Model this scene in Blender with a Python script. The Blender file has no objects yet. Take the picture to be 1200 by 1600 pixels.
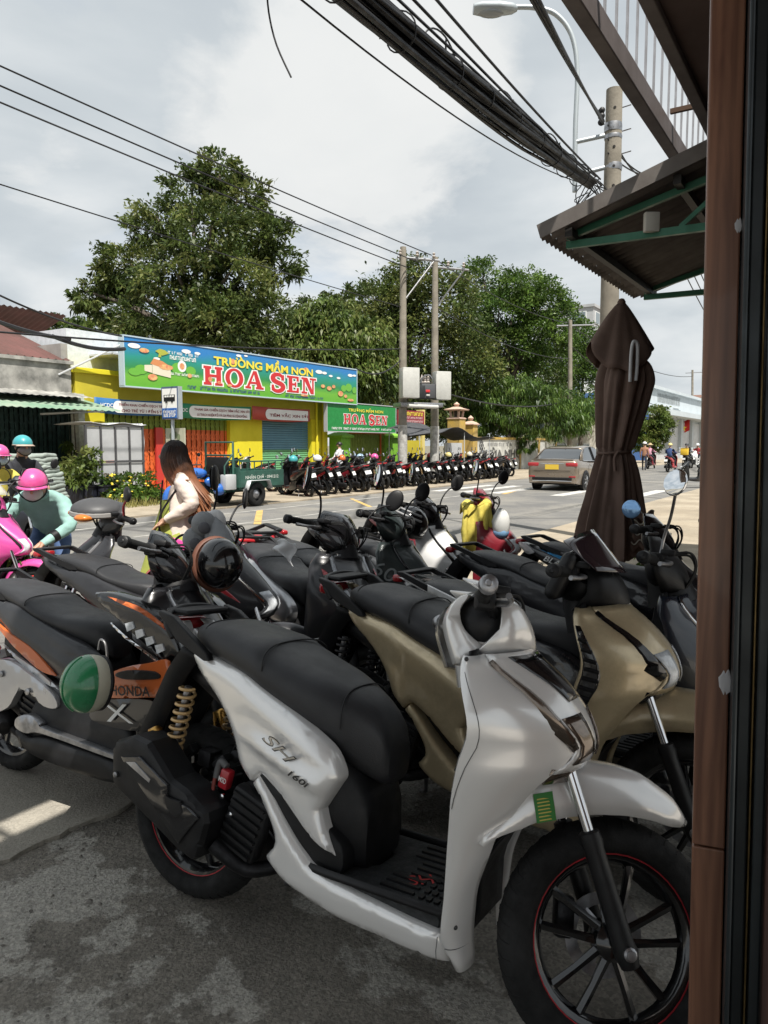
import bpy, bmesh, math, random
import numpy as np
from mathutils import Vector, Matrix
from mathutils.geometry import delaunay_2d_cdt
from math import sin, cos, pi, radians, sqrt, atan, tan, atan2
random.seed(7); RNG = np.random.default_rng(7)
S = bpy.context.scene
C = S.collection
# ---------------------------------------------------------------- camera, sky, sun, exposure
FPX, CAMH, PITCH = 1170.0, 1.5, atan(105/1170)
cd = bpy.data.cameras.new('camera'); cam = bpy.data.objects.new('camera', cd); C.objects.link(cam)
cd.sensor_fit = 'VERTICAL'; cd.sensor_height = 36; cd.lens = 36*FPX/1600
cd.clip_start = 0.02; cd.clip_end = 3000
cam.location = (0, 0, CAMH); cam.rotation_euler = (pi/2 - PITCH, 0, 0)
S.camera = cam
SUN_EL, SUN_D = radians(61.5), (-0.406, 0.914)          # horizontal direction the light travels in
w = bpy.data.worlds.new('World'); S.world = w; w.use_nodes = True
nt = w.node_tree; nt.nodes.clear()
def N(tree, typ, **kw):
    n = tree.nodes.new(typ)
    for k, v in kw.items(): setattr(n, k, v)
    return n
out = N(nt, 'ShaderNodeOutputWorld'); bg = N(nt, 'ShaderNodeBackground'); bg.inputs[1].default_value = 0.1
sky = N(nt, 'ShaderNodeTexSky', sky_type='NISHITA'); sky.sun_disc = False
sky.sun_elevation = SUN_EL; sky.sun_rotation = atan2(-SUN_D[0], -SUN_D[1])
# thick broken cloud: layered noise over the sky direction
tc = N(nt, 'ShaderNodeTexCoord'); sep = N(nt, 'ShaderNodeSeparateXYZ'); nt.links.new(tc.outputs['Generated'], sep.inputs[0])
zz = N(nt, 'ShaderNodeMath', operation='MAXIMUM'); nt.links.new(sep.outputs[2], zz.inputs[0]); zz.inputs[1].default_value = 0.0
za = N(nt, 'ShaderNodeMath', operation='ADD'); nt.links.new(zz.outputs[0], za.inputs[0]); za.inputs[1].default_value = 0.22
dx = N(nt, 'ShaderNodeMath', operation='DIVIDE'); dy = N(nt, 'ShaderNodeMath', operation='DIVIDE')
nt.links.new(sep.outputs[0], dx.inputs[0]); nt.links.new(za.outputs[0], dx.inputs[1])
nt.links.new(sep.outputs[1], dy.inputs[0]); nt.links.new(za.outputs[0], dy.inputs[1])
cmb = N(nt, 'ShaderNodeCombineXYZ'); nt.links.new(dx.outputs[0], cmb.inputs[0]); nt.links.new(dy.outputs[0], cmb.inputs[1])
def cloud_noise(scale, detail, off, rough=0.55):
    mp = N(nt, 'ShaderNodeMapping'); mp.inputs['Location'].default_value = off
    nt.links.new(cmb.outputs[0], mp.inputs[0])
    n = N(nt, 'ShaderNodeTexNoise'); n.inputs['Scale'].default_value = scale
    n.inputs['Detail'].default_value = detail; n.inputs['Roughness'].default_value = rough
    n.inputs['Distortion'].default_value = 0.25
    nt.links.new(mp.outputs[0], n.inputs['Vector']); return n
def ramp(tree, src, stops):
    r = N(tree, 'ShaderNodeValToRGB'); e = r.color_ramp.elements
    while len(e) < len(stops): e.new(0.5)
    for el, (p, c) in zip(e, stops): el.position = p; el.color = (c if len(c) == 4 else (*c, 1))
    tree.links.new(src, r.inputs[0]); return r
n1 = cloud_noise(0.9, 9, (3.1, 1.7, 0)); n2 = cloud_noise(1.7, 8, (0.4, 5.2, 2.0), 0.5)
cover = ramp(nt, n1.outputs[0], [(0.20, (0.5, 0.5, 0.5)), (0.40, (0.97, 0.97, 0.97)), (1, (1, 1, 1))])
K = 6.3
body = ramp(nt, n2.outputs[0], [(0.30, (0.52*K, 0.575*K, 0.62*K)), (0.46, (0.64*K, 0.69*K, 0.72*K)), (0.55, (0.74*K, 0.78*K, 0.80*K)), (0.68, (0.88*K, 0.90*K, 0.90*K))])
mx = N(nt, 'ShaderNodeMix', data_type='RGBA')
nt.links.new(cover.outputs[0], mx.inputs['Factor']); nt.links.new(sky.outputs[0], mx.inputs['A']); nt.links.new(body.outputs[0], mx.inputs['B'])
dp = N(nt, 'ShaderNodeVectorMath', operation='DOT_PRODUCT'); nt.links.new(tc.outputs['Generated'], dp.inputs[0]); dp.inputs[1].default_value = Vector((-.055, .90, .40)).normalized()
n3 = cloud_noise(2.6, 9, (1.3, 0.2, 4.0), .6)
dm = N(nt, 'ShaderNodeMapRange'); dm.inputs[1].default_value = .972; dm.inputs[2].default_value = .995; nt.links.new(dp.outputs['Value'], dm.inputs[0])
da = N(nt, 'ShaderNodeMath', operation='MULTIPLY_ADD'); da.inputs[1].default_value = .40; nt.links.new(dm.outputs[0], da.inputs[0]); nt.links.new(n3.outputs[0], da.inputs[2])
cum = ramp(nt, da.outputs[0], [(.62, (0, 0, 0)), (.80, (.8, .8, .8)), (1, (.9, .9, .9))])      # the bright cumulus over the street
mx2 = N(nt, 'ShaderNodeMix', data_type='RGBA'); nt.links.new(cum.outputs[0], mx2.inputs['Factor']); nt.links.new(mx.outputs['Result'], mx2.inputs['A']); mx2.inputs['B'].default_value = (.90*K, .91*K, .90*K, 1)
nt.links.new(mx2.outputs['Result'], bg.inputs[0]); nt.links.new(bg.outputs[0], out.inputs[0])
sl = bpy.data.lights.new('sun', 'SUN'); sl.energy = 4.6; sl.angle = radians(0.6); sl.color = (1, 0.955, 0.88)
sun = bpy.data.objects.new('sun', sl); C.objects.link(sun)
sun.rotation_euler = Vector((SUN_D[0]*cos(SUN_EL), SUN_D[1]*cos(SUN_EL), -sin(SUN_EL))).to_track_quat('-Z', 'Y').to_euler()
sun.location = (0, 0, 40)
vs = S.view_settings; vs.view_transform = 'Standard'; vs.look = 'None'; vs.exposure = 0.64; vs.gamma = 1.0; vs.use_curve_mapping = False
S.cycles.max_bounces = 6; S.cycles.diffuse_bounces = 3; S.cycles.glossy_bounces = 3; S.cycles.transparent_max_bounces = 8
S.cycles.transmission_bounces = 3; S.cycles.caustics_reflective = False; S.cycles.caustics_refractive = False
# ---------------------------------------------------------------- street frame: s runs along the street, n across it
SE, NE = Vector((0.5373, 0.8434, 0)), Vector((-0.8434, 0.5373, 0))
ST_ANG = atan2(0.8434, 0.5373)
def P(s, n, z=0.0): return SE*s + NE*n + Vector((0, 0, z))
def ray(px, py):
    u, v = (px-600)/FPX, (800-py)/FPX
    return Vector((u, cos(PITCH)+v*sin(PITCH), -sin(PITCH)+v*cos(PITCH)))
def atz(px, py, z): d = ray(px, py); return Vector((0, 0, CAMH)) + d*((z-CAMH)/d.z)
def aty(px, py, y): d = ray(px, py); return Vector((0, 0, CAMH)) + d*(y/d.y)
def atn(px, py, n):                                         # (s, z) where the sight line meets the plane n
    d = ray(px, py); t = n/d.dot(NE); p = Vector((0, 0, CAMH)) + d*t; return p.dot(SE), p.z
# ---------------------------------------------------------------- mesh helpers
class MB:
    def __init__(s): s.v = []; s.f = []; s.m = []; s.mi = 0
    def add(s, vs, fs):
        b = len(s.v); s.v.extend([tuple(x) for x in vs])
        for f in fs: s.f.append([b+i for i in f]); s.m.append(s.mi)
        return s
    def box(s, c, d, M=None):
        hx, hy, hz = d[0]/2, d[1]/2, d[2]/2
        vs = [Vector((x*hx, y*hy, z*hz)) for z in (-1, 1) for y in (-1, 1) for x in (-1, 1)]
        if M is not None: vs = [M @ q for q in vs]
        vs = [q + Vector(c) for q in vs]
        return s.add(vs, [(0, 2, 3, 1), (4, 5, 7, 6), (0, 1, 5, 4), (2, 6, 7, 3), (0, 4, 6, 2), (1, 3, 7, 5)])
    def cbox(s, c, d, b=0.01, M=None):                       # box with chamfered edges
        hx, hy, hz = d[0]/2, d[1]/2, d[2]/2; b = min(b, hx*.9, hy*.9, hz*.9)
        bm = bmesh.new(); bmesh.ops.create_cube(bm, size=1)
        for q in bm.verts: q.co = Vector((q.co.x*d[0], q.co.y*d[1], q.co.z*d[2]))
        bmesh.ops.bevel(bm, geom=bm.edges[:], offset=b, segments=2, affect='EDGES', profile=.5)
        bm.verts.index_update()
        vs = [q.co.copy() for q in bm.verts]; fs = [[q.index for q in f.verts] for f in bm.faces]; bm.free()
        if M is not None: vs = [M @ q for q in vs]
        return s.add([q + Vector(c) for q in vs], fs)
    def ring_loft(s, rings, cap=True, closed=True):
        n = len(rings[0]); vs = [q for r in rings for q in r]; fs = []
        for i in range(len(rings)-1):
            for j in range(n if closed else n-1):
                k = (j+1) % n; fs.append((i*n+j, i*n+k, (i+1)*n+k, (i+1)*n+j))
        if cap and closed:
            fs.append(tuple(range(n-1, -1, -1))); fs.append(tuple((len(rings)-1)*n+j for j in range(n)))
        return s.add(vs, fs)
    def tube(s, pts, r, n=8, cap=True):
        pts = [Vector(p) for p in pts]; m = len(pts)
        if not hasattr(r, '__len__'): r = [r]*m
        rings = []; up = None
        for i, p in enumerate(pts):
            t = (pts[min(i+1, m-1)] - pts[max(i-1, 0)]).normalized()
            if up is None:
                a = Vector((0, 0, 1)) if abs(t.z) < .9 else Vector((1, 0, 0)); up = (a - t*a.dot(t)).normalized()
            else: up = (up - t*up.dot(t)).normalized()
            sd = t.cross(up)
            rings.append([p + (up*cos(2*pi*k/n) + sd*sin(2*pi*k/n))*r[i] for k in range(n)])
        return s.ring_loft(rings, cap)
    def lathe(s, prof, n=16, M=None, closed=False):             # prof: (radius, height) about z
        rings = [[Vector((r*cos(2*pi*k/n), r*sin(2*pi*k/n), h)) for k in range(n)] for r, h in prof]
        if closed: rings.append(rings[0])
        if M is not None: rings = [[M @ q for q in r] for r in rings]
        return s.ring_loft(rings, cap=not closed)
    def ball(s, c, r, nu=14, nv=9, M=None, z0=-1.0, z1=1.0):
        if not hasattr(r, '__len__'): r = (r, r, r)
        rings = []
        a0, a1 = math.asin(max(-1, z0)), math.asin(min(1, z1))
        for i in range(nv+1):
            a = a0 + (a1-a0)*i/nv; cz, cr = sin(a), max(cos(a), .004)
            rings.append([Vector((r[0]*cr*cos(2*pi*k/nu), r[1]*cr*sin(2*pi*k/nu), r[2]*cz)) for k in range(nu)])
        if M is not None: rings = [[M @ q for q in g] for g in rings]
        return s.ring_loft([[q + Vector(c) for q in g] for g in rings])
    def prism(s, poly, y0, y1):                                 # polygon in (x,z) extruded along y
        n = len(poly)
        vs = [(p[0], y0, p[1]) for p in poly] + [(p[0], y1, p[1]) for p in poly]
        fs = [tuple(range(n)), tuple(range(2*n-1, n-1, -1))] + [(i, n+i, n+(i+1) % n, (i+1) % n) for i in range(n)]
        return s.add(vs, fs)
    def grid(s, rows):                                          # open sheet from rows of points
        n = len(rows[0]); return s.add([q for r in rows for q in r], [(i*n+j, i*n+j+1, (i+1)*n+j+1, (i+1)*n+j) for i in range(len(rows)-1) for j in range(n-1)])
    def tf(s, M, start=0):
        for i in range(start, len(s.v)): s.v[i] = tuple(M @ Vector(s.v[i]))
        return s
    def mirror(s):                                              # mirrored copy as a new builder
        o = MB(); o.v = [(x, -y, z) for x, y, z in s.v]; o.f = [f[::-1] for f in s.f]; o.m = list(s.m); return o
def obj(name, mb, mat, parent=None, smooth=40, loc=None, bevel=0, solid=0, sub=0, fix=True, kind=None):
    me = bpy.data.meshes.new(name); me.from_pydata(mb.v, [], mb.f)
    mats = mat if isinstance(mat, (list, tuple)) else [mat]
    for q in mats: me.materials.append(q)
    if len(mats) > 1: me.polygons.foreach_set('material_index', mb.m)
    if fix:
        bm = bmesh.new(); bm.from_mesh(me); bmesh.ops.recalc_face_normals(bm, faces=bm.faces); bm.to_mesh(me); bm.free()
    if smooth:
        me.polygons.foreach_set('use_smooth', [True]*len(me.polygons))
        if smooth < 180: me.set_sharp_from_angle(angle=radians(smooth))
    me.update()
    o = bpy.data.objects.new(name, me); C.objects.link(o)
    if parent is not None: o.parent = parent
    if loc is not None: o.location = loc
    if solid: q = o.modifiers.new('s', 'SOLIDIFY'); q.thickness = solid; q.offset = 0
    if bevel: q = o.modifiers.new('b', 'BEVEL'); q.width = bevel; q.segments = 2; q.limit_method = 'ANGLE'; q.angle_limit = radians(50)
    if sub: q = o.modifiers.new('u', 'SUBSURF'); q.levels = q.render_levels = sub
    if kind: o['kind'] = kind
    return o
def tag(o, label=None, cat=None, group=None, kind=None):
    if label: o['label'] = label
    if cat: o['category'] = cat
    if group: o['group'] = group
    if kind: o['kind'] = kind
    return o
def thing(name, label, cat, loc=(0, 0, 0), rot=(0, 0, 0), group=None):
    o = bpy.data.objects.new(name, None); C.objects.link(o); o.location = loc; o.rotation_euler = rot; o.empty_display_size = .1
    return tag(o, label, cat, group)
def copy_tree(o, loc, rot, label=None, group=None, mats=None):
    def cp(a, par):
        c = a.copy(); C.objects.link(c)
        if par is not None: c.parent = par
        if mats and a.type == 'MESH':
            for i, sl_ in enumerate(c.material_slots):
                if sl_.material in mats:
                    sl_.link = 'OBJECT'; sl_.material = mats[sl_.material]
        for ch in a.children: cp(ch, c)
        return c
    r = cp(o, None); r.location = loc; r.rotation_euler = rot
    if label: r['label'] = label
    if group: r['group'] = group
    return r
def cr(pts, k=5, closed=False):                                 # Catmull-Rom through points; a doubled point is a corner
    pts = [Vector(p) if len(p) == 3 else Vector((p[0], p[1], 0)) for p in pts]; n = len(pts); o = []
    rng_ = range(n if closed else n-1)
    for i in rng_:
        a, b, c, d = [(pts[j % n] if closed else pts[min(max(j, 0), n-1)]) for j in (i-1, i, i+1, i+2)]
        if (b-c).length < 1e-7: continue
        m1 = (c-a)*.5 if (a-b).length > 1e-7 else (c-b)*.5
        m2 = (d-b)*.5 if (d-c).length > 1e-7 else (c-b)*.5
        for q in range(k):
            t = q/k; t2, t3 = t*t, t*t*t
            o.append(b*(2*t3-3*t2+1) + m1*(t3-2*t2+t) + c*(-2*t3+3*t2) + m2*(t3-t2))
    if not closed: o.append(pts[-1])
    return o
def lerp_tab(tab, x):
    if x <= tab[0][0]: return tab[0][1]
    for (a, va), (b, vb) in zip(tab, tab[1:]):
        if x <= b:
            t = (x-a)/(b-a); t = t*t*(3-2*t)*.5 + t*.5
            return va + (vb-va)*t
    return tab[-1][1]
def panel(outline, depth, r=.02, thick=.025, step=.03, k=4, smooth=True, relief=None):
    """moulded plastic panel: outline in (x,z), lies at y=-depth(x,z), edges rolled over with radius r"""
    ol = [(p.x, p.y) for p in cr(outline, k, True)] if smooth else list(outline)
    # resample so that no edge is long
    pts = []
    for a, b in zip(ol, ol[1:]+ol[:1]):
        L = sqrt((a[0]-b[0])**2+(a[1]-b[1])**2); q = max(1, int(L/(step*.8)))
        for i in range(q): pts.append((a[0]+(b[0]-a[0])*i/q, a[1]+(b[1]-a[1])*i/q))
    A = np.array(pts); n = len(A); B = np.roll(A, -1, 0)
    def dist(Q):
        d = np.full(len(Q), 1e9)
        for a, b in zip(A, B):
            ab = b-a; t = np.clip(((Q-a)@ab)/max(ab@ab, 1e-12), 0, 1); d = np.minimum(d, np.hypot(*(Q-a-t[:, None]*ab).T))
        return d
    def inside(Q):
        c = np.zeros(len(Q), bool)
        for a, b in zip(A, B):
            hit = ((a[1] > Q[:, 1]) != (b[1] > Q[:, 1])) & (Q[:, 0] < (b[0]-a[0])*(Q[:, 1]-a[1])/(b[1]-a[1]+1e-15)+a[0]); c ^= hit
        return c
    x0, z0 = A.min(0); x1, z1 = A.max(0); G = []
    gx = np.arange(x0, x1, step); gz = np.arange(z0, z1, step*.87)
    for i, z in enumerate(gz):
        for x in gx: G.append((x+(step/2 if i % 2 else 0), z))
    G = np.array(G) if G else np.zeros((0, 2))
    if len(G):
        G = G[inside(G)]
        if len(G): G = G[dist(G) > step*.45]
    # a rim row just inside the edge keeps the rolled edge round
    cen = []
    for i in range(n):
        t = B[i]-A[i-1]; nn = np.array([-t[1], t[0]]); nn = nn/ (np.hypot(*nn)+1e-9)*r*.35; cen.append(A[i]+nn)
    cen = np.array(cen); ok = inside(cen); 
    if ok.sum() < n/2:
        cen = 2*A-cen; ok = inside(cen)
    cen = cen[ok]; cen = cen[dist(cen) > r*.25]
    allp = np.vstack([A, cen, G]) if len(G) else np.vstack([A, cen])
    res = delaunay_2d_cdt([Vector(p) for p in allp], [], [list(range(n))], 1, 1e-6)
    V2 = np.array([tuple(v) for v in res[0]]); D = dist(V2)
    q = 1-np.clip(D/r, 0, 1); off = r*(1-np.sqrt(np.maximum(0, 1-q*q)))
    mb = MB(); vs = []
    for (x, z), o_, d in zip(V2, off, D):
        y = depth(x, z)-o_
        if relief: y += relief(x, z)*min(1, d/(2*r))
        vs.append((x, -y, z))
    fs = [tuple(f) for f in res[2]]
    mb.add(vs, fs)
    # skirt along boundary edges
    cnt = {}
    for f in fs:
        for a, b in zip(f, f[1:]+f[:1]): cnt.setdefault((min(a, b), max(a, b)), []).append((a, b))
    sk = {}
    for e, l in cnt.items():
        if len(l) == 1:
            for i in e:
                if i not in sk: sk[i] = len(mb.v); x, y, z = mb.v[i]; mb.v.append((x, y+thick, z))
            a, b = l[0]; mb.f.append([b, a, sk[a], sk[b]]); mb.m.append(0)
    return mb
# ---------------------------------------------------------------- materials
_M = {}
def mat(name, col, rough=.5, metal=0., coat=0., var=0., vscale=8., bump=0., bscale=60., alpha=1., spec=.5, col2=None, trans=0.):
    if name in _M: return _M[name]
    m = bpy.data.materials.new(name); m.use_nodes = True; t = m.node_tree; b = t.nodes['Principled BSDF']
    b.inputs['Base Color'].default_value = (*col, 1); b.inputs['Roughness'].default_value = rough; b.inputs['Metallic'].default_value = metal
    b.inputs['Coat Weight'].default_value = coat; b.inputs['Coat Roughness'].default_value = .04; b.inputs['Specular IOR Level'].default_value = spec
    if trans: b.inputs['Transmission Weight'].default_value = trans
    if alpha < 1: b.inputs['Alpha'].default_value = alpha
    if var or bump or col2:
        co = N(t, 'ShaderNodeTexCoord')
        if var or col2:
            n = N(t, 'ShaderNodeTexNoise'); n.inputs['Scale'].default_value = vscale; n.inputs['Detail'].default_value = 6; n.inputs['Roughness'].default_value = .6
            t.links.new(co.outputs['Object'], n.inputs['Vector'])
            c2 = col2 if col2 else tuple(max(0, c*(1-var)) for c in col)
            c1 = col if col2 else tuple(min(1, c*(1+var)) for c in col)
            r = ramp(t, n.outputs[0], [(.36, c2), (.64, c1)]); t.links.new(r.outputs[0], b.inputs['Base Color'])
            rr = N(t, 'ShaderNodeMapRange'); rr.inputs[1].default_value = .3; rr.inputs[2].default_value = .7
            rr.inputs[3].default_value = min(1, rough*1.25+.03); rr.inputs[4].default_value = rough*.85
            t.links.new(n.outputs[0], rr.inputs[0]); t.links.new(rr.outputs[0], b.inputs['Roughness'])
        if bump:
            n = N(t, 'ShaderNodeTexNoise'); n.inputs['Scale'].default_value = bscale; n.inputs['Detail'].default_value = 4
            t.links.new(co.outputs['Object'], n.inputs['Vector'])
            bu = N(t, 'ShaderNodeBump'); bu.inputs['Strength'].default_value = bump; bu.inputs['Distance'].default_value = .01
            t.links.new(n.outputs[0], bu.inputs['Height']); t.links.new(bu.outputs[0], b.inputs['Normal'])
    _M[name] = m; return m
def paint(name, col, metal=.0, rough=.28, coat=.8): return mat(name, col, rough, metal, coat, var=.06, vscale=3)
BLACKPL = mat('black textured plastic', (.009, .009, .010), .42, var=.3, vscale=14, bump=.12, bscale=420, spec=.35)
GLOSSBK = mat('gloss black paint', (.006, .006, .007), .15, coat=.8, var=.2, vscale=5)
RUBBER = mat('tyre rubber', (.012, .012, .012), .7, spec=.3, var=.35, vscale=16, bump=.2, bscale=150)
VINYL = mat('black seat vinyl', (.020, .020, .022), .42, spec=.5, var=.15, vscale=7, bump=.16, bscale=520)
CHROME = mat('chrome', (.75, .75, .76), .1, 1., var=.08)
STEEL = mat('dull steel', (.35, .35, .36), .38, 1., var=.3, vscale=20)
DKMETAL = mat('dark cast metal', (.018, .018, .02), .45, .6, var=.4, vscale=25, bump=.2, bscale=90)
GOLDM = mat('gold anodised metal', (.62, .36, .10), .28, 1., var=.12)
SPRINGT = mat('tan enamelled spring', (.55, .36, .16), .38, .25, coat=.3, var=.15)
REDM = mat('red enamel', (.42, .02, .03), .3, coat=.5, var=.1)
REDLENS = mat('red lens', (.35, .015, .02), .12, coat=.6)
AMBER = mat('amber lens', (.55, .16, .02), .15, coat=.6)
CLEARL = mat('clear headlight lens', (.62, .65, .68), .08, coat=1., var=.2, vscale=40)
MIRRORG = mat('mirror glass', (.82, .85, .88), .02, 1.)
WHITEP = mat('white paper', (.8, .8, .78), .6)
PLATE = mat('number plate white', (.72, .72, .70), .4, var=.06)
def mathutils_rot(ax, a): return Matrix.Rotation(a, 4, ax)
def T(x, y, z): return Matrix.Translation((x, y, z))
AXY = Matrix.Rotation(pi/2, 4, 'X')                            # lathe axis z -> y
# ---------------------------------------------------------------- lettering
def text_mb(body, bold=0., shear=0., depth=.002):
    c = bpy.data.curves.new('t', 'FONT'); c.body = body; c.offset = bold; c.shear = shear; c.extrude = 0; c.resolution_u = 3
    o = bpy.data.objects.new('t', c); C.objects.link(o)
    dg = bpy.context.evaluated_depsgraph_get(); me = bpy.data.meshes.new_from_object(o.evaluated_get(dg))
    v = np.array([q.co[:2] for q in me.vertices]); f = [list(q.vertices) for q in me.polygons]
    bpy.data.objects.remove(o); bpy.data.curves.remove(c); bpy.data.meshes.remove(me)
    v -= (v.min(0)+v.max(0))/2; ext = v.max(0)-v.min(0)
    return v/ext[1], f, ext[0]/ext[1]
def lettering(name, body, height, centre, right, up, m, parent, width=None, bold=.012, shear=0., lift=.003, label=None):
    """flat raised letters on the plane through centre spanned by right and up"""
    v, f, asp = text_mb(body, bold, shear); right, up = Vector(right).normalized(), Vector(up).normalized()
    nrm = right.cross(up); sx = (width/asp) if width else height
    mb = MB(); mb.add([Vector(centre)+right*(a*sx)+up*(b*height)+nrm*lift for a, b in v], f)
    o = obj(name, mb, m, parent, smooth=0, fix=False)
    if label: o['label'] = label
    return o
# ================================================================ setting
from mathutils import noise as mnoise
def ground_mat(name, base, base2, patch=None, agg=.5, scale=1.6, dust=None, rough=.9, bump=.5, cracks=0.):
    m = bpy.data.materials.new(name); m.use_nodes = True; t = m.node_tree; b = t.nodes['Principled BSDF']; b.inputs['Roughness'].default_value = rough
    co = N(t, 'ShaderNodeTexCoord'); v = co.outputs['Object']
    def nz(sc, det=8, ro=.6, dist=0.):
        n = N(t, 'ShaderNodeTexNoise'); n.inputs['Scale'].default_value = sc; n.inputs['Detail'].default_value = det; n.inputs['Roughness'].default_value = ro; n.inputs['Distortion'].default_value = dist
        t.links.new(v, n.inputs['Vector']); return n.outputs[0]
    def mixc(fac, a, b_, mode='MIX'):
        q = N(t, 'ShaderNodeMix', data_type='RGBA', blend_type=mode)
        if isinstance(fac, float): q.inputs['Factor'].default_value = fac
        else: t.links.new(fac, q.inputs['Factor'])
        for sck, val in (('A', a), ('B', b_)):
            if isinstance(val, tuple): q.inputs[sck].default_value = (*val, 1)
            else: t.links.new(val, q.inputs[sck])
        return q.outputs['Result']
    c = ramp(t, nz(scale, 9, .65), [(.35, base2), (.62, base)]).outputs[0]
    c = mixc(ramp(t, nz(scale*.23, 4), [(.4, (0, 0, 0)), (.65, (.55,)*3)]).outputs[0], c, tuple(x*.7 for x in base))
    if patch:
        pm = ramp(t, nz(1.5, 10, .66, .2), [(.52, (0, 0, 0)), (.545, (.9,)*3)]).outputs[0]
        c = mixc(pm, c, patch)
    if dust: c = mixc(ramp(t, nz(.7, 8, .7), [(.45, (0, 0, 0)), (.68, (.85,)*3)]).outputs[0], c, dust)
    vo = N(t, 'ShaderNodeTexVoronoi'); vo.inputs['Scale'].default_value = 120; t.links.new(v, vo.inputs['Vector'])
    sp_ = ramp(t, vo.outputs['Color'], [(.0, (.55,)*3), (.5, (1,)*3), (1, (1.45,)*3)]).outputs[0]
    c = mixc(agg, c, sp_, 'MULTIPLY')
    if cracks:
        vc = N(t, 'ShaderNodeTexVoronoi', feature='DISTANCE_TO_EDGE'); vc.inputs['Scale'].default_value = cracks
        mpn = N(t, 'ShaderNodeMix', data_type='VECTOR'); mpn.inputs['Factor'].default_value = .06
        nn = N(t, 'ShaderNodeTexNoise'); nn.inputs['Scale'].default_value = 5; nn.inputs['Detail'].default_value = 6
        t.links.new(v, nn.inputs['Vector']); t.links.new(v, mpn.inputs['A']); t.links.new(nn.outputs['Color'], mpn.inputs['B']); t.links.new(mpn.outputs['Result'], vc.inputs['Vector'])
        c = mixc(ramp(t, vc.outputs[0], [(.0, (1,)*3), (.012, (0,)*3)]).outputs[0], c, tuple(x*.35 for x in base))
    t.links.new(c, b.inputs['Base Color'])
    bu = N(t, 'ShaderNodeBump'); bu.inputs['Strength'].default_value = bump; bu.inputs['Distance'].default_value = .012
    ad = N(t, 'ShaderNodeMath', operation='ADD'); t.links.new(nz(90, 6), ad.inputs[0]); t.links.new(nz(14, 8, .7), ad.inputs[1])
    t.links.new(ad.outputs[0], bu.inputs['Height']); t.links.new(bu.outputs[0], b.inputs['Normal'])
    return m
def strip(name, s0, s1, n0, n1, z, m, parent=None, kind='structure', ds=None):
    k = max(1, int((s1-s0)/ds)) if ds else 1
    g = MB().grid([[P(s0+(s1-s0)*i/k, n0, z), P(s0+(s1-s0)*i/k, n1, z)] for i in range(k+1)])
    o = obj(name, g, m, parent, 0)
    if kind: o['kind'] = kind
    return o
ASPH = ground_mat('worn asphalt', (.185, .18, .17), (.125, .123, .12), agg=.5, scale=.35, dust=(.24, .225, .195), bump=.35, cracks=.12)
SANDY = ground_mat('dusty pavement', (.36, .30, .22), (.24, .205, .155), agg=.4, scale=.9, dust=(.44, .38, .29), bump=.6)
CONC = ground_mat('rough forecourt concrete', (.27, .245, .205), (.17, .154, .13), patch=(.44, .415, .365), agg=.85, scale=3.2, bump=1.0)
SLAB = ground_mat('pale concrete slab', (.36, .33, .275), (.25, .23, .195), agg=.4, scale=1.5, bump=.5, cracks=.35)
FARG = ground_mat('dry ground', (.2, .18, .13), (.12, .11, .08), agg=.3, scale=.3, bump=.3)
g = MB().grid([[P(-400, -400, -.06), P(900, -400, -.06)], [P(-400, 600, -.06), P(900, 600, -.06)]]); tag(obj('ground', g, FARG, None, 0), kind='structure')
strip('road', -60, 420, 4.55, 12.7, 0, ASPH)
strip('far_pavement', -60, 420, 12.66, 19.5, .035, SANDY)
g = MB(); g.box((0, 0, 0), (480, .14, .05)); g.tf(T(*P(180, 12.66, .012)) @ Matrix.Rotation(ST_ANG, 4, 'Z')); tag(obj('kerb_edge', g, SANDY, None, 0), kind='structure')
strip('pavement', 5.2, 420, .2, 4.62, .018, SANDY)
# forecourt: broken old concrete near the shop with real relief, a newer slab beyond a ragged edge
rows = []
for i in range(0, 250):
    s_ = -4.6+i*.04; row = []
    for j in range(0, 92):
        n_ = -.9+j*.041; p = P(s_, n_)
        h = mnoise.fractal(p*1.3, .9, 2.1, 5)*.010 + mnoise.fractal(p*9, .7, 2.2, 4)*.0045
        q = mnoise.noise(p*22); h += max(0, q-.28)*.012
        row.append(p+Vector((0, 0, -.008+h*.9)))
    rows.append(row)
tag(obj('forecourt', MB().grid(rows), CONC, None, 179), kind='structure')
edge = []
for i in range(230):
    s_ = -5+i*.05; edge.append(P(s_, 2.56+.10*mnoise.noise(Vector((s_*.8, 3, 0)))+.06*mnoise.noise(Vector((s_*5, 1, 0)))+.02*mnoise.noise(Vector((s_*19, 7, 0))), .012))
g = MB(); b = MB()
g.grid([edge, [P(-5+i*.05, 4.7, .012) for i in range(230)]]); g.grid([edge, [q-Vector((0, 0, .05)) for q in edge]])
tag(obj('concrete_slab', g, SLAB, None, 0), kind='structure')
tag(strip('side_yard', -60, -4.5, -30, 4.62, -.02, SLAB), kind='structure')
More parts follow.
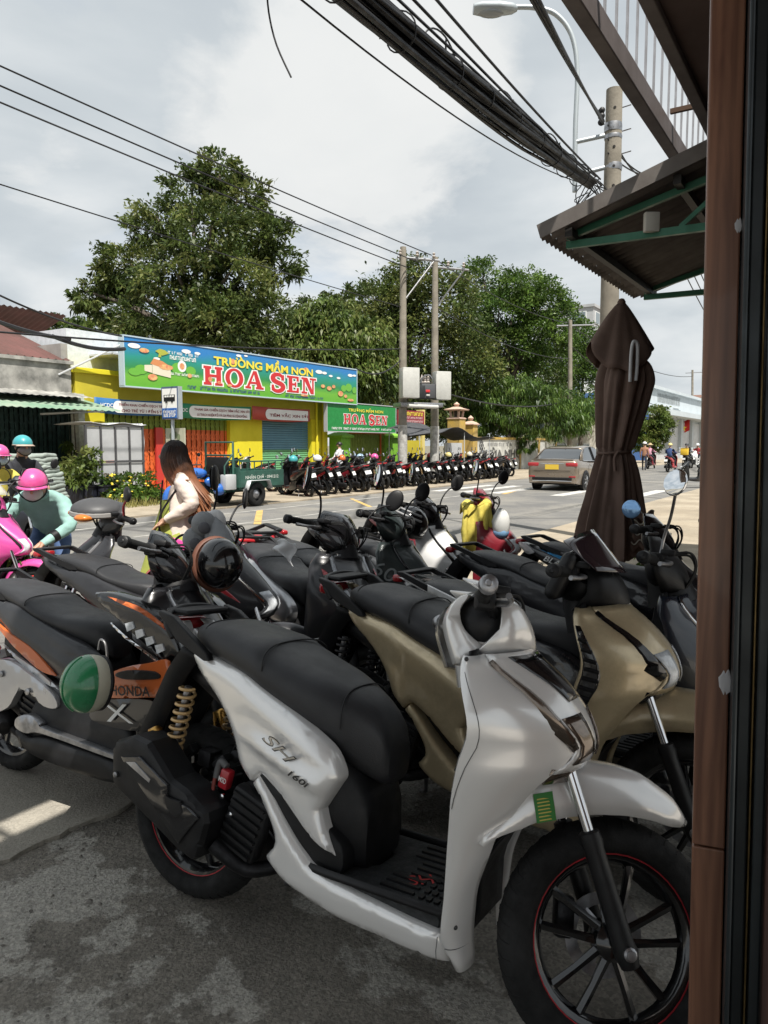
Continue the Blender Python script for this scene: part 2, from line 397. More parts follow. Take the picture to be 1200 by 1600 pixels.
# crumbled aggregate along the broken edge
q = MB(); rr_ = random.Random(21)
for k in range(2600):
    s_ = rr_.uniform(-4, 3.5); n_ = 2.55-abs(rr_.gauss(0, .5)); 
    if n_ < .6: continue
    c = P(s_, n_, -.003); r_ = min(.016, .003+abs(rr_.gauss(0, .0042))); a = rr_.uniform(0, 6.28); M3 = Matrix.Rotation(a, 3, 'Z')
    pts = [c+M3 @ Vector((x*r_*rr_.uniform(.7, 1.2), y*r_*rr_.uniform(.6, 1.1), z*r_*.6)) for x, y, z in ((1, 0, .2), (0, 1, .1), (-1, 0, .3), (0, -1, 0), (.1, .1, 1.1))]
    q.add(pts, [(0, 1, 4), (1, 2, 4), (2, 3, 4), (3, 0, 4)])
tag(obj('loose_stones', q, mat('loose stone', (.24, .22, .19), .9, col2=(.11, .10, .09), vscale=5), None, 0), 'loose grit and small stones on the broken concrete', 'gravel', kind='stuff')
# painted markings
RW = mat('worn white road paint', (.62, .61, .58), .7, col2=(.36, .35, .33), vscale=4); RY = mat('worn yellow road paint', (.50, .33, .11), .7, var=.2, vscale=4)
for k in range(9):
    n_ = 5.3+k*1.02
    if n_ > 12.2 or k == 3: continue
    g = MB().grid([[P(21.3, n_, .004), P(25.8, n_, .004)], [P(21.3, n_+.42, .004), P(25.8, n_+.42, .004)]]); tag(obj('crossing_stripe', g, RW, None, 0), kind='structure')
def mark(name, s0, s1, n0, n1, m): tag(obj(name, MB().grid([[P(s0, n0, .004), P(s1, n0, .004)], [P(s0, n1, .004), P(s1, n1, .004)]]), m, None, 0), kind='structure')
a = atz(403, 798, 0); b_ = atz(400, 820, 0)
for px0, py0, px1, py1, wd in ((406, 797, 402, 819, .09), (549, 779, 579, 792, .07), (786, 772, 814, 765, .09), (955, 752, 975, 747, .09)):
    A, B = atz(px0, py0, .004), atz(px1, py1, .004); u = (B-A).normalized(); v = Vector((-u.y, u.x, 0))*wd/2*1.6
    tag(obj('yellow_road_mark', MB().grid([[A-v, B-v], [A+v, B+v]]), RY, None, 0), kind='structure')
mark('edge_line', 8, 20.5, 11.6, 11.68, mat('faded road paint', (.4, .39, .36), .8, var=.3, vscale=3))
mark('bay_line', 8, 20.5, 9.9, 9.97, mat('faded road paint', (.4, .39, .36), .8))
# ================================================================ the shop we stand in
def wood_mat(name, c1, c2, scale=6, stretch=(9, 9, .5), rough=.35, coat=.2):
    m = bpy.data.materials.new(name); m.use_nodes = True; t = m.node_tree; b = t.nodes['Principled BSDF']; b.inputs['Roughness'].default_value = rough; b.inputs['Coat Weight'].default_value = coat
    co = N(t, 'ShaderNodeTexCoord'); mp = N(t, 'ShaderNodeMapping'); mp.inputs['Scale'].default_value = stretch; t.links.new(co.outputs['Object'], mp.inputs[0])
    n = N(t, 'ShaderNodeTexNoise'); n.inputs['Scale'].default_value = scale; n.inputs['Detail'].default_value = 8; n.inputs['Distortion'].default_value = 1.6; t.links.new(mp.outputs[0], n.inputs['Vector'])
    wv = N(t, 'ShaderNodeTexWave'); wv.inputs['Scale'].default_value = scale*.5; wv.inputs['Distortion'].default_value = 7; wv.inputs['Detail'].default_value = 3; t.links.new(mp.outputs[0], wv.inputs['Vector'])
    ad = N(t, 'ShaderNodeMath', operation='MULTIPLY_ADD'); ad.inputs[1].default_value = .16; t.links.new(wv.outputs[1] if len(wv.outputs) > 1 else wv.outputs[0], ad.inputs[0]); t.links.new(n.outputs[0], ad.inputs[2])
    r = ramp(t, ad.outputs[0], [(.38, c2), (.72, c1)]); t.links.new(r.outputs[0], b.inputs['Base Color']); return m
WOOD = wood_mat('reddish brown wood', (.25, .12, .072), (.12, .052, .032), scale=3.5)
DKWOOD = wood_mat('dark brown door wood', (.06, .028, .022), (.03, .014, .012), rough=.5)
DKFRAME = mat('dark blue grey aluminium', (.028, .034, .038), .35, .5, var=.25)
SOFFIT = mat('brown painted ceiling', (.075, .045, .038), .7, var=.15, vscale=1.5)
BEAM = mat('grey brown steel beam', (.12, .10, .095), .5, .2, var=.15, vscale=4)
BAR = mat('galvanised grey bar', (.40, .40, .42), .4, .4, var=.15)
shop = thing('shop_building', 'shopfront at the right edge with brown wooden door jamb and railed balcony overhead', 'building', P(0, 0))
sM = shop.location
def sp_(name, mb, m, sm=0, **k): 
    mb.tf(Matrix.Translation(-sM)); return obj(name, mb, m, shop, sm, **k)
tl = Matrix.Rotation(radians(-.85), 4, 'Y')
def jbox(x0, x1, y0, y1, z0, z1):
    M = T(.55, 1.3, 1.5) @ Matrix.Rotation(radians(-22.5), 4, 'Z') @ tl @ T(-.55, -1.3, -1.5)
    q = MB().cbox(((x0+x1)/2, (y0+y1)/2, (z0+z1)/2), (x1-x0, y1-y0, z1-z0), .003); return q.tf(M)
sp_('door_jamb', jbox(.548, .602, 1.3, 1.44, .78, 3.59), WOOD); sp_('door_jamb', jbox(.548, .602, 1.3, 1.44, -.02, .777), WOOD)
sp_('door_channel', jbox(.604, .612, 1.22, 1.40, -.02, 3.59), DKFRAME); sp_('door_channel', jbox(.614, .634, 1.26, 1.42, -.02, 3.59), DKFRAME)
sp_('door_trim', jbox(.6355, .639, 1.255, 1.30, -.02, 3.59), mat('tarnished brass strip', (.30, .21, .09), .4, .8, var=.4, vscale=9))
sp_('door_channel', jbox(.641, .658, 1.24, 1.40, -.02, 3.59), DKFRAME)
sp_('door_leaf', jbox(.66, 1.6, 1.22, 1.27, -.02, 3.59), DKWOOD)
SPL = mat('grey white paint smear', (.5, .5, .52), .6)
rs_ = random.Random(14)
for c, r in (((.596, 1.2985, 1.085), .013), ((.5985, 1.298, 1.862), .007)):
    q = MB().ball((0, 0, 0), (1, .12, 1.5), 18, 9); q.v = [tuple(Vector(c)+Vector((a*r*(.7+.5*abs(mnoise.noise(Vector((a*1.6, z*1.6, 3)))*2)), b*r, z*r*(.75+.6*abs(mnoise.noise(Vector((a*2, z*2, 8))))*2)))) for a, b, z in q.v]
    q.tf(T(.55, 1.3, 1.5) @ Matrix.Rotation(radians(-22.5), 4, 'Z') @ tl @ T(-.55, -1.3, -1.5)); sp_('paint_splash', q, SPL)
def sbox(s0, s1, n0, n1, z0, z1, ch=0):
    q = MB(); (q.cbox if ch else q.box)((0, 0, 0), (s1-s0, n1-n0, z1-z0), *([ch] if ch else [])); return q.tf(T(*P((s0+s1)/2, (n0+n1)/2, (z0+z1)/2)) @ Matrix.Rotation(ST_ANG, 4, 'Z'))
sp_('balcony_soffit', sbox(-9, 9.5, -1.9, .925, 3.62, 3.80), SOFFIT)
sp_('balcony_beam', sbox(-9, 9.5, .93, 1.0, 3.59, 3.72, .006), BEAM); sp_('balcony_beam', sbox(-9, 9.5, 1.20, 1.28, 3.55, 3.68, .006), BEAM)
for k in range(24): sp_('baluster', sbox(3.0+k*.215, 3.018+k*.215, 1.235, 1.247, 3.681, 4.6), BAR)
b0 = sbox(-9, 2.97, 1.225, 1.257, 3.681, 4.6); 
sp_('balcony_panel', b0, BEAM); sp_('balcony_rail', sbox(-9, 9.5, 1.20, 1.28, 4.601, 4.66), BEAM)
for k in range(6): sp_('beam_bracket', sbox(.4+k*1.7, .43+k*1.7, .90, 1.21, 3.735, 3.765), mat('rusty bracket', (.12, .07, .045), .7, .3))
sp_('upper_wall', sbox(-9, 9.5, -.45, -.18, 3.81, 6.10), SOFFIT); sp_('roof', sbox(-9.5, 10, -4.0, -.20, 6.11, 6.24), SOFFIT)  # unseen wall and roof, added and sized to shade the forecourt from the sun
sp_('front_wall', sbox(3.4, 9.5, -.05, .12, -.05, 3.6), DKWOOD); tag(obj('bounce_floor', MB().grid([[P(-9, -9, -.012), P(9.5, -9, -.012)], [P(-9, -.86, -.012), P(9.5, -.86, -.012)]]), mat('pale bounce floor', (.46, .43, .39), .5, var=.1), None, 0), kind='structure')  # unseen floor, made pale so sun on it bounces onto the near scooter
# brown light fitting on the soffit
q = MB().lathe([(.09, 0), (.10, -.03), (.08, -.06), (.02, -.075)], 20, T(*P(4.6, .55, 3.618))); sp_('ceiling_lamp', q, mat('white plastic', (.6, .6, .58), .5), 50)
# ================================================================ across the street
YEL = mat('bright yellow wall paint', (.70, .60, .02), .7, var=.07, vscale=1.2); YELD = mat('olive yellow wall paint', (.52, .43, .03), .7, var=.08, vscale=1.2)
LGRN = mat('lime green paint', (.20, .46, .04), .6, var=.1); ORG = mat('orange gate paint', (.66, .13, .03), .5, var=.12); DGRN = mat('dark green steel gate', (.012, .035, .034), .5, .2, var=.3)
OLIVE = mat('olive green gate paint', (.20, .27, .03), .55, var=.15); WBOARD = mat('white sign board', (.72, .73, .72), .5, var=.05, vscale=2)
CONCW = mat('weathered concrete', (.34, .33, .31), .9, var=.2, vscale=1.4); GREYM = mat('grey galvanised sheet', (.54, .55, .56), .5, .3, var=.1, vscale=2)
R4 = Matrix.Rotation(ST_ANG, 4, 'Z')
SN, NN, UP = Vector(SE), Vector(NE), Vector((0, 0, 1))
def local(root):
    return Matrix.Translation(-Vector(root.location))
def part(root, name, mb, m, sm=0, **k):
    mb.tf(local(root)); return obj(name, mb, m, root, sm, **k)
def sub(par, root, name, mb, m, sm=0, **k):
    mb.tf(local(root)); return obj(name, mb, m, par, sm, **k)
FN = 18.0
S_ = lambda px, n=FN: atn(px, 700, n)[0]
Z_ = lambda px, py, n=FN: atn(px, py, n)[1]
# ---- school
school = thing('school_building', 'bright yellow nursery school with orange folding gate and blue green shutter', 'building', P(S_(300), 20))
ztop = Z_(130, 583)
s0, s1, s2, s3, s4, s5 = [S_(x) for x in (121, 165, 360, 410, 487, 512)]
zl = Z_(260, 645)
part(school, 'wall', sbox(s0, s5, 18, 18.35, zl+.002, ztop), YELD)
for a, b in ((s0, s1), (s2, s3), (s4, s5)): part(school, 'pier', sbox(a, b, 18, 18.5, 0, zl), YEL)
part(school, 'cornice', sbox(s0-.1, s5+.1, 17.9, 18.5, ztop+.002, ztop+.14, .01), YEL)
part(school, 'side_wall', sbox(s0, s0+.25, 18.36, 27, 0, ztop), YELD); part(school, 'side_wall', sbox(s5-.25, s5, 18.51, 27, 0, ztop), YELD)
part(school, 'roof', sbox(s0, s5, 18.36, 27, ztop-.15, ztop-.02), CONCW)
part(school, 'upper_wall', sbox(s0+.2, s1+1.2, 18.6, 24, ztop+.15, ztop+1.25), mat('pale blue white wall', (.62, .66, .70), .8, var=.1))
for x in (493, 503): part(school, 'drain_pipe', MB().tube([P(S_(x), 17.93, 0.04), P(S_(x), 17.93, ztop)], .05, 8), YEL)
# folding lattice gate
def lattice(root, a, b, z0, z1, n, mcol, mtop=None, zsplit=None, pitch=.105):
    k = int((b-a)/pitch); fr = MB(); up_ = MB()
    for i in range(k+1):
        s_ = a+(b-a)*i/k; dn = .03*(i % 2)
        if mtop:
            fr.add(*bxv(s_-.043, s_+.043, n+dn, n+.02+dn, z0, zsplit)); up_.add(*bxv(s_-.043, s_+.043, n+dn, n+.02+dn, zsplit+.001, z1))
        else: fr.add(*bxv(s_-.043, s_+.043, n+dn, n+.02+dn, z0, z1))
    nz = int((z1-z0)/.21)
    for i in range(0, k-1):
        for j in range(nz):
            z = z0+.05+j*.21; sa, sb = a+(b-a)*i/k, a+(b-a)*(i+1)/k; t = up_ if (mtop and z > zsplit) else fr
            za, zb = (z, z+.17) if (i+j) % 2 else (z+.17, z)
            p0, p1 = P(sa, n-.012, za), P(sb, n-.012, zb); d = Vector((0, 0, .018))
            t.add([p0-d, p1-d, p1+d, p0+d], [(0, 1, 2, 3)])
    o = part(root, 'gate_lattice', fr, mcol); o['kind'] = 'stuff'
    if mtop: o = part(root, 'gate_lattice', up_, mtop); o['kind'] = 'stuff'
def bxv(s0, s1, n0, n1, z0, z1):
    vs = [P(s, n, z) for z in (z0, z1) for n in (n0, n1) for s in (s0, s1)]
    return vs, [(0, 2, 3, 1), (4, 5, 7, 6), (0, 1, 5, 4), (2, 6, 7, 3), (0, 4, 6, 2), (1, 3, 7, 5)]
lattice(school, s1+.05, s2-.05, .05, zl, 18.15, ORG, OLIVE, Z_(320, 672))
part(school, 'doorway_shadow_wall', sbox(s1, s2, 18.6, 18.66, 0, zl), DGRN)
part(school, 'red_door_panel', sbox(S_(246), S_(257), 18.05, 18.12, .05, Z_(250, 668)), mat('red panel paint', (.5, .04, .03), .5))
# roller shutter, blue sky over green meadow paint
BLSH = mat('blue shutter paint', (.12, .27, .36), .5, var=.1, vscale=1); GRSH = mat('green shutter paint', (.14, .36, .17), .5, var=.12, vscale=1)
ztsh = Z_(450, 652); k = int(ztsh/.085)
for i in range(k):
    z0 = .05+i*.085; hill = .085*k*.52
    q = MB(); q.prism([(0, z0), (-.018, z0+.02), (-.022, z0+.045), (-.018, z0+.065), (0, z0+.08)], s3, s4); q.v = [tuple(P(y, 18.2+x, z)) for x, y, z in q.v]
    part(school, 'shutter_slat', q, BLSH if z0 > hill else GRSH)
part(school, 'shutter_hood', sbox(s3, s4, 18.17, 18.4, ztsh-.02, zl-.003), YELD)
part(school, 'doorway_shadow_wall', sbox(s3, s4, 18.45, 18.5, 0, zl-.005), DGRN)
# ---- serif capitals for the sign boards, built from strokes
def serif(word, gap=.13):
    strokes = []; x = 0
    def bar(x0, x1, z0, z1): strokes.append([(x0, z0), (x1, z0), (x1, z1), (x0, z1)])
    def quad(*p): strokes.append(list(p))
    def ringstroke(cx, cz, rx, rz, wx, wz, a0, a1, n=22):
        o_ = [(cx+rx*cos(a0+(a1-a0)*i/n), cz+rz*sin(a0+(a1-a0)*i/n)) for i in range(n+1)]; i_ = [(cx+(rx-wx)*cos(a0+(a1-a0)*i/n), cz+(rz-wz)*sin(a0+(a1-a0)*i/n)) for i in range(n+1)]
        for i in range(n): quad(o_[i], o_[i+1], i_[i+1], i_[i])
    for ch in word:
        if ch == 'H':
            for c in (.17, .66): bar(x+c-.105, x+c+.105, .1, .9); bar(x+c-.17, x+c+.17, 0, .13); bar(x+c-.17, x+c+.17, .87, 1)
            bar(x+.25, x+.6, .43, .57); x += .83
        elif ch == 'O': ringstroke(x+.42, .5, .42, .53, .2, .13, 0, 2*pi, 30); x += .84
        elif ch == 'A':
            quad((x+.02, .08), (x+.15, .08), (x+.46, 1.02), (x+.36, 1.02)); quad((x+.55, .08), (x+.80, .08), (x+.52, 1.02), (x+.36, 1.02)); bar(x+.2, x+.62, .28, .4)
            bar(x-.04, x+.24, 0, .12); bar(x+.48, x+.88, 0, .12); x += .86
        elif ch == 'S':
            pts = cr([(.6, .78), (.52, .93), (.34, .99), (.14, .92), (.08, .75), (.16, .6), (.36, .5), (.56, .4), (.62, .24), (.5, .06), (.3, .0), (.12, .07), (.06, .24)], 4); n = len(pts)
            for i in range(n-1):
                a, b = pts[i], pts[i+1]; t0, t1 = [.075+.06*sin(pi*q/(n-1)) for q in (i, i+1)]
                da = (pts[min(i+1, n-1)]-pts[max(i-1, 0)]).normalized(); db = (pts[min(i+2, n-1)]-pts[max(i, 0)]).normalized()
                na, nb = Vector((-da.y, da.x, 0)), Vector((-db.y, db.x, 0))
                quad(*[(x+q.x, q.y) for q in (a+na*t0, b+nb*t1, b-nb*t1, a-na*t0)])
            bar(x+.52, x+.68, .66, .98); bar(x+.0, x+.13, .02, .36); x += .70
        elif ch == 'E':
            bar(x+.1, x+.31, .08, .92); bar(x, x+.66, 0, .12); bar(x, x+.66, .88, 1); bar(x+.3, x+.5, .44, .56); bar(x+.55, x+.68, .0, .3); bar(x+.55, x+.68, .7, 1); bar(x+.44, x+.54, .36, .64); x += .7
        elif ch == 'N':
            bar(x+.1, x+.2, .1, .95); bar(x+.64, x+.74, .0, .9); quad((x+.1, 1), (x+.36, 1), (x+.74, 0), (x+.56, 0)); bar(x, x+.2, .88, 1); bar(x+.5, x+.88, .88, 1); bar(x, x+.34, 0, .12); x += .88
        elif ch == ' ': x += .3; continue
        x += gap
    return strokes, x-gap
def serif_sign(root, name, word, sA, sB, zA, zB, n, m, mo, grow):
    st, W_ = serif(word)
    for nm, mm, gr_, lift in ((name+'_outline', mo, grow, .006), (name, m, 0, .0125)):
        q = MB()
        for i, pl in enumerate(st):
            cx, cz = sum(p[0] for p in pl)/4, sum(p[1] for p in pl)/4
            vs = []
            for k_ in range(4):
                p0, p1, p2 = [Vector((pl[(k_+j) % 4][0], pl[(k_+j) % 4][1], 0)) for j in (-1, 0, 1)]
                e1, e2 = (p1-p0), (p2-p1); n1_, n2_ = Vector((e1.y, -e1.x, 0)), Vector((e2.y, -e2.x, 0))
                if n1_.length > 0: n1_.normalize()
                if n2_.length > 0: n2_.normalize()
                c = p1
                if gr_:
                    sg = 1 if (p1-Vector((cx, cz, 0))).dot(n1_+n2_) > 0 else -1
                    c = p1+(n1_+n2_)*gr_*sg
                vs.append(P(sA+(sB-sA)*c.x/W_, n-lift-i*.00012, zA+(zB-zA)*c.y))
            q.add(vs, [(0, 1, 2, 3)])
        part(root, nm, q, mm, fix=False)
def scribble(root, name, sA, sB, zc, h, n, m, parent=None, seed=1, dens=.8):
    """print too small to read at this distance: a row of uneven dashes"""
    q = MB(); r = random.Random(seed); x = sA
    while x < sB-h*.4:
        w_ = h*r.uniform(.35, .75)
        if r.random() < dens:
            j = r.random()
            q.add([P(x, n, zc-h/2), P(x+w_*.3, n, zc-h/2), P(x+w_*.3, n, zc+h/2), P(x, n, zc+h/2)], [(0, 1, 2, 3)])
            zz_ = zc+(h/2-h*.22 if j < .4 else -h*.1 if j < .7 else -h/2)
            q.add([P(x+w_*.31, n, zz_), P(x+w_, n, zz_), P(x+w_, n, zz_+h*.22), P(x+w_*.31, n, zz_+h*.22)], [(0, 1, 2, 3)])
            if j > .3: q.add([P(x+w_*.72, n-.001, zc-h/2), P(x+w_, n-.001, zc-h/2), P(x+w_, n-.001, zc+h*.4), P(x+w_*.72, n-.001, zc+h*.4)], [(0, 1, 2, 3)])
            x += w_+h*.14
        else: x += h*.5
    return part(root, name, q, m, fix=False) if parent is None else sub(parent, root, name, q, m, fix=False)
def letters(root, name, body, pxL, pyL, pxR, pyR, h, n, m, bold=.012, lift=.02):
    sa, za = atn(pxL, pyL, n); sb, zb = atn(pxR, pyR, n); zc = (za+zb)/2
    c = P((sa+sb)/2, n, zc)-Vector(root.location)
    return lettering(name, body, h, c, SN, UP, m, root, width=sb-sa, bold=bold, lift=lift)
def ell(q, s, z, rs, rz, n, k=14):
    q.add([P(s, n, z)]+[P(s+rs*cos(2*pi*i/k), n, z+rz*sin(2*pi*i/k)) for i in range(k)], [(0, i+1, (i+1) % k+1) for i in range(k)])
RED = mat('sign red', (.56, .03, .035), .5); YTX = mat('sign yellow', (.80, .66, .06), .5); WTX = mat('sign white', (.82, .82, .80), .5); NAVY = mat('sign navy', (.03, .06, .2), .5)
# ---- main sign board
bn = 17.35
(sa, zt0), (_, zb0) = atn(193, 527, bn), atn(199, 603, bn); (sb, zt1), (_, zb1) = atn(557, 577, bn), atn(557, 631, bn); zt, zb = (zt0+zt1)/2, (zb0+zb1)/2
board = thing('school_sign', 'long blue and green painted school sign with big red lettering above the orange gate', 'sign', P((sa+sb)/2, bn, zb))
m = bpy.data.materials.new('sign print sky to meadow'); m.use_nodes = True; t = m.node_tree; b = t.nodes['Principled BSDF']; b.inputs['Roughness'].default_value = .5
co = N(t, 'ShaderNodeTexCoord'); sx_ = N(t, 'ShaderNodeSeparateXYZ'); t.links.new(co.outputs['Object'], sx_.inputs[0])
nn = N(t, 'ShaderNodeTexNoise'); nn.inputs['Scale'].default_value = .7; t.links.new(co.outputs['Object'], nn.inputs['Vector'])
ma = N(t, 'ShaderNodeMath', operation='MULTIPLY_ADD'); ma.inputs[1].default_value = .5; t.links.new(nn.outputs[0], ma.inputs[0]); t.links.new(sx_.outputs[2], ma.inputs[2])
mr = N(t, 'ShaderNodeMapRange'); mr.inputs[1].default_value = .15; mr.inputs[2].default_value = zt-zb+.35; t.links.new(ma.outputs[0], mr.inputs[0])
rp = ramp(t, mr.outputs[0], [(.0, (.10, .36, .03)), (.26, (.15, .42, .04)), (.42, (.03, .24, .07)), (.62, (.02, .27, .22)), (.85, (.03, .20, .50))]); t.links.new(rp.outputs[0], b.inputs['Base Color'])
part(board, 'board', sbox(sa, sb, bn, bn+.18, zb, zt), m)
fr = MB()
for a_, b_, z0, z1 in ((sa-.03, sb+.03, zt+.002, zt+.04), (sa-.03, sb+.03, zb-.04, zb-.002), (sa-.035, sa-.003, zb, zt), (sb+.003, sb+.035, zb, zt)): part(board, 'frame', sbox(a_, b_, bn-.02, bn+.2, z0, z1), mat('pale blue sign frame', (.45, .55, .62), .5))
part(board, 'support', sbox(sa-.2, sa+1.2, bn+.2, 18.6, zt-.5, zt-.45), GREYM)
part(board, 'support', MB().tube([P(sa+.05, bn+.1, zt-.2), P(sa-1.6, 18.0, zb+.2)], .025, 6), GREYM)
L_ = sb-sa; H_ = zt-zb
hA, hB = atn(318, 600, bn)[0], atn(493, 600, bn)[0]
serif_sign(board, 'letters_red', 'HOA SEN', hA, hB, zb+H_*.17, zb+H_*.60, bn, RED, WTX, .06)
lettering('letters_yellow', 'TRƯỜNG MẦM NON', H_*.30, P((atn(333, 560, bn)[0]+atn(488, 560, bn)[0])/2, bn, zb+H_*.795)-Vector(board.location), SN, UP, YTX, board, width=atn(488, 560, bn)[0]-atn(333, 560, bn)[0], bold=.035, lift=.024)
cl = MB(); 
for u, v, r in ((.03, .83, .035), (.2, .86, .03), (.24, .85, .02), (.1, .62, .02), (.40, .93, .02), (.43, .95, .015), (.78, .80, .035), (.81, .79, .025), (.845, .73, .02), (.89, .70, .02), (.96, .82, .028), (.985, .83, .02)):
    ell(cl, sa+L_*u, zb+H_*v, r*L_*.55, r*H_*1.5, bn-.012)
part(board, 'painted_cloud', cl, WTX, fix=False)
def flat(q, pts, lift):
    q.add([P(sa+L_*u, bn-lift, zb+H_*v) for u, v in pts], [tuple(range(len(pts)))])
pa = MB(); flat(pa, [(.085, .30), (.145, .24), (.145, .44), (.115, .52), (.085, .50)], .014); flat(pa, [(.06, .34), (.084, .31), (.084, .48), (.06, .46)], .0145); part(board, 'painted_house', pa, mat('print cream', (.72, .66, .52), .5), fix=False)
pa = MB(); flat(pa, [(.078, .50), (.118, .44), (.152, .46), (.118, .58), (.09, .62)], .016); part(board, 'painted_roof', pa, mat('print orange', (.62, .25, .10), .5), fix=False)
pa = MB(); flat(pa, [(.095, .78), (.118, .70), (.14, .76), (.128, .82), (.11, .84)], .0165); flat(pa, [(.104, .66), (.114, .66), (.116, .76), (.108, .76)], .017); part(board, 'painted_mushroom', pa, mat('print olive', (.40, .42, .06), .5), fix=False)
pa = MB(); 
for i, (u, v, rx, rz) in enumerate(((.13, .46, .024, .06), (.085, .22, .016, .07), (.21, .33, .008, .05), (.285, .30, .008, .06), (.32, .24, .008, .04), (.06, .76, .016, .05), (.375, .77, .009, .07), (.36, .2, .01, .03), (.71, .82, .014, .05), (.80, .42, .012, .05), (.835, .38, .014, .06), (.86, .44, .01, .05), (.90, .26, .016, .08), (.93, .2, .01, .05), (.70, .12, .02, .03), (.96, .1, .02, .04))): ell(pa, sa+L_*u, zb+H_*v, L_*rx, H_*rz, bn-.018-.0005*i, 9)
part(board, 'painted_figure', pa, mat('print coral', (.62, .16, .10), .5, col2=(.75, .5, .2), vscale=9), fix=False)
pa = MB()
for i, (u, v, rx, rz) in enumerate(((.05, .36, .02, .1), (.17, .46, .022, .13), (.215, .44, .018, .1), (.03, .3, .02, .08), (.92, .42, .016, .1), (.95, .46, .02, .12), (.985, .4, .014, .1))): ell(pa, sa+L_*u, zb+H_*v, L_*rx, H_*rz, bn-.011-.0005*i, 12)
part(board, 'painted_tree', pa, mat('print leaf green', (.14, .42, .05), .5), fix=False)
scribble(board, 'small_print', atn(262, 560, bn)[0], atn(311, 560, bn)[0], zb+H_*.79, .085, bn-.012, WTX, seed=3); scribble(board, 'small_print', atn(265, 560, bn)[0], atn(306, 560, bn)[0], zb+H_*.69, .12, bn-.012, WTX, seed=4, dens=.9)
scribble(board, 'small_print', atn(265, 560, bn)[0], atn(310, 560, bn)[0], zb+H_*.34, .07, bn-.012, WTX, seed=5); scribble(board, 'small_print', atn(290, 560, bn)[0], atn(405, 560, bn)[0], zb+H_*.08, .1, bn-.012, NAVY, seed=6); scribble(board, 'small_print', atn(445, 560, bn)[0], atn(505, 560, bn)[0], zb+H_*.07, .09, bn-.012, NAVY, seed=7)
em = MB(); ell(em, atn(284, 570, bn)[0], zb+H_*.52, .17, .17, bn-.012, 18); part(board, 'emblem', em, WTX, fix=False)
em = MB(); ell(em, atn(284, 570, bn)[0], zb+H_*.52, .10, .10, bn-.014, 14); part(board, 'emblem', em, mat('print coral', (.6, .2, .1)), fix=False)
# ---- banners
def banner(pxa, pxb, ya, yb, n, cl_, body, lines, label, tcol):
    (a, z1), (_, z0) = atn(pxa, ya, n), atn(pxa, yb, n); b_ = atn(pxb, ya, n)[0]
    r = thing('banner', label, 'banner', P((a+b_)/2, n, z0)); rows = []
    for i in range(25):
        s_ = a+(b_-a)*i/24; wv = .03*sin(i*.9); sg = -.05*sin(pi*i/24)
        rows.append([P(s_, n+wv, z0+sg), P(s_, n+wv*.4, z1+sg*.6)])
    part(r, 'cloth', MB().grid(rows), cl_, 60, solid=.006)
    q = MB(); f0 = a+(b_-a)*body[0]; f1 = a+(b_-a)*body[1]; zm = (z0+z1)/2; hh = (z1-z0)*.40
    q.add([P(f0+hh*1.2*(1-cos(i*pi/12)) if False else f0+.0, n-.04, zm) for i in range(1)]+[P(f0+hh*cos(pi/2+i*pi/12)+hh, n-.04, zm+hh*sin(pi/2+i*pi/12)-.03) for i in range(13)]+[P(f1, n-.04, zm-hh-.03), P(f1, n-.04, zm+hh-.03)], [tuple(range(1, 16))])
    part(r, 'print_field', q, WTX, fix=False)
    for i, tx in enumerate(lines):
        h = (z1-z0)*(.30 if len(lines) > 1 else .34); zc = zm-.03+((.5-i)*(z1-z0)*.36 if len(lines) > 1 else 0)
        lettering('letters', tx, h, P((f0+hh+f1)/2, n, zc)-Vector(r.location), SN, UP, tcol, r, width=(f1-f0-hh)*.98*(1 if i == 0 else .9), bold=.02, lift=.05)
    return r, (a, b_, z0, z1)
DRED = mat('print maroon', (.25, .05, .06), .5)
r, g_ = banner(147, 264, 620, 644, 17.7, mat('banner blue', (.02, .12, .30), .6), (.22, 1.0), ['TRIỂN KHAI CHIẾN DỊCH TIÊM BÙ', 'CHO TRẺ TỪ 1 ĐẾN 5 TUỔI'], 'vaccination banner with blue end hung under the sign, left of the bus stop', DRED)
lettering('letters', 'HCDC', (g_[3]-g_[2])*.26, P(g_[0]+(g_[1]-g_[0])*.14, 17.7, (g_[2]+g_[3])/2)-Vector(r.location), SN, UP, WTX, r, bold=.02, lift=.05)
r, g_ = banner(266, 392, 628, 651, 17.7, mat('banner green', (.03, .24, .12), .6), (.2, .97), ['THAM GIA CHIẾN DỊCH TIÊM VẮC XIN SỞI', 'LÀ TRÁCH NHIỆM ĐỐI VỚI GIA ĐÌNH VÀ CỘNG ĐỒNG'], 'vaccination banner with green end, middle of the row under the sign', DRED)
lettering('letters', 'HCDC', (g_[3]-g_[2])*.26, P(g_[0]+(g_[1]-g_[0])*.12, 17.7, (g_[2]+g_[3])/2)-Vector(r.location), SN, UP, WTX, r, bold=.02, lift=.05)
r, g_ = banner(394, 484, 634, 655, 17.7, mat('banner red', (.45, .07, .05), .6), (.2, .95), ['TIÊM VẮC XIN SỞI'], 'vaccination banner with red end hung above the blue green shutter', DRED)
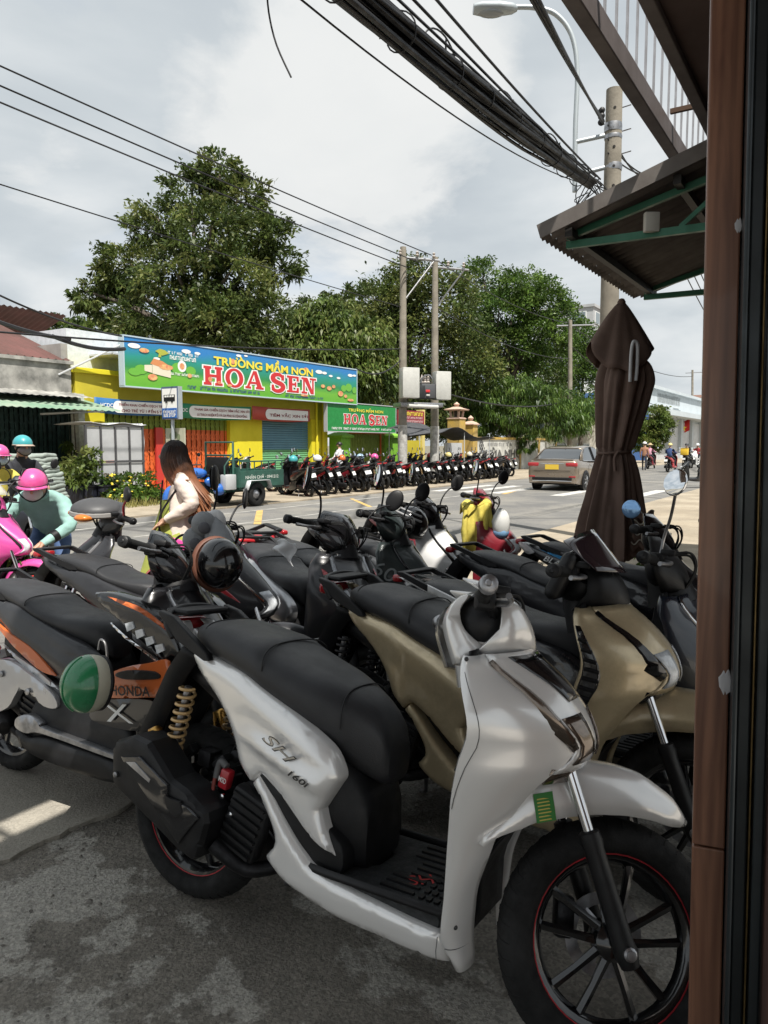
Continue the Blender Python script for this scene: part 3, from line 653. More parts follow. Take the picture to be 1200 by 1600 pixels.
# ---- second green sign and little gate
gn = 17.4
(sa, zt), (_, zb) = atn(511, 630, gn), atn(513, 672, gn); sb, zt1 = atn(618, 634, gn); zb1 = atn(618, 677, gn)[1]; zt, zb = (zt+zt1)/2, (zb+zb1)/2
s2g = thing('gate_sign', 'smaller plain green school sign over the lime green gate posts', 'sign', P((sa+sb)/2, gn, zb))
part(s2g, 'board', sbox(sa, sb, gn, gn+.12, zb, zt), mat('sign green', (.015, .23, .05), .5, var=.08)); 
for a_, b_, z0, z1 in ((sa-.03, sb+.03, zt+.002, zt+.035), (sa-.03, sb+.03, zb-.035, zb-.002), (sa-.035, sa-.003, zb, zt), (sb+.003, sb+.035, zb, zt)): part(s2g, 'frame', sbox(a_, b_, gn-.02, gn+.14, z0, z1), GREYM)
serif_sign(s2g, 'letters_red', 'HOA SEN', atn(537, 650, gn)[0], atn(605, 650, gn)[0], zb+(zt-zb)*.27, zb+(zt-zb)*.62, gn, RED, WTX, .05)
letters(s2g, 'letters_yellow', 'TRƯỜNG MẦM NON', 544, 640, 598, 642, (zt-zb)*.17, gn, YTX, .02)
scribble(s2g, 'small_print', atn(518, 650, gn)[0], atn(612, 650, gn)[0], zb+(zt-zb)*.10, .09, gn-.012, WTX, seed=9)
gate = thing('school_gate', 'olive green sheet gate with orange frame between lime green posts', 'gate', P(S_(565), 18))
for x in (531, 608):
    c = S_(x); part(gate, 'post', sbox(c-.32, c+.32, 17.7, 18.3, .03, Z_(x, 684)), LGRN)
    zt_ = Z_(x, 684); q = MB(); q.ring_loft([[P(c+a*k_, 18+b*k_, zt_+h) for a, b in ((-1, -1), (1, -1), (1, 1), (-1, 1))] for k_, h in ((.42, .003), (.42, .09), (.16, .22))]); part(gate, 'post_cap', q, LGRN)
ga, gb = S_(538), S_(601); zt_ = Z_(570, 678)
part(gate, 'lintel', sbox(ga, gb, 17.95, 18.1, zt_+.002, zt_+.14), ORG); part(gate, 'lintel', sbox(ga, gb, 17.94, 18.08, .5, .62), ORG)
for i in range(16):
    a = ga+(gb-ga)*i/16; part(gate, 'board', sbox(a+.01, a+(gb-ga)/16-.01, 18.0, 18.04, .05, zt_), OLIVE)
part(gate, 'upright', sbox(gb-.42, gb-.34, 17.95, 17.99, .05, zt_), ORG)
# yellow boundary wall and red notice board behind the poles
bw_ = thing('boundary_wall', 'low yellow wall section right of the lime green gate', 'wall', P(S_(650), 18.2))
part(bw_, 'wall', sbox(S_(614), S_(664), 18.2, 18.4, 0, Z_(640, 688)), YELD); part(bw_, 'pier', sbox(S_(664)+.003, S_(668), 18.15, 18.5, 0, Z_(665, 640)), mat('pale yellow trim', (.66, .55, .2), .7))
rn = 18.12; (sa, zt), (_, zb) = atn(622, 640, rn), atn(622, 672, rn); sb = atn(663, 640, rn)[0]
rb_ = thing('notice_board', 'dark red notice board with gold heading behind the transformer pole', 'sign', P((sa+sb)/2, rn, zb)); part(rb_, 'board', sbox(sa, sb, rn, rn+.06, zb, zt), mat('notice red', (.26, .025, .04), .5))
scribble(rb_, 'heading', sa+.5, sb-.1, zb+(zt-zb)*.84, .17, rn-.012, YTX, seed=11, dens=1)
for i in range(4): scribble(rb_, 'print_line', sa+.55+.06*i, sb-.12, zb+(zt-zb)*(.64-.17*i), .1, rn-.012, mat('print pink', (.7, .45, .45), .5), seed=12+i, dens=.9)
for x in (sa+.3, sb-.3): part(rb_, 'leg', sbox(x-.03, x+.03, rn+.07, rn+.13, 0, zb+.3), GREYM)
# ---- temple gate pillars and wall sign
OCH = mat('ochre plaster', (.50, .33, .07), .8, col2=(.35, .25, .10), vscale=2.2); TERRA = mat('pink terracotta', (.52, .36, .28), .7, var=.15, vscale=8)
def pillar(px, w_, ytop, ycap, label, lantern):
    n = 17.6; c = S_(px, n); z1 = Z_(px, ycap, n); z2 = Z_(px, ytop, n); r = thing('temple_pillar', label, 'pillar', P(c, n)); 
    part(r, 'shaft', sbox(c-w_, c+w_, n-w_, n+w_, 0, z1), OCH)
    def sq(lv): q = MB(); q.ring_loft([[P(c+a*k_, n+b*k_, h) for a, b in ((-1, -1), (1, -1), (1, 1), (-1, 1))] for k_, h in lv]); return q
    H = z2-z1
    if lantern:
        part(r, 'plinth', sq([(w_*1.1, z1+.003), (w_*1.1, z1+H*.06), (w_*.7, z1+H*.12)]), TERRA)
        for a in (-1, 1):
            for b in (-1, 1): part(r, 'lantern_post', MB().tube([P(c+a*w_*.6, n+b*w_*.6, z1+H*.12), P(c+a*w_*.72, n+b*w_*.72, z1+H*.47)], .07, 6), TERRA)
        part(r, 'lantern_core', MB().tube([P(c, n, z1+H*.1), P(c, n, z1+H*.48)], .12, 8), mat('lantern dark', (.06, .05, .04), .8))
        part(r, 'lantern_roof', sq([(w_*1.35, z1+H*.5), (w_*1.45, z1+H*.56), (w_*.8, z1+H*.64), (w_*.4, z1+H*.72)]), TERRA); z0 = z1+H*.72
    else: part(r, 'cap', sq([(w_*1.25, z1+.003), (w_*1.25, z1+H*.1), (w_*.9, z1+H*.25), (w_*.3, z1+H*.42)]), TERRA); z0 = z1+H*.4
    part(r, 'finial', MB().lathe([(.05, 0), (.13, (z2-z0)*.3), (.16, (z2-z0)*.5), (.09, (z2-z0)*.75), (.01, z2-z0)], 12, T(*P(c, n, z0))), TERRA, 60)
pillar(713, .34, 628, 655, 'tall ochre temple gate pillar topped with a stone lantern', True); pillar(735, .28, 649, 664, 'shorter ochre temple gate pillar with lotus bud finial', False)
tn = 17.5; a, b_ = S_(742, tn), S_(868, tn); zt = Z_(790, 687, tn)
tw = thing('temple_wall', 'weathered white temple wall with name lettering and yellow coping', 'wall', P((a+b_)/2, tn)); part(tw, 'wall', sbox(a, b_, tn, tn+.25, 0, zt), mat('stained white plaster', (.62, .62, .58), .8, col2=(.40, .40, .37), vscale=1.3))
part(tw, 'coping', sbox(a-.05, b_+.05, tn-.06, tn+.31, zt+.002, zt+.13), OCH)
for i in range(5): part(tw, 'pier', sbox(a+i*(b_-a)/4-.12, a+i*(b_-a)/4+.12, tn-.05, tn-.003, 0, zt), OCH) if i > 1 else None
GRY = mat('letter grey', (.10, .10, .10), .7)
letters(tw, 'letters', 'CHÙA NHƯ', 748, 710, 814, 706, .62, tn, GRY, .03)
em = MB()
for k_ in range(8): ell(em, S_(752, tn)+.22*cos(k_*pi/4), Z_(752, 696, tn)+.22*sin(k_*pi/4), .085, .085, tn-.013-.0004*k_, 8)
ell(em, S_(752, tn), Z_(752, 696, tn), .1, .1, tn-.018, 10); part(tw, 'lotus_mark', em, GRY, fix=False)
scribble(tw, 'small_print', S_(762, tn), S_(800, tn), Z_(780, 694, tn), .2, tn-.012, mat('letter pale', (.35, .35, .34), .7), seed=21); scribble(tw, 'small_print', S_(750, tn), S_(812, tn), Z_(780, 722, tn), .22, tn-.012, mat('letter pale', (.35, .35, .34), .7), seed=22)
gp = thing('metal_panel', 'plain pale grey metal panel standing before the temple pillars', 'panel', P(S_(709, 16.8), 16.8)); part(gp, 'sheet', sbox(S_(695, 16.8), S_(722, 16.8), 16.8, 16.84, .25, Z_(709, 692, 16.8)), GREYM)
for x in (697, 720): part(gp, 'leg', sbox(S_(x, 16.8)-.03, S_(x, 16.8)+.03, 16.85, 16.9, 0.03, Z_(709, 694, 16.8)), GREYM)
# ---- grey stall canopy on poles
TARP = mat('dark grey tarpaulin', (.06, .062, .068), .75, var=.2, vscale=2)
cn = 15.6; a, b_ = S_(634, cn), S_(738, cn); zc_ = Z_(690, 678, cn)
cp_ = thing('stall_canopy', 'sagging dark grey tarpaulin canopy on thin poles beside the transformer', 'canopy', P((a+b_)/2, cn)); rows = []
for i in range(17):
    u = i/16; rows.append([P(a+(b_-a)*u, cn+w_, zc_+.28*sin(pi*min(1, u*1.4))**2-.18*u-.22*(1-abs(w_)/1.2)*.6-.12*sin(2*pi*u*2)*.4+(.25 if w_ > 0 else 0)) for w_ in (-1.2, -.6, 0, .6, 1.2)])
part(cp_, 'cloth', MB().grid(rows), TARP, 60, solid=.012)
for x, w_ in ((.08, -1.1), (.5, -1.1), (.92, -1.1), (.08, 1.1), (.92, 1.1)): part(cp_, 'pole', MB().tube([P(a+(b_-a)*x, cn+w_, .03), P(a+(b_-a)*x, cn+w_, zc_+.05)], .02, 6), GREYM)
# ---- old house on the left
def corrug(s0, s1, n0, z0, n1, z1, pitch, amp, along=True):
    rows = []; k = int(abs(s1-s0)/pitch*4)
    for i in range(k+1):
        s_ = s0+(s1-s0)*i/k; d = amp*cos(2*pi*i/4)
        rows.append([P(s_, n0, z0+d), P(s_, (n0+n1)/2, (z0+z1)/2+d), P(s_, n1, z1+d)])
    return MB().grid(rows)
RUST = mat('rusty red roof sheet', (.13, .052, .045), .85, col2=(.085, .045, .038), vscale=.8); GAWN = mat('faded green awning sheet', (.16, .28, .19), .6, col2=(.27, .33, .25), vscale=1.5); STAIN = mat('water stained concrete', (.40, .39, .36), .9, col2=(.13, .13, .12), vscale=1.8)
hs0, hs1 = S_(-150), S_(115); h = thing('old_house', 'old single storey house with rusty red roof and dark green folding gate', 'house', P((hs0+hs1)/2, 19))
zf0, zf1 = Z_(60, 612), Z_(60, 565)
part(h, 'facade', sbox(hs0, hs1, 18, 18.3, zf0, zf1), STAIN); part(h, 'coping', sbox(hs0, hs1+.05, 17.93, 18.33, zf1+.002, zf1+.09), STAIN)
part(h, 'roof', corrug(hs0, hs1+.2, 18.2, zf1+.12, 24.5, zf1+2.5, .22, .028), RUST, 179); part(h, 'roof', corrug(hs0, hs1+4.5, 30.8, zf1+.5, 24.5, zf1+2.53, .22, .028), RUST, 179)
part(h, 'roof_patch', corrug(S_(25), S_(58), 21.5, zf1+1.40, 24.0, zf1+2.37, .22, .028), mat('pale translucent sheet', (.45, .55, .5), .5), 179)
part(h, 'awning', corrug(hs0, S_(135), 16.4, Z_(60, 637, 16.4), 18.0, Z_(60, 621, 18), .2, .014), GAWN, 179)
part(h, 'upper_awning', corrug(hs0, S_(120), 17.2, Z_(60, 617, 17.2), 18.0, Z_(60, 610, 18), .2, .010), STAIN, 179)
part(h, 'pillar', sbox(S_(117), S_(127), 17.8, 18.4, 0, zf0), mat('pale painted column', (.55, .57, .5), .8, var=.2)); part(h, 'pillar', sbox(S_(128), S_(133), 18.1, 18.4, 0, zf0), LGRN)
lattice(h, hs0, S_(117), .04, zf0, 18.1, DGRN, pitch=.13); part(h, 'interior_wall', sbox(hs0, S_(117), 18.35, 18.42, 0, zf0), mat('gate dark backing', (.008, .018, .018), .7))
part(h, 'gable', sbox(hs1+.0, hs1+.2, 18.4, 27, 0, zf1+.6), CONCW)
part(h, 'strut', MB().tube([P(S_(62), 17.9, Z_(62, 647)), P(S_(112), 16.6, Z_(112, 640, 16.6))], .03, 6), GREYM)
# ---- far buildings at the end of the street
BLUEW = mat('blue cladding', (.06, .14, .36), .6, var=.08, vscale=1); PALEB = mat('pale grey blue render', (.50, .55, .58), .7, var=.06, vscale=.6)
fn = 17.0; a, b_ = S_(1012, fn), S_(1096, fn); zt = Z_(1012, 605, fn); zh = Z_(1012, 648, fn)
wh = thing('warehouse', 'pale blue grey warehouse with blue side cladding at the street end', 'building', P((a+b_)/2, fn+5))
part(wh, 'wall', sbox(a, b_, fn, fn+.4, 0, zt), PALEB); part(wh, 'side_wall', sbox(a-.3, a-.003, fn, fn+14, 0, zt-.3), BLUEW); part(wh, 'roof', sbox(a, b_, fn+.41, fn+14, zt-1, zt-.8), GREYM)
part(wh, 'parapet', sbox(a-.4, b_+.2, fn-.3, fn+.5, zt+.003, zt+.3), PALEB); part(wh, 'canopy', sbox(a, b_, fn-1.8, fn-.003, zh, zh+.5), PALEB)
for u in (.22, .42):
    c = a+(b_-a)*u; wo = part(wh, 'window', sbox(c-1.5, c+1.5, fn-.06, fn-.003, zt*.62, zt*.8), mat('window frame white', (.6, .62, .62), .5)); 
    for i in range(3): sub(wo, wh, 'pane', sbox(c-1.4+i*.95, c-.55+i*.95, fn-.08, fn-.062, zt*.63, zt*.79), mat('dusty glass', (.18, .22, .24), .15))
scribble(wh, 'wall_lettering', a+(b_-a)*.12, a+(b_-a)*.5, zt*.9, .9, fn-.02, mat('letter pale grey', (.3, .33, .34), .7), seed=33)
for i in range(4): part(wh, 'shutter', sbox(a+(b_-a)*(.08+.22*i), a+(b_-a)*(.25+.22*i), fn-.1, fn-.004, 0, zh-.3), GREYM)
for i in range(5): part(wh, 'pier', sbox(a+(b_-a)*(.03+.22*i), a+(b_-a)*(.06+.22*i), fn-.4, fn-.003, 0, zh-.003), PALEB)
def block(label, px0, px1, ytop, n, depth, mcol, rows_=6, cols_=3, name='apartment_block'):
    a, b_ = S_(px0, n), S_(px1, n); zt = Z_((px0+px1)/2, ytop, n); r = thing(name, label, 'building', P((a+b_)/2, n+depth/2))
    part(r, 'wall', sbox(a, b_, n, n+depth, 0, zt), mcol); part(r, 'parapet', sbox(a-.2, b_+.2, n-.2, n+depth+.2, zt+.003, zt+.4), mcol)
    for i in range(rows_):
        for j in range(cols_):
            z = zt*(i+.35)/rows_; c = a+(b_-a)*(j+.5)/cols_; w2 = (b_-a)/cols_*.28
            wo = part(r, 'window', sbox(c-w2, c+w2, n-.08, n-.003, z, z+zt/rows_*.5), WBOARD); sub(wo, r, 'pane', sbox(c-w2*.88, c+w2*.88, n-.1, n-.082, z+.1, z+zt/rows_*.5-.1), mat('dusty glass', (.18, .22, .24), .15))
            nd = n+depth*(j+.5)/cols_; w3 = depth/cols_*.28
            wo = part(r, 'window', sbox(a-.08, a-.003, nd-w3, nd+w3, z, z+zt/rows_*.5), WBOARD); sub(wo, r, 'pane', sbox(a-.1, a-.082, nd-w3*.88, nd+w3*.88, z+.1, z+zt/rows_*.5-.1), mat('dusty glass', (.18, .22, .24), .15))
    return r
block('grey unfinished apartment block rising behind the trees beside the parasol', 922, 945, 482, 34, 9, mat('grey render', (.40, .41, .42), .8, var=.08, vscale=.5), 6, 2)
block('white low house with blue band behind the parasol', 926, 950, 590, 24, 9, mat('off white render', (.62, .63, .62), .8, var=.06, vscale=.5), 3, 2, 'house')
block('narrow brick red shophouse at the far end by the flag', 1097, 1125, 625, 17.5, 9, mat('brick red render', (.40, .24, .19), .8, var=.1, vscale=.5), 3, 2, 'shophouse')
block('low pale shophouse seen between temple trees and round tree', 930, 985, 655, 19, 8, mat('pale cream render', (.55, .52, .45), .8, var=.06, vscale=.5), 2, 4, 'shophouse')
# ================================================================ trees and plants
def leaf_mat(name, c, tr=.35):
    m = bpy.data.materials.new(name); m.use_nodes = True; t = m.node_tree; t.nodes.clear(); o = N(t, 'ShaderNodeOutputMaterial')
    d = N(t, 'ShaderNodeBsdfPrincipled'); d.inputs['Roughness'].default_value = .42; d.inputs['Specular IOR Level'].default_value = .35
    co = N(t, 'ShaderNodeTexCoord'); n = N(t, 'ShaderNodeTexNoise'); n.inputs['Scale'].default_value = .9; n.inputs['Detail'].default_value = 5; t.links.new(co.outputs['Object'], n.inputs['Vector'])
    r = ramp(t, n.outputs[0], [(.35, tuple(x*.6 for x in c)), (.65, tuple(x*1.3 for x in c))]); t.links.new(r.outputs[0], d.inputs['Base Color'])
    tl_ = N(t, 'ShaderNodeBsdfTranslucent'); t.links.new(r.outputs[0], tl_.inputs[0])
    mxs = N(t, 'ShaderNodeMixShader'); mxs.inputs[0].default_value = tr; t.links.new(d.outputs[0], mxs.inputs[1]); t.links.new(tl_.outputs[0], mxs.inputs[2]); t.links.new(mxs.outputs[0], o.inputs[0]); return m
LEAVES = dict(dark=[leaf_mat('dark leaf', (.050, .078, .020)), leaf_mat('mid leaf', (.088, .122, .030)), leaf_mat('olive leaf', (.155, .175, .05))],
              mid=[leaf_mat('green leaf a', (.048, .095, .018)), leaf_mat('green leaf b', (.08, .145, .024)), leaf_mat('green leaf c', (.13, .20, .04))],
              light=[leaf_mat('light leaf a', (.065, .105, .025)), leaf_mat('light leaf b', (.115, .165, .035)), leaf_mat('light leaf c', (.18, .21, .06))])
BARK = mat('grey brown bark', (.12, .10, .08), .9, var=.3, vscale=4, bump=.6, bscale=12)
def crown_mesh(name, clumps, nleaf, size, mats, parent, rng, droop=.0, sub=64, shell=.45, spread=.32, aspect=.42, origin=(0, 0, 0)):
    vol = np.array([c[3]*c[4]*c[5] for c in clumps])**.66; vol /= vol.sum(); Vs, mi = [], []
    per = np.maximum(1, (vol*nleaf).astype(int))
    for c, k in zip(clumps, per):
        ns = max(4, k//sub)
        d = rng.normal(size=(ns, 3)); d /= np.linalg.norm(d, axis=1)[:, None]; rad = shell+(1-shell)*rng.random(ns)**.6
        cen = np.array(c[:3])+d*rad[:, None]*np.array(c[3:6])
        idx = rng.integers(0, ns, k); sg = min(spread*.62*min(c[3:6]), .55)
        p = cen[idx]+rng.normal(size=(k, 3))*sg*np.array([1, 1, .6])
        out_ = d[idx]*.8+rng.normal(size=(k, 3))*.7; out_[:, 2] += .35-droop*1.6; out_ /= np.linalg.norm(out_, axis=1)[:, None]
        rn = rng.normal(size=(k, 3)); side = np.cross(out_, rn); side /= np.linalg.norm(side, axis=1)[:, None]+1e-9
        nrm = np.cross(out_, side)
        L = size*(.6+.8*rng.random(k))[:, None]; W_ = L*aspect
        tip = p+out_*L - np.array([0, 0, 1])*L*(.25+droop*.5)
        mid = p+out_*L*.5
        Vs.append(np.stack([p, mid+side*W_*.5+nrm*W_*.12, tip, mid-side*W_*.5+nrm*W_*.12], 1))
        tint = rng.random(ns)[idx]*.7+rng.random(k)*.3
        mi.append(np.digitize(tint, [.36, .68]))
    V = np.concatenate(Vs).reshape(-1, 3)-np.array(origin); mi = np.concatenate(mi); n = len(mi)
    me = bpy.data.meshes.new(name); me.vertices.add(len(V)); me.vertices.foreach_set('co', V.ravel())
    me.loops.add(4*n); me.loops.foreach_set('vertex_index', np.arange(4*n)); me.polygons.add(n); me.polygons.foreach_set('loop_start', np.arange(n)*4)
    for m in mats: me.materials.append(m)
    me.polygons.foreach_set('material_index', mi.astype(np.int32)); me.update(calc_edges=True); me.validate()
    o = bpy.data.objects.new(name, me); C.objects.link(o); o.parent = parent; return o
def tree(label, base, clumps, nleaf, size, kind, trunk_r=.3, seed=1, name='tree', cat='tree', group=None, **k):
    """clumps in world coordinates (cx,cy,cz,rx,ry,rz)"""
    rng = np.random.default_rng(seed); r = thing(name, label, cat, base, group=group); b = Vector(base); q = MB(); rr_ = random.Random(seed)
    top = max(clumps, key=lambda c: c[2]); fork = b.lerp(Vector(top[:3]), .42); fork.x = b.x+(fork.x-b.x)*.6
    q.tube([p-b for p in cr([b-Vector((0, 0, .2)), b.lerp(fork, .5)+Vector((.1, .05, 0)), fork, Vector(top[:3])], 4)], [trunk_r*(1-.075*i) for i in range(13)][:13], 9)
    t_ = obj('trunk', q, BARK, r, 60)
    for c in clumps:
        e = Vector(c[:3])+Vector((0, 0, c[5]*.3)); st = fork.lerp(e, rr_.uniform(.0, .15)); lm = MB()
        lm.tube([p-b for p in cr([st, st.lerp(e, .5)+Vector((rr_.uniform(-.3, .3), rr_.uniform(-.3, .3), .3)), e], 4)], [trunk_r*.45*(1-.1*i) for i in range(9)], 6); obj('limb', lm, BARK, t_, 60)
    crown_mesh('crown', clumps, nleaf, size, LEAVES[kind], r, rng, origin=base, **k); return r
def px_clumps(d, items):
    """items: (px,py, radius_px_x, radius_px_z, depth offset)"""
    o = []
    for px, py, rx, rz, dd in items:
        p = aty(px, py, d+dd); s_ = (d+dd)/FPX*1.02; o.append((p.x, p.y, p.z, rx*s_, max(rx, rz)*s_*.9, rz*s_))
    return o
def gz(px, d, dd=0): p = aty(px, 700, d); return (p.x, p.y, 0)
tree('tallest tree, broad dark green crown tapering to a top above the school', gz(300, 33),
     px_clumps(33, [(345, 268, 38, 26, 0), (300, 305, 48, 36, .5), (372, 318, 48, 36, 0), (245, 350, 48, 36, 1), (330, 370, 62, 48, -1.5), (415, 375, 42, 40, 0), (195, 415, 46, 34, .5), (270, 430, 60, 44, -2), (360, 440, 62, 46, -2), (430, 415, 36, 34, .5), (135, 462, 30, 22, 0), (185, 478, 46, 26, 1), (250, 500, 60, 40, -1), (340, 510, 66, 44, -2), (405, 500, 48, 44, -.5), (290, 545, 70, 34, 0), (390, 550, 50, 30, 0), (165, 440, 30, 22, .5)]), 48825, 0.245, 'dark', .42, 3, spread=.34, aspect=.36, shell=.5)
tree('pale green drooping tree directly behind the right end of the long school sign', gz(530, 38),
     px_clumps(38, [(520, 500, 48, 30, 0), (480, 520, 40, 34, 0), (560, 530, 48, 40, 0), (500, 560, 55, 40, -.5), (575, 580, 38, 40, 0), (540, 590, 50, 40, -.5), (455, 545, 36, 34, 1)]), 23625, 0.245, 'light', .25, 5, droop=.6, spread=.36, aspect=.46)
tree('dark tree behind the two transformer poles', gz(630, 44),
     px_clumps(44, [(650, 440, 52, 40, 0), (610, 480, 56, 46, 0), (690, 480, 60, 52, 0), (640, 550, 70, 56, 1), (720, 560, 60, 60, 1), (590, 545, 40, 50, 1.5), (560, 470, 30, 28, 2), (640, 630, 90, 50, 2)]), 36225, 0.259, 'dark', .35, 7)
tree('mid green tree with layered leafy shelves right of the transformer poles', gz(800, 52),
     px_clumps(52, [(755, 440, 46, 30, 0), (815, 455, 52, 28, -1), (850, 478, 44, 30, 0), (780, 490, 60, 34, -1), (845, 525, 52, 32, -1), (790, 545, 60, 34, 0), (855, 580, 40, 32, 0), (740, 520, 40, 46, 1), (830, 440, 26, 26, 0), (875, 500, 24, 34, .5)]), 39375, 0.230, 'mid', .32, 9, shell=.55)
tree('tree crown between the mid green tree and the brown parasol', gz(905, 62), px_clumps(62, [(900, 560, 36, 40, 0), (915, 530, 26, 30, 0), (905, 610, 36, 34, 0), (885, 640, 40, 30, 0)]), 14175, 0.259, 'mid', .25, 11)
tree('sprawling feathery tree hanging over the temple wall', gz(800, 45.5), px_clumps(45, [(800, 605, 50, 20, 0), (760, 630, 38, 24, 0), (845, 625, 44, 24, 0), (800, 650, 60, 24, .4), (740, 660, 26, 18, 0), (875, 660, 40, 26, .6), (900, 640, 34, 28, 1)]), 20475, 0.216, 'mid', .2, 13, droop=.7, spread=.36, aspect=.26)
tree('low round light green roadside tree right of the parasol', gz(1018, 62), px_clumps(62, [(1020, 650, 24, 16, 0), (1002, 668, 22, 18, 0), (1030, 668, 20, 18, 0), (1015, 690, 26, 16, 0)]), 10080, 0.259, 'light', .2, 15)
tree('low distant tree line between old house roof and tall tree', gz(60, 46), px_clumps(46, [(20, 505, 40, 16, 0), (80, 510, 46, 16, 0), (150, 520, 50, 22, 0), (210, 530, 50, 30, 0), (-40, 500, 40, 20, 0)]), 11340, 0.302, 'light', .2, 17)
tree('far dark tree filling the gap behind the drooping pale tree', gz(500, 56), px_clumps(56, [(540, 468, 34, 18, 0), (585, 470, 36, 26, 0), (500, 480, 40, 24, 0), (550, 520, 60, 40, 0), (470, 500, 40, 30, 0), (610, 600, 60, 60, 0), (700, 640, 80, 40, 0)]), 18900, 0.302, 'dark', .3, 19)
tree('shaded tree mass behind the temple pillars', gz(730, 56), px_clumps(56, [(690, 610, 60, 50, 0), (760, 590, 60, 50, 0), (830, 600, 60, 50, 0), (740, 660, 90, 40, 0)]), 17325, 0.288, 'dark', .3, 23)
# hanging creepers on the temple wall
tree('leafy creeper trailing down the white temple wall', tuple(P(S_(815, 17.2), 17.3)), px_clumps(P(S_(815, 17.2), 17.2).y, [(806, 690, 10, 22, 0), (822, 700, 9, 26, 0), (795, 678, 12, 14, 0), (832, 685, 12, 20, 0)]), 1620, 0.144, 'mid', .04, 25, name='creeper', cat='plant', droop=1.)
# palm
def palm(label, base, h, nf, L, seed):
    r = thing('palm', label, 'plant', base); rr_ = random.Random(seed); q = MB().tube([(0, 0, -.05), (.03, 0, h*.5), (.0, .02, h)], [.09, .07, .06], 8); obj('trunk', q, BARK, r, 60)
    for k in range(nf):
        a = 2*pi*k/nf+rr_.uniform(-.2, .2); lift = rr_.uniform(.5, 1.1); pts = cr([(0, 0, h), (cos(a)*L*.35, sin(a)*L*.35, h+L*.45*lift), (cos(a)*L*.75, sin(a)*L*.75, h+L*.35*lift-.1), (cos(a)*L, sin(a)*L, h-.1*L)], 5)
        f = MB().tube(pts, [.018*(1-.05*i) for i in range(len(pts))], 4)
        for i in range(2, len(pts)-1):
            p = pts[i]; t_ = (pts[i+1]-p).normalized(); sd = t_.cross(Vector((0, 0, 1))).normalized(); l_ = L*.34*sin(pi*(i+1)/(len(pts)+2))+.08
            for s_ in (-1, 1):
                for j in (0, .5):
                    p2 = p.lerp(pts[i+1], j); e = p2+sd*s_*l_+t_*l_*.5-Vector((0, 0, l_*.45)); f.add([p2-t_*.03, p2+t_*.03, e], [(0, 1, 2)])
        obj('frond', f, LEAVES['light'][k % 3], r, 0)
    return r
palm('small palm with arching yellow green fronds over the temple wall', tuple(P(S_(846, 18.2), 18.2)), 1.9, 11, 1.5, 4)
# flowering shrub, pots, vine
sb_ = P(S_(203, 15.4), 15.4)
shr = thing('flowering_shrub', 'bushy green shrub dotted with yellow flowers before the grey framed panel', 'shrub', tuple(sb_))
cl_ = [(c[0], c[1], c[2], c[3], c[4], c[5]) for c in px_clumps(sb_.y, [(185, 762, 26, 22, 0), (215, 765, 26, 24, -.2), (200, 780, 30, 18, -.3), (235, 778, 16, 20, 0), (170, 780, 18, 16, 0)])]
crown_mesh('foliage', cl_, 3000, .13, LEAVES['mid'], shr, np.random.default_rng(31), origin=tuple(sb_), shell=.3, spread=.45)
q = MB()
for k in range(14): q.tube([(random.uniform(-.5, .5), random.uniform(-.2, .2), 0), (random.uniform(-.7, .7), random.uniform(-.2, .2), .8)], .012, 5)
obj('stems', q, BARK, shr, 0)
q = MB(); rr_ = random.Random(5)
YFL = mat('yellow petals', (.75, .60, .06), .6)
for k in range(46):
    c = rr_.choice(cl_[:3]); a = rr_.uniform(0, 2*pi); e = rr_.uniform(-.2, 1.2); p = Vector((c[0]+c[3]*cos(a)*cos(e)*.9, c[1]-c[4]*abs(sin(a))*cos(e)*.95, c[2]+c[5]*sin(e)))-sb_; q.ball(p, (.035, .035, .025), 6, 4)
o = obj('flowers', q, YFL, shr, 60); o['kind'] = 'stuff'
gs = MB(); rr_ = random.Random(8)
for k in range(700):
    p = P(S_(rr_.uniform(150, 245), 14.9), rr_.uniform(14.3, 15.4), .03); h_ = rr_.uniform(.08, .3); a = rr_.uniform(0, 6.28); d = Vector((cos(a), sin(a), 0)); gs.add([p-d*.008, p+d*.008, p+Vector((rr_.uniform(-.1, .1), rr_.uniform(-.1, .1), h_))], [(0, 1, 2)])
tag(obj('weeds', gs, mat('dry yellow grass', (.26, .24, .07), .8), None, 0), 'dry yellow grass tufts at the foot of the flowering shrub', 'grass', kind='stuff')
POT = mat('dark glazed pot', (.02, .022, .035), .35, var=.3)
for i, (px, py, r0, lb) in enumerate(((116, 790, .24, 'dark pot plant beside the column, furthest left of three'), (136, 788, .26, 'dark pot plant, middle of three by the old house column'), (168, 787, .25, 'dark ribbed pot plant nearest the flowering shrub'))):
    p = atz(px, py, .035); r = thing('pot_plant', lb, 'pot plant', tuple(p), group='pots by the old house'); obj('pot', MB().lathe([(r0*.75, 0), (r0, .15), (r0*1.05, .3), (r0*1.0, .42), (r0*1.1, .44), (r0*1.1, .48), (r0*.95, .48), (r0*.9, .42)], 18), POT, r, 40)
    if i < 2: crown_mesh('foliage', [(p.x, p.y, .85, .4, .4, .38), (p.x+.15, p.y, 1.15, .3, .3, .28)], 500, .14, LEAVES['light'], r, np.random.default_rng(40+i), origin=tuple(p), spread=.5)
    else: crown_mesh('foliage', [(p.x, p.y, .6, .2, .2, .14)], 80, .12, LEAVES['mid'], r, np.random.default_rng(40+i), origin=tuple(p), spread=.5)
p = P(S_(117, 17.7), 17.7); r = thing('climbing_vine', 'leafy vine climbing the pale column of the old house', 'plant', tuple(p))
crown_mesh('foliage', px_clumps(p.y, [(118, 700, 8, 30, 0), (116, 740, 10, 26, 0), (120, 765, 10, 16, 0)]), 700, .13, LEAVES['mid'], r, np.random.default_rng(51), origin=tuple(p), spread=.5, droop=.5)
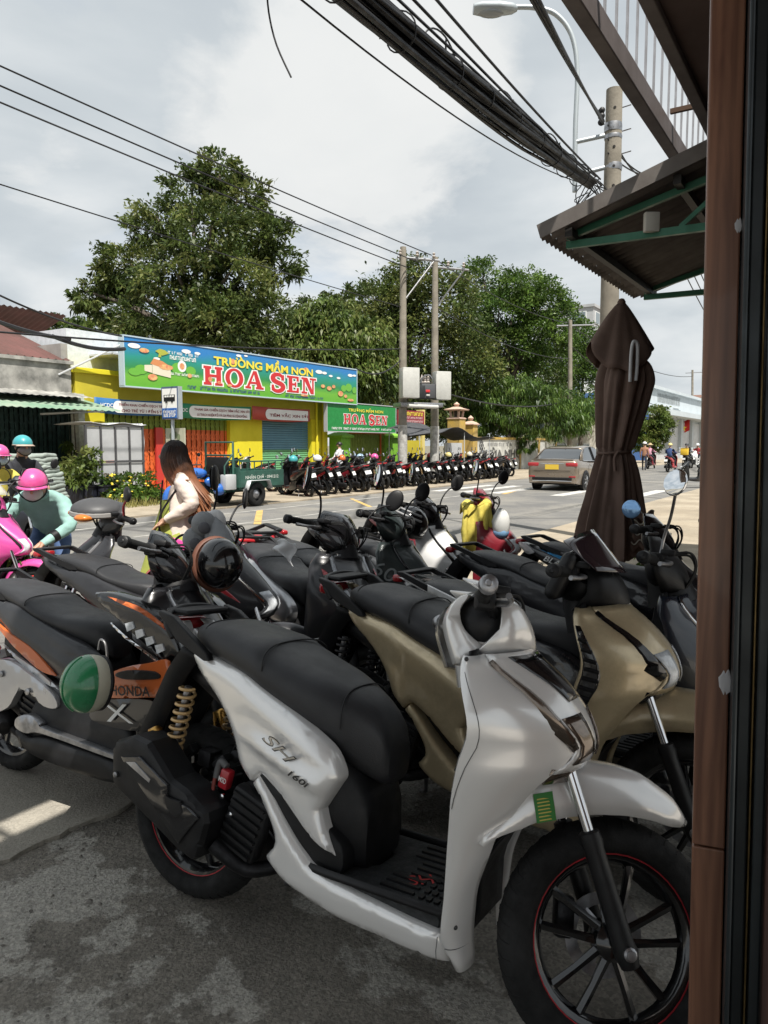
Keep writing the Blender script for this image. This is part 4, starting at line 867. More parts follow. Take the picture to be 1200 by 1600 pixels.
obj('stem', MB().tube([(0, 0, 0), (.05, -.05, 1.2), (0, 0, 2.4)], .015, 5), BARK, r, 60)
# ================================================================ scooters
def steer_matrix(ax, az, rake, turn):
    d = Vector((-sin(rake), 0, cos(rake))); A = Vector((ax, 0, az))
    return Matrix.Translation(A) @ Matrix.Rotation(turn, 4, d) @ Matrix.Translation(-A)
def wheel(root, x, R, M, width, rim_w, ns, rimmat, stripe=None, twin=True, disc=True, seg=40):
    L = M @ T(x, 0, R) @ AXY; h = width/2; d = R*.285
    prof = [(R, 0), (R-.006, h*.42), (R-.022, h*.78), (R-.05, h*1.0), (R-d*.85, h*.86), (R-d, h*.7),
            (R-d, -h*.7), (R-d*.85, -h*.86), (R-.05, -h*1.0), (R-.022, -h*.78), (R-.006, -h*.42)]
    t = obj('tyre', MB().lathe(prof, seg, L, closed=True), RUBBER, root, 60)
    if seg > 30:                                                # tread grooves as raised sipes
        g = MB()
        for k in range(seg):
            for s_ in (-1, 1):
                a = 2*pi*(k+(.25 if s_ > 0 else .75))/seg
                p = [((R-.0005)*cos(a), (R-.0005)*sin(a), s_*h*.06), ((R-.0062)*cos(a+.05), (R-.0062)*sin(a+.05), s_*h*.42), ((R-.0205)*cos(a+.07), (R-.0205)*sin(a+.07), s_*h*.76)]
                g.tube([L @ Vector(q) for q in p], .0015, 4)
        o = obj('tread', g, mat('tread groove', (.006, .006, .006), .9), t, 0); o['kind'] = 'stuff'
    Ri = R-d
    m = MB().lathe([(Ri+.004, rim_w), (Ri-.012, rim_w*.9), (Ri-.022, rim_w*.5), (Ri-.03, 0), (Ri-.022, -rim_w*.5), (Ri-.012, -rim_w*.9), (Ri+.004, -rim_w)], seg, L, closed=True)
    for k in range(ns):
        a = 2*pi*k/ns+.3
        for off in ((-.028, .028) if twin else (0,)):
            p0 = Vector((.03*cos(a)-off*.45*sin(a), .03*sin(a)+off*.45*cos(a), .012)); a2 = a+off*1.35/ (Ri)
            p1 = Vector(((Ri-.02)*cos(a2+off*2), (Ri-.02)*sin(a2+off*2), 0))
            m.tube([L @ p0, L @ ((p0+p1)/2+Vector((0, 0, .004))), L @ p1], [.013, .0105, .0125], 6)
    m.lathe([(.045, -.03), (.05, 0), (.045, .03), (.02, .045)], 18, L)
    r = obj('rim', m, rimmat, root, 40)
    if stripe is not None:
        for z in (rim_w+.001, -rim_w-.001):
            obj('rim_stripe', MB().lathe([(Ri-.001, z), (Ri-.0042, z*.985), (Ri-.003, z*.9)], seg, L, closed=True), stripe, r, 60)
    if disc:
        for_disc = MB().lathe([(.10, .002), (.10, -.002), (.07, -.002), (.07, .002)], 32, L @ T(0, 0, -.045), closed=True)
        for k in range(6):
            a = k*pi/3; for_disc.tube([L @ Vector((.03*cos(a), .03*sin(a), -.045)), L @ Vector((.074*cos(a+.2), .074*sin(a+.2), -.045))], .006, 4)
        dd = obj('brake_disc', for_disc, STEEL, root, 40)
    return t, r
def seat_mesh(st, n=18, pw=2.6):
    rings = []
    for x, top, bot, hw in st:
        c, hh = (top+bot)/2, (top-bot)/2; ring = []
        for k in range(n):
            a = 2*pi*k/n; ca, sa = cos(a), sin(a)
            ring.append(Vector((x, hw*math.copysign(abs(ca)**(2/pw), ca), c+hh*math.copysign(abs(sa)**(2/pw), sa))))
        rings.append(ring)
    return rings
def interp_stations(st, k=3):
    return [tuple(q) for q in np.array([[*(np.array(a)*(1-t)+np.array(b)*t)] for a, b in zip(st, st[1:]) for t in np.arange(k)/k] + [list(st[-1])])]
def smooth_stations(st, k=4):
    A = np.array(st); o = []
    n = len(A)
    for i in range(n-1):
        p0, p1, p2, p3 = A[max(i-1, 0)], A[i], A[i+1], A[min(i+2, n-1)]
        for q in range(k):
            t = q/k; o.append(.5*((2*p1)+(-p0+p2)*t+(2*p0-5*p1+4*p2-p3)*t*t+(-p0+3*p1-3*p2+p3)*t**3))
    o.append(A[-1]); return [tuple(x) for x in o]
def spring(p0, p1, r, turns, wire, n=10):
    p0, p1 = Vector(p0), Vector(p1); ax = (p1-p0).normalized(); u = ax.cross(Vector((0, 1, 0))).normalized(); v = ax.cross(u); L = (p1-p0).length
    pts = [p0+ax*(L*i/(turns*n))+(u*cos(2*pi*i/n)+v*sin(2*pi*i/n))*r for i in range(turns*n+1)]
    return MB().tube(pts, wire, 6)
SP = {}
def stab(tab, x):                                               # smoothed table look-up
    return sum(w_*lerp_tab(tab, x+d_) for w_, d_ in ((.12, -.03), (.22, -.015), (.32, 0), (.22, .015), (.12, .03)))
SP['sh'] = dict(R=.285, wb=1.353, tw=.1, rake=radians(25), head=(.99, 1.04), bar=.335,
  body=[(-.085, .912), (-.085, .912), (-.02, .845), (-.013, .833), (.06, .838), (.159, .828), (.275, .808), (.389, .762), (.484, .724), (.576, .678), (.621, .649), (.647, .614), (.658, .581), (.643, .552), (.606, .49), (.602, .476), (.621, .425), (.651, .368), (.651, .368), (.59, .391), (.53, .437), (.456, .492), (.385, .53), (.385, .53), (.343, .498), (.343, .498), (.291, .542), (.261, .602), (.218, .661), (.147, .725), (.062, .78), (.001, .847), (-.058, .905)],
  bw=[(-.1, .075), (0, .115), (.15, .15), (.35, .182), (.55, .197), (.7, .19)],
  sill=[(.343, .497), (.343, .497), (.371, .528), (.371, .528), (.425, .478), (.468, .43), (.515, .383), (.56, .345), (.60, .322), (.695, .305), (.8, .293), (.908, .281), (.985, .277), (.985, .277), (1.0, .24), (1.0, .2), (1.0, .2), (.939, .2), (.808, .205), (.689, .21), (.582, .229), (.492, .255), (.412, .304), (.412, .304), (.449, .359), (.408, .431)],
  sw=[(.3, .172), (.5, .192), (.7, .2), (.95, .205), (1.1, .17)],
  xe=[(.19, 1.03), (.25, .992), (.3, .993), (.38, 1.0), (.46, 1.002), (.615, 1.009), (.712, 1.023), (.781, 1.046), (.83, 1.039), (.9, 1.008), (.94, .988), (.965, 1.0)],
  ye=[(.19, .17), (.28, .205), (.45, .215), (.7, .235), (.85, .23), (.965, .17)],
  xw=[(.19, 1.046), (.262, 1.038), (.367, 1.043), (.51, 1.083), (.61, 1.143), (.675, 1.189), (.70, 1.215), (.74, 1.262), (.77, 1.258), (.787, 1.25), (.812, 1.228), (.864, 1.177), (.913, 1.092), (.936, 1.04), (.965, 1.02)],
  yw=[(.19, .11), (.45, .125), (.6, .13), (.7, .12), (.76, .06), (.787, .1), (.85, .125), (.965, .12)],
  nose=[(.70, 1.262), (.732, 1.285), (.756, 1.285), (.808, 1.262), (.886, 1.2), (.927, 1.147), (.965, 1.09)], zs=.7, ztop=.962,
  seat=[(.02, .908, .865, .085), (.05, .925, .845, .12), (.13, .930, .82, .148), (.24, .912, .792, .162), (.31, .90, .765, .168), (.36, .876, .742, .17), (.45, .846, .695, .165), (.54, .820, .640, .15), (.62, .786, .585, .125), (.68, .752, .552, .10), (.722, .708, .54, .08), (.742, .655, .548, .06)],
  floor=(.66, 1.0, .318, .175), shock=((.03, -.125, .72), (-.028, -.135, .44)))
SP['sp'] = dict(R=.262, wb=1.28, tw=.092, rake=radians(26), head=(.93, 1.03), bar=.33,
  body=[(-.29, .865), (-.29, .865), (-.16, .845), (0, .81), (.16, .79), (.3, .745), (.45, .7), (.58, .66), (.66, .6), (.66, .54), (.62, .5), (.62, .5), (.5, .5), (.36, .53), (.22, .6), (.08, .68), (-.06, .735), (-.2, .8)],
  bw=[(-.3, .05), (-.15, .1), (0, .135), (.2, .165), (.5, .175), (.7, .15)],
  sill=[(.28, .52), (.28, .52), (.45, .5), (.62, .46), (.62, .46), (.66, .37), (.72, .335), (.85, .325), (.97, .33), (.97, .33), (1.0, .26), (1.0, .26), (.85, .235), (.65, .22), (.48, .235), (.36, .3), (.36, .3), (.38, .4), (.33, .46)],
  sw=[(.25, .15), (.5, .18), (.7, .195), (.95, .19), (1.1, .15)],
  xe=[(.24, .95), (.33, .935), (.45, .93), (.6, .945), (.72, .965), (.82, .955), (.9, .915), (.93, .92)],
  ye=[(.24, .15), (.33, .19), (.5, .2), (.75, .215), (.86, .2), (.93, .14)],
  xw=[(.24, .96), (.33, .965), (.45, .995), (.55, 1.05), (.61, 1.12), (.64, 1.17), (.67, 1.2), (.71, 1.17), (.76, 1.115), (.83, 1.04), (.89, .98), (.93, .96)],
  yw=[(.24, .09), (.5, .11), (.61, .1), (.67, .045), (.72, .07), (.83, .1), (.93, .095)],
  nose=[(.61, 1.19), (.66, 1.235), (.69, 1.235), (.75, 1.175), (.82, 1.1), (.9, 1.0), (.93, .985)], zs=.61, ztop=.93,
  seat=[(-.14, .862, .83, .07), (-.1, .872, .825, .105), (0, .868, .8, .128), (.12, .85, .775, .142), (.2, .825, .755, .148), (.28, .79, .73, .15), (.4, .77, .69, .142), (.5, .765, .655, .125), (.58, .75, .62, .1), (.625, .71, .6, .075), (.645, .66, .6, .05)],
  floor=(.62, .95, .335, .17), shock=((.0, .125, .6), (-.05, .13, .36)))
def scooter(kind, label, x, y, head, lean, turn, cols, group=None, z=0., mirrors=True, lod=0, o=None, plate=True, cat='scooter'):
    """cols: body, side, front, seat, sill, trim.  lod 0 near .. 2 far"""
    d = SP[kind]; o = o or {}; sh = kind == 'sh'; step = (.03, .045, .07)[lod]*(.62 if kind == 'sh' else 1); nl = (0, 1, 2)[lod]
    root = thing('scooter', label, cat, (x, y, z), (radians(-lean), 0, radians(head)), group)
    M = steer_matrix(d['head'][0], d['head'][1]-.1, d['rake'], radians(turn)); I = Matrix.Identity(4)
    cb, cs, cf, csill, cseat = [cols.get(k) or cols['body'] for k in ('body', 'side', 'front', 'sill', 'seat')]
    if 'seat' not in cols: cseat = VINYL
    R, wb = d['R'], d['wb']; rimm = cols.get('rim', GLOSSBK); seg = (44, 28, 18)[lod]
    wheel(root, 0, R, I, d['tw']*1.15, .034, 5, rimm, cols.get('stripe'), lod < 2, lod < 2, seg)
    wheel(root, wb, R, M, d['tw'], .03, 5, rimm, cols.get('stripe'), lod < 2, lod < 2, seg)
    # ---- body sides
    bwf = lambda X, Z: lerp_tab(d['bw'], X)
    def relief(X, Z):
        if not sh: 
            t = (X+.2)/.8; zc = .82-.28*t
            return .012*math.exp(-((Z-zc)/.03)**2)
        # raised blade sweeping forward from the wheel arch, with a hollow above it
        t = min(max((X-.33)/.28, 0), 1); zc = .625-.085*t
        dz = Z-zc; on = min(max((X-.27)/.14, 0), 1)*min(1, max(0, (.66-X)/.03))
        blade = max(0, 1-(dz/.055 if dz > 0 else -dz/.022)); z2 = .88-.40*max(X, 0)-.05*max(0, X-.3); d2 = Z-z2
        return (0 if o.get('plain_nose') else on*.024*blade) + .012*max(0, 1-(d2/.05 if d2 > 0 else -d2/.10))
    pb = panel(d['body'], bwf, .022, .03, step, relief=relief if lod < 2 else None, k=(4, 3, 2)[lod])
    obj('side_panel', pb, cb, root, 60); obj('side_panel', pb.mirror(), cb, root, 60)
    swf = lambda X, Z: lerp_tab(d['sw'], X)-.16*max(0, .27-Z)
    ps = panel(d['sill'], swf, .02, .05, step, k=(4, 3, 2)[lod])
    obj('side_sill', ps, csill, root, 60); obj('side_sill', ps.mirror(), csill, root, 60)
    # dark frame body between the panels
    core = MB()
    xs = [(-.05, .8, .74, .07), (.1, .78, .68, .1), (.25, .76, .6, .125), (.4, .72, .45, .14), (.55, .66, .33, .15), (.66, .58, .3, .125), (.705, .5, .3, .10)] if sh else [(-.2, .82, .78, .05), (0, .78, .69, .1), (.2, .76, .6, .12), (.4, .7, .42, .13), (.55, .66, .33, .13), (.63, .6, .3, .12), (.66, .5, .31, .1)]
    core.ring_loft(seat_mesh(smooth_stations(xs, 3), 14, 4)); obj('under_seat_cover', core, BLACKPL, root, 50)
    # ---- seat
    sm = MB().ring_loft(seat_mesh(smooth_stations(d['seat'], (5, 4, 2)[lod]), (28, 16, 10)[lod], 3.1)); so = obj('seat', sm, cseat, root, 70)
    if lod == 0:
        for xa in ((.075, .33, .60) if sh else (.2,)):
            st = MB(); k = [q for q in smooth_stations(d['seat'], 12)]; q = min(k, key=lambda s_: abs(s_[0]-xa))
            rg = seat_mesh([(q[0], q[1]+.0015, q[2], q[3]+.0015)], 40, 3.1)[0]
            st.tube([p+Vector((.02*(abs(p.y)/.15)**2, 0, 0)) for p in rg[:21]], .0022, 5); obj('seam', st, BLACKPL, so, 0)
    # ---- floor
    fx0, fx1, fz, fw = d['floor']
    pl = [(fx0-.16, -fw+.03), (fx0-.02, -fw), (fx1-.03, -fw), (fx1, -fw*.8), (fx1, fw*.8), (fx1-.03, fw), (fx0-.02, fw), (fx0-.16, fw-.03), (fx0, .1), (fx0+.06, .04), (fx0+.06, -.04), (fx0, -.1)]
    fl = MB(); n = len(pl); fl.add([(a, b, fz) for a, b in pl]+[(a, b, fz-.06) for a, b in pl], [tuple(range(n)), tuple(range(2*n-1, n-1, -1))]+[(i, n+i, n+(i+1) % n, (i+1) % n) for i in range(n)])
    fo = obj('floor_mat', fl, mat('rubber mat', (.024, .026, .027), .6, bump=.5, bscale=75, var=.3, vscale=30), root, 0, bevel=.006)
    if lod == 0:
        rb = MB()
        for k in range(9):
            yy = -fw*.8+k*fw*.2; rb.box((fx0+.13+(.04 if abs(yy) > .05 else .08), yy, fz+.003), (.1, .011, .006))
            for j in range(4): rb.box((fx1-.03-j*.022, yy, fz+.003), (.012, .02, .006))
        obj('tread_pattern', rb, BLACKPL, fo, 0)
        for s_ in (-1, 1): obj('mat_edge', MB().tube([(fx0-.17, s_*(fw-.01), fz-.002), (fx0-.02, s_*(fw+.012), fz+.004), (fx1-.02, s_*(fw+.012), fz+.004), (fx1+.0, s_*fw*.9, fz+.02), (fx1+.01, s_*fw*.95, fz+.12)], .012, 6), BLACKPL, fo, 60)
    # ---- leg shield
    zs = list(np.linspace(d['xe'][0][0], d['ztop'], (30, 20, 10)[lod])); nf = (10, 7, 4)[lod]
    rows = []
    for Z in zs:
        E_ = Vector((stab(d['xe'], Z), stab(d['ye'], Z), Z)); F_ = Vector((stab(d['xw'], Z), stab(d['yw'], Z), Z))
        cx = E_+(F_-E_)*.42+Vector((.012, .038, 0)); row = []
        row.append(E_+Vector((.008, -.03, 0))); row.append(E_+Vector((-.006, -.012, 0)))
        for k in range(nf+1):
            t = k/nf; row.append(E_*(1-t)**2+cx*2*t*(1-t)+F_*t*t)
        row.append(F_+Vector((-.02, -.02, 0)))
        rows.append(row)
    fk = MB().grid(rows); fk.v = [(a, -b, c) for a, b, c in fk.v]
    obj('leg_shield', fk, cf, root, 60, solid=.006); obj('leg_shield', fk.mirror(), cols.get('front_left', cf), root, 60, solid=.006)
    # ---- front cowl: crest to crest over the nose
    zc = [q for q in np.linspace(d['zs'], d['ztop'], (16, 12, 7)[lod])]; rows = []
    for Z in zc:
        a = Vector((stab(d['xw'], Z), stab(d['yw'], Z), Z)); nx = stab(d['nose'], Z); row = []
        for k in range(-6, 7):
            t = k/6; row.append(Vector((nx+(a.x-nx)*abs(t)**2.4+.004, a.y*t, Z+.01*(1-t*t))))
        rows.append(row)
    fc = obj('front_cowl', MB().grid(rows), cols.get('cowl', cf), root, 60, solid=.006)
    # chrome/dark strips along the crest, headlight glass on the cowl
    for s_ in (-1, 1):
        zz_ = np.linspace(d['zs']+.06, d['ztop']-.015, 10); tr_ = []
        for i, Z in enumerate(zz_):
            t = i/9; wd = (.011+.016*sin(pi*t)) * (1.35 if sh else 1) * o.get('strip', 1)
            a = Vector((stab(d['xw'], Z)+.006, s_*(stab(d['yw'], Z)+.002), Z))
            tr_.append([a+Vector((0, -s_*wd*1.25, wd*.3)), a+Vector((.006, 0, .004)), a+Vector((-wd*.4, s_*wd*.35, -wd*.5))])
        obj('indicator_strip', MB().grid(tr_), cols.get('trim', CHROME), root, 60, solid=.004)
    if lod < 2:
        for s_ in (-1, 1):
            hl = []
            for i, Z in enumerate(np.linspace(d['zs']+.02, d['zs']+.13, 6)):
                nx = stab(d['nose'], Z); ax_ = stab(d['xw'], Z); ay = stab(d['yw'], Z); row = []
                for k in range(5):
                    t = .25+.62*k/4; row.append(Vector((nx+(ax_-nx)*t**2.4+.011, s_*ay*t, Z+.01*(1-t*t))))
                hl.append(row)
            obj('headlight', MB().grid(hl), cols.get('lamp', CLEARL), root, 60, solid=.004)
        if sh and not o.get('plain_nose'):
            hl = []
            for i, Z in enumerate(np.linspace(.855, .955, 7)):
                nx = stab(d['nose'], Z); ax_ = stab(d['xw'], Z); ay = stab(d['yw'], Z); row = []; sp2 = .35+.4*i/6
                for k in range(9):
                    t = -sp2+2*sp2*k/8; row.append(Vector((nx+(ax_-nx)*abs(t)**2.4+.010, ay*t, Z+.01*(1-t*t))))
                hl.append(row)
            obj('headlight_panel', MB().grid(hl), GLOSSBK, root, 60, solid=.004)
    # beak / dark under-nose
    bk = MB(); zz0 = d['zs']
    x2 = lerp_tab(d['xw'], zz0); yw = lerp_tab(d['yw'], zz0); nx = lerp_tab(d['nose'], zz0)
    bk.grid([[(x2-.02, -yw*.95, zz0-.03), (nx-.03, -yw*.3, zz0-.035), (nx-.03, yw*.3, zz0-.035), (x2-.02, yw*.95, zz0-.03)], [(x2+.004, -yw*1.0, zz0+.012), (nx-.004, -yw*.35, zz0+.012), (nx-.004, yw*.35, zz0+.012), (x2+.004, yw*1.0, zz0+.012)]])
    obj('beak', bk, cols.get('beak', GLOSSBK), root, 50, solid=.006)
    # inner shield facing the rider, wheel well liner
    rows = []
    for Z in np.linspace(d['floor'][2]-.05, d['ztop']+.01, 12):
        xe, ye = lerp_tab(d['xe'], Z), lerp_tab(d['ye'], Z); f = (Z-.3)/.65; bulge = .02-.055*max(0, f-.3)
        rows.append([Vector((xe+.006, -ye+.012, Z)), Vector((xe+.016+bulge*.4, -ye*.7, Z)), Vector((xe+bulge, -ye*.3, Z)), Vector((xe+bulge, ye*.3, Z)), Vector((xe+.016+bulge*.4, ye*.7, Z)), Vector((xe+.006, ye-.012, Z))])
    obj('inner_shield', MB().grid(rows), cols.get('inner', BLACKPL), root, 60, solid=.008)
    rows = []
    for a in np.linspace(radians(132), radians(184), 9):
        r_ = R+.055; cx_ = wb-.015
        rows.append([Vector((max(cx_+r_*cos(a)*.95, lerp_tab(d['xe'], .4)+.03), q, R+r_*sin(a)*1.0)) for q in (-.1, -.05, .05, .1)])
    obj('wheel_well', MB().grid(rows), BLACKPL, root, 60, solid=.006)
    # ---- fork, front fender
    st = len
    ft = Vector((wb-.16, 0, R+.40)); fb = Vector((wb, 0, R))
    for s_ in (-1, 1):
        off = Vector((0, s_*.1, 0)); lo = MB(); a, b = fb+off, ft+off; u = (b-a).normalized()
        lo.tube([a-u*.035, a, a+u*.02, a+u*.23, a+u*.25, a+u*.27, a+u*.275], [.022, .03, .026, .025, .028, .026, .018], 14); lo.tf(M); lg = obj('fork_leg', lo, BLACKPL, root, 50)
        up_ = MB().tube([a+u*.25, b+u*.02], .0145, 12); up_.tf(M); obj('fork_tube', up_, CHROME, root, 60)
        if lod == 0:
            nutm = MB().lathe([(.016, 0), (.016, .006), (.011, .009), (.011, .014), (.004, .015)], 6 if s_ > 0 else 12, M @ T(wb, s_*.126, R) @ (AXY if s_ < 0 else AXY.inverted())); obj('axle_nut', nutm, STEEL, lg, 30)
    cal = MB(); cal.cbox((wb-.10, .06, R+.03), (.05, .05, .1), .012); cal.tf(M)
    obj('brake_caliper', cal, DKMETAL, root, 40)
    if sh:
        rows = []
        tabo = [(57, .353), (70, .386), (85, .409), (97, .421), (110, .443), (120, .458), (135, .448), (152, .418)]; tabi = [(57, .342), (63, .316), (70, .304), (85, .298), (97, .298), (110, .305), (120, .318), (135, .350), (152, .400)]
        two = [(57, .006), (62, .026), (70, .042), (97, .064), (120, .068), (152, .06)]; twi = [(57, .010), (62, .045), (70, .07), (85, .084), (152, .086)]
        na = (26, 16, 9)[lod]; k0 = R/.285
        for i in range(na+1):
            ad = 57+95*i/na; a = radians(ad); ro, ri, wo, wi = [lerp_tab(q, ad) for q in (tabo, tabi, two, twi)]; d_ = ro-ri
            half = [(ri, wi), (ri+d_*.35, wi*1.0), (ri+d_*.68, wi*.55+wo*.45), (ro-d_*.10, wo*.92), (ro-.004, wo*.6), (ro, wo*.2)]
            row = [Vector((wb+r_*k0*cos(a), -w_, R+r_*k0*sin(a))) for r_, w_ in half]; row += [Vector((p.x, -p.y, p.z)) for p in row[::-1]]
            rows.append(row)
        fe = MB().grid(rows).tf(M); fo2 = obj('front_fender', fe, cols.get('fender', cf), root, 50, solid=.005)
        if o.get('sticker'):
            q = MB().grid([[(1.112, -.0895, .607), (1.160, -.0895, .620)], [(1.126, -.0895, .541), (1.174, -.0895, .554)]]).tf(M)
            ov = obj('inspection_sticker', q, mat('sticker green', (.03, .2, .03), .4), fo2, 0, solid=.0015)
            q = MB()
            for k in range(7): 
                t = .1+.12*k+.08; a = Vector((1.112, -.0912, .607)).lerp(Vector((1.126, -.0912, .541)), t); b = Vector((1.160, -.0912, .620)).lerp(Vector((1.174, -.0912, .554)), t)
                q.grid([[a.lerp(b, .15), a.lerp(b, .5+.35*random.random())], [a.lerp(b, .15)-Vector((0, 0, .003)), a.lerp(b, .8)-Vector((0, 0, .003))]])
            obj('sticker_print', q.tf(M), mat('sticker yellow print', (.6, .5, .1), .5), fo2, 0)
    else:
        rows = []
        for i in range(13):
            t = i/12; a = radians(48)+radians(112)*t; rr_ = R+.022+.042*sin(pi*min(1, t*.9+.05)); wd = .02+.052*min(1, t*2.5)**.8
            n_ = Vector((cos(a), 0, sin(a))); row = []
            for k in range(-4, 5):
                q = k/4; row.append(Vector((wb, 0, R))+n_*rr_+Vector((0, wd*q, 0))-n_*(.05*abs(q)**2.5))
            rows.append(row)
        obj('front_fender', MB().grid(rows).tf(M), cols.get('fender', cf), root, 60, solid=.005)
    # ---- headset
    hx, hz = d['head']; bar = d['bar']
    hb = MB().tube([M @ Vector(p) for p in ((hx-.07, -bar+.12, hz+.02), (hx-.02, -.12, hz), (hx-.0, 0, hz-.03), (hx-.02, .12, hz), (hx-.07, bar-.12, hz+.02))], .013, 10)
    obj('handlebar', hb, BLACKPL, root, 60)
    for s_ in (-1, 1):
        a, b = Vector((hx-.066, s_*(bar-.135), hz+.02)), Vector((hx-.085, s_*bar, hz+.022)); g = MB()
        k = 9; g.tube([M @ a.lerp(b, i/(2*k)) for i in range(2*k+1)], [.0165+.0016*(i % 2) for i in range(2*k+1)], 14); obj('grip', g, RUBBER, root, 40)
        u = (b-a).normalized(); e = MB().tube([M @ (b+u*q) for q in (-.004, .003, .006, .03, .034)], [.017, .022, .0235, .0215, .016], 18)
        e.tube([M @ (b+u*q) for q in (.0335, .037)], [.01, .006], 10)
        obj('bar_end', e, cols.get('barend', BLACKPL), root, 40)
        lv = MB().tube([M @ Vector(q) for q in ((hx-.03, s_*(bar-.16), hz+.012), (hx-.005, s_*(bar-.12), hz+.008), (hx-.015, s_*(bar-.05), hz+.004), (hx-.035, s_*(bar+.005), hz+.004))], [.009, .008, .0065, .008], 8)
        obj('brake_lever', lv, cols.get('lever', STEEL), root, 60)
        sw = MB().cbox((hx-.055, s_*(bar-.165), hz+.018), (.05, .05, .05), .01).tf(M); obj('switch_box', sw, BLACKPL, root, 40)
        if lod == 0:
            for dy, dz in ((0, 0), (.02, -.012)):
                ho = MB().tube([M @ q for q in cr([(hx-.02, s_*(bar-.19-dy), hz+.035), (hx+.05, s_*(bar-.235-dy), hz+.05+dz), (hx+.07, s_*(.075-dy), hz-.01+dz), (hx+.03, s_*.05, hz-.10)], 5)], .0042, 6); obj('brake_hose', ho, RUBBER, root, 60)
        if lod < 2:
            rs = MB().cbox((hx-.02, s_*(bar-.17), hz+.045), (.05, .06, .022), .006).tf(M); obj('master_cylinder', rs, BLACKPL, root, 40)
    if sh:
        # front half cowl in body colour, rear cover, instrument face
        rows = []
        for i in range(13):
            t = i/12; zz_ = hz-.11+.19*t
            half = .148*(sin(pi*(.17+.66*t)))**.6; fx = hx+.01+.115*(1-((t-.12)/.95)**2) if t > .12 else hx+.125-.05*(.12-t)/.12
            row = []
            for k in range(-6, 7):
                q = k/6; bx_ = hx-.004-.10*max(0, t-.66)/.34-.05*max(0, .34-t)/.34; row.append(Vector((bx_+(fx-bx_)*max(0, 1-abs(q)**2.2)**.6, half*q, zz_)))
            rows.append(row)
        obj('handlebar_cowl', MB().grid(rows).tf(M), cols.get('headset', cf), root, 60, solid=.006)
        if o.get('white_back', True):
            for s_ in (-1, 1):
                pb2 = panel([(hx-.10, hz-.14), (hx-.10, hz-.14), (hx-.135, hz-.05), (hx-.13, hz+.0), (hx-.105, hz+.035), (hx-.07, hz+.045), (hx-.07, hz+.045), (hx-.1, hz), (hx-.085, hz-.05), (hx-.03, hz-.09), (hx+.0, hz-.12), (hx+.0, hz-.14), (hx-.04, hz-.145)], lambda X, Z: .10, .01, .05, .03)
                if s_ > 0: pb2 = pb2.mirror()
                obj('handlebar_rear_cover', pb2.tf(M), cols.get('headset', cf), root, 60)
        cv = MB().ball((hx-.03, 0, hz-.02), (.09, .11, .09), 16, 10).tf(M); obj('instrument_housing', cv, BLACKPL, root, 60)
        fm = MB().grid([[(hx-.09, -.075, hz+.02), (hx-.09, .075, hz+.02)], [(hx-.02, -.085, hz+.075), (hx-.02, .085, hz+.075)]]).tf(M); obj('instrument_screen', fm, GLOSSBK, root, 0, solid=.004)
        nk = MB().tube([(hx-.02, 0, hz-.05), (hx+.02, 0, hz-.16)], [.085, .1], 14); obj('steering_neck', nk, cols.get('neck', BLACKPL), root, 60)
    else:
        rows = []
        for i in range(11):
            t = i/10; zz_ = hz-.10+.20*t; half = (.10+.09*sin(pi*t)**.8*(1-t*.3)); fx = .07*(1-t)+.03*sin(pi*t)
            row = []
            for k in range(-6, 7):
                q = k/6; row.append(Vector((hx-.01-.055*t+fx*(1-abs(q)**2)-.03*abs(q)**2, half*q, zz_)))
            rows.append(row)
        obj('handlebar_cowl', MB().grid(rows).tf(M), cols.get('headset', cf), root, 60, solid=.006)
        cv = MB().ball((hx-.055, 0, hz-.005), (.055, .14, .085), 16, 10).tf(M); obj('instrument_housing', cv, BLACKPL, root, 60)
        nk = MB().tube([(hx-.03, 0, hz-.04), (hx+.0, 0, hz-.14)], [.07, .095], 14); obj('steering_neck', nk, BLACKPL, root, 60)
    if mirrors:
        for s_ in o.get('mirror_sides', (-1, 1)):
            rx = o.get('mirror_round'); p = Vector((hx-.045, s_*(bar-.15), hz+.03))
            top = Vector((hx+.0, s_*(bar-.02), hz+.2+o.get('mirror_up', 0))); stm = MB().tube([M @ q for q in cr([p, p+Vector((.01, s_*.005, .07)), p+Vector((.03, s_*.05, .14)), top], 4)], .0055, 7)
            so2 = obj('mirror_stem', stm, BLACKPL if not rx else STEEL, root, 60)
            e = (.014, .047, .064) if not rx else (.012, .038, .047)
            mm = MB().ball((0, 0, 0), e, 18, 9).tf(M @ T(*(top+Vector((0, s_*.035, .035)))) @ Matrix.Rotation(radians(o['mirror_abs']) if 'mirror_abs' in o else radians(o.get('mirror_yaw', 0))*s_-s_*.25, 4, 'Z') @ Matrix.Rotation(-s_*.35, 4, 'X')); mo = obj('mirror', mm, BLACKPL if not rx else CHROME, root, 70)
            gl = MB().lathe([(.92, 0), (.86, .01), (.0, .012)], 20, M @ T(*(top+Vector((0, s_*.035, .035)))) @ Matrix.Rotation(radians(o['mirror_abs']) if 'mirror_abs' in o else radians(o.get('mirror_yaw', 0))*s_-s_*.25, 4, 'Z') @ Matrix.Rotation(-s_*.35, 4, 'X') @ T(-.0125, 0, 0) @ Matrix.Rotation(-pi/2, 4, 'Y') @ Matrix.Diagonal((e[2], e[1], .1, 1)))
            obj('mirror_glass', gl, MIRRORG, mo, 60)
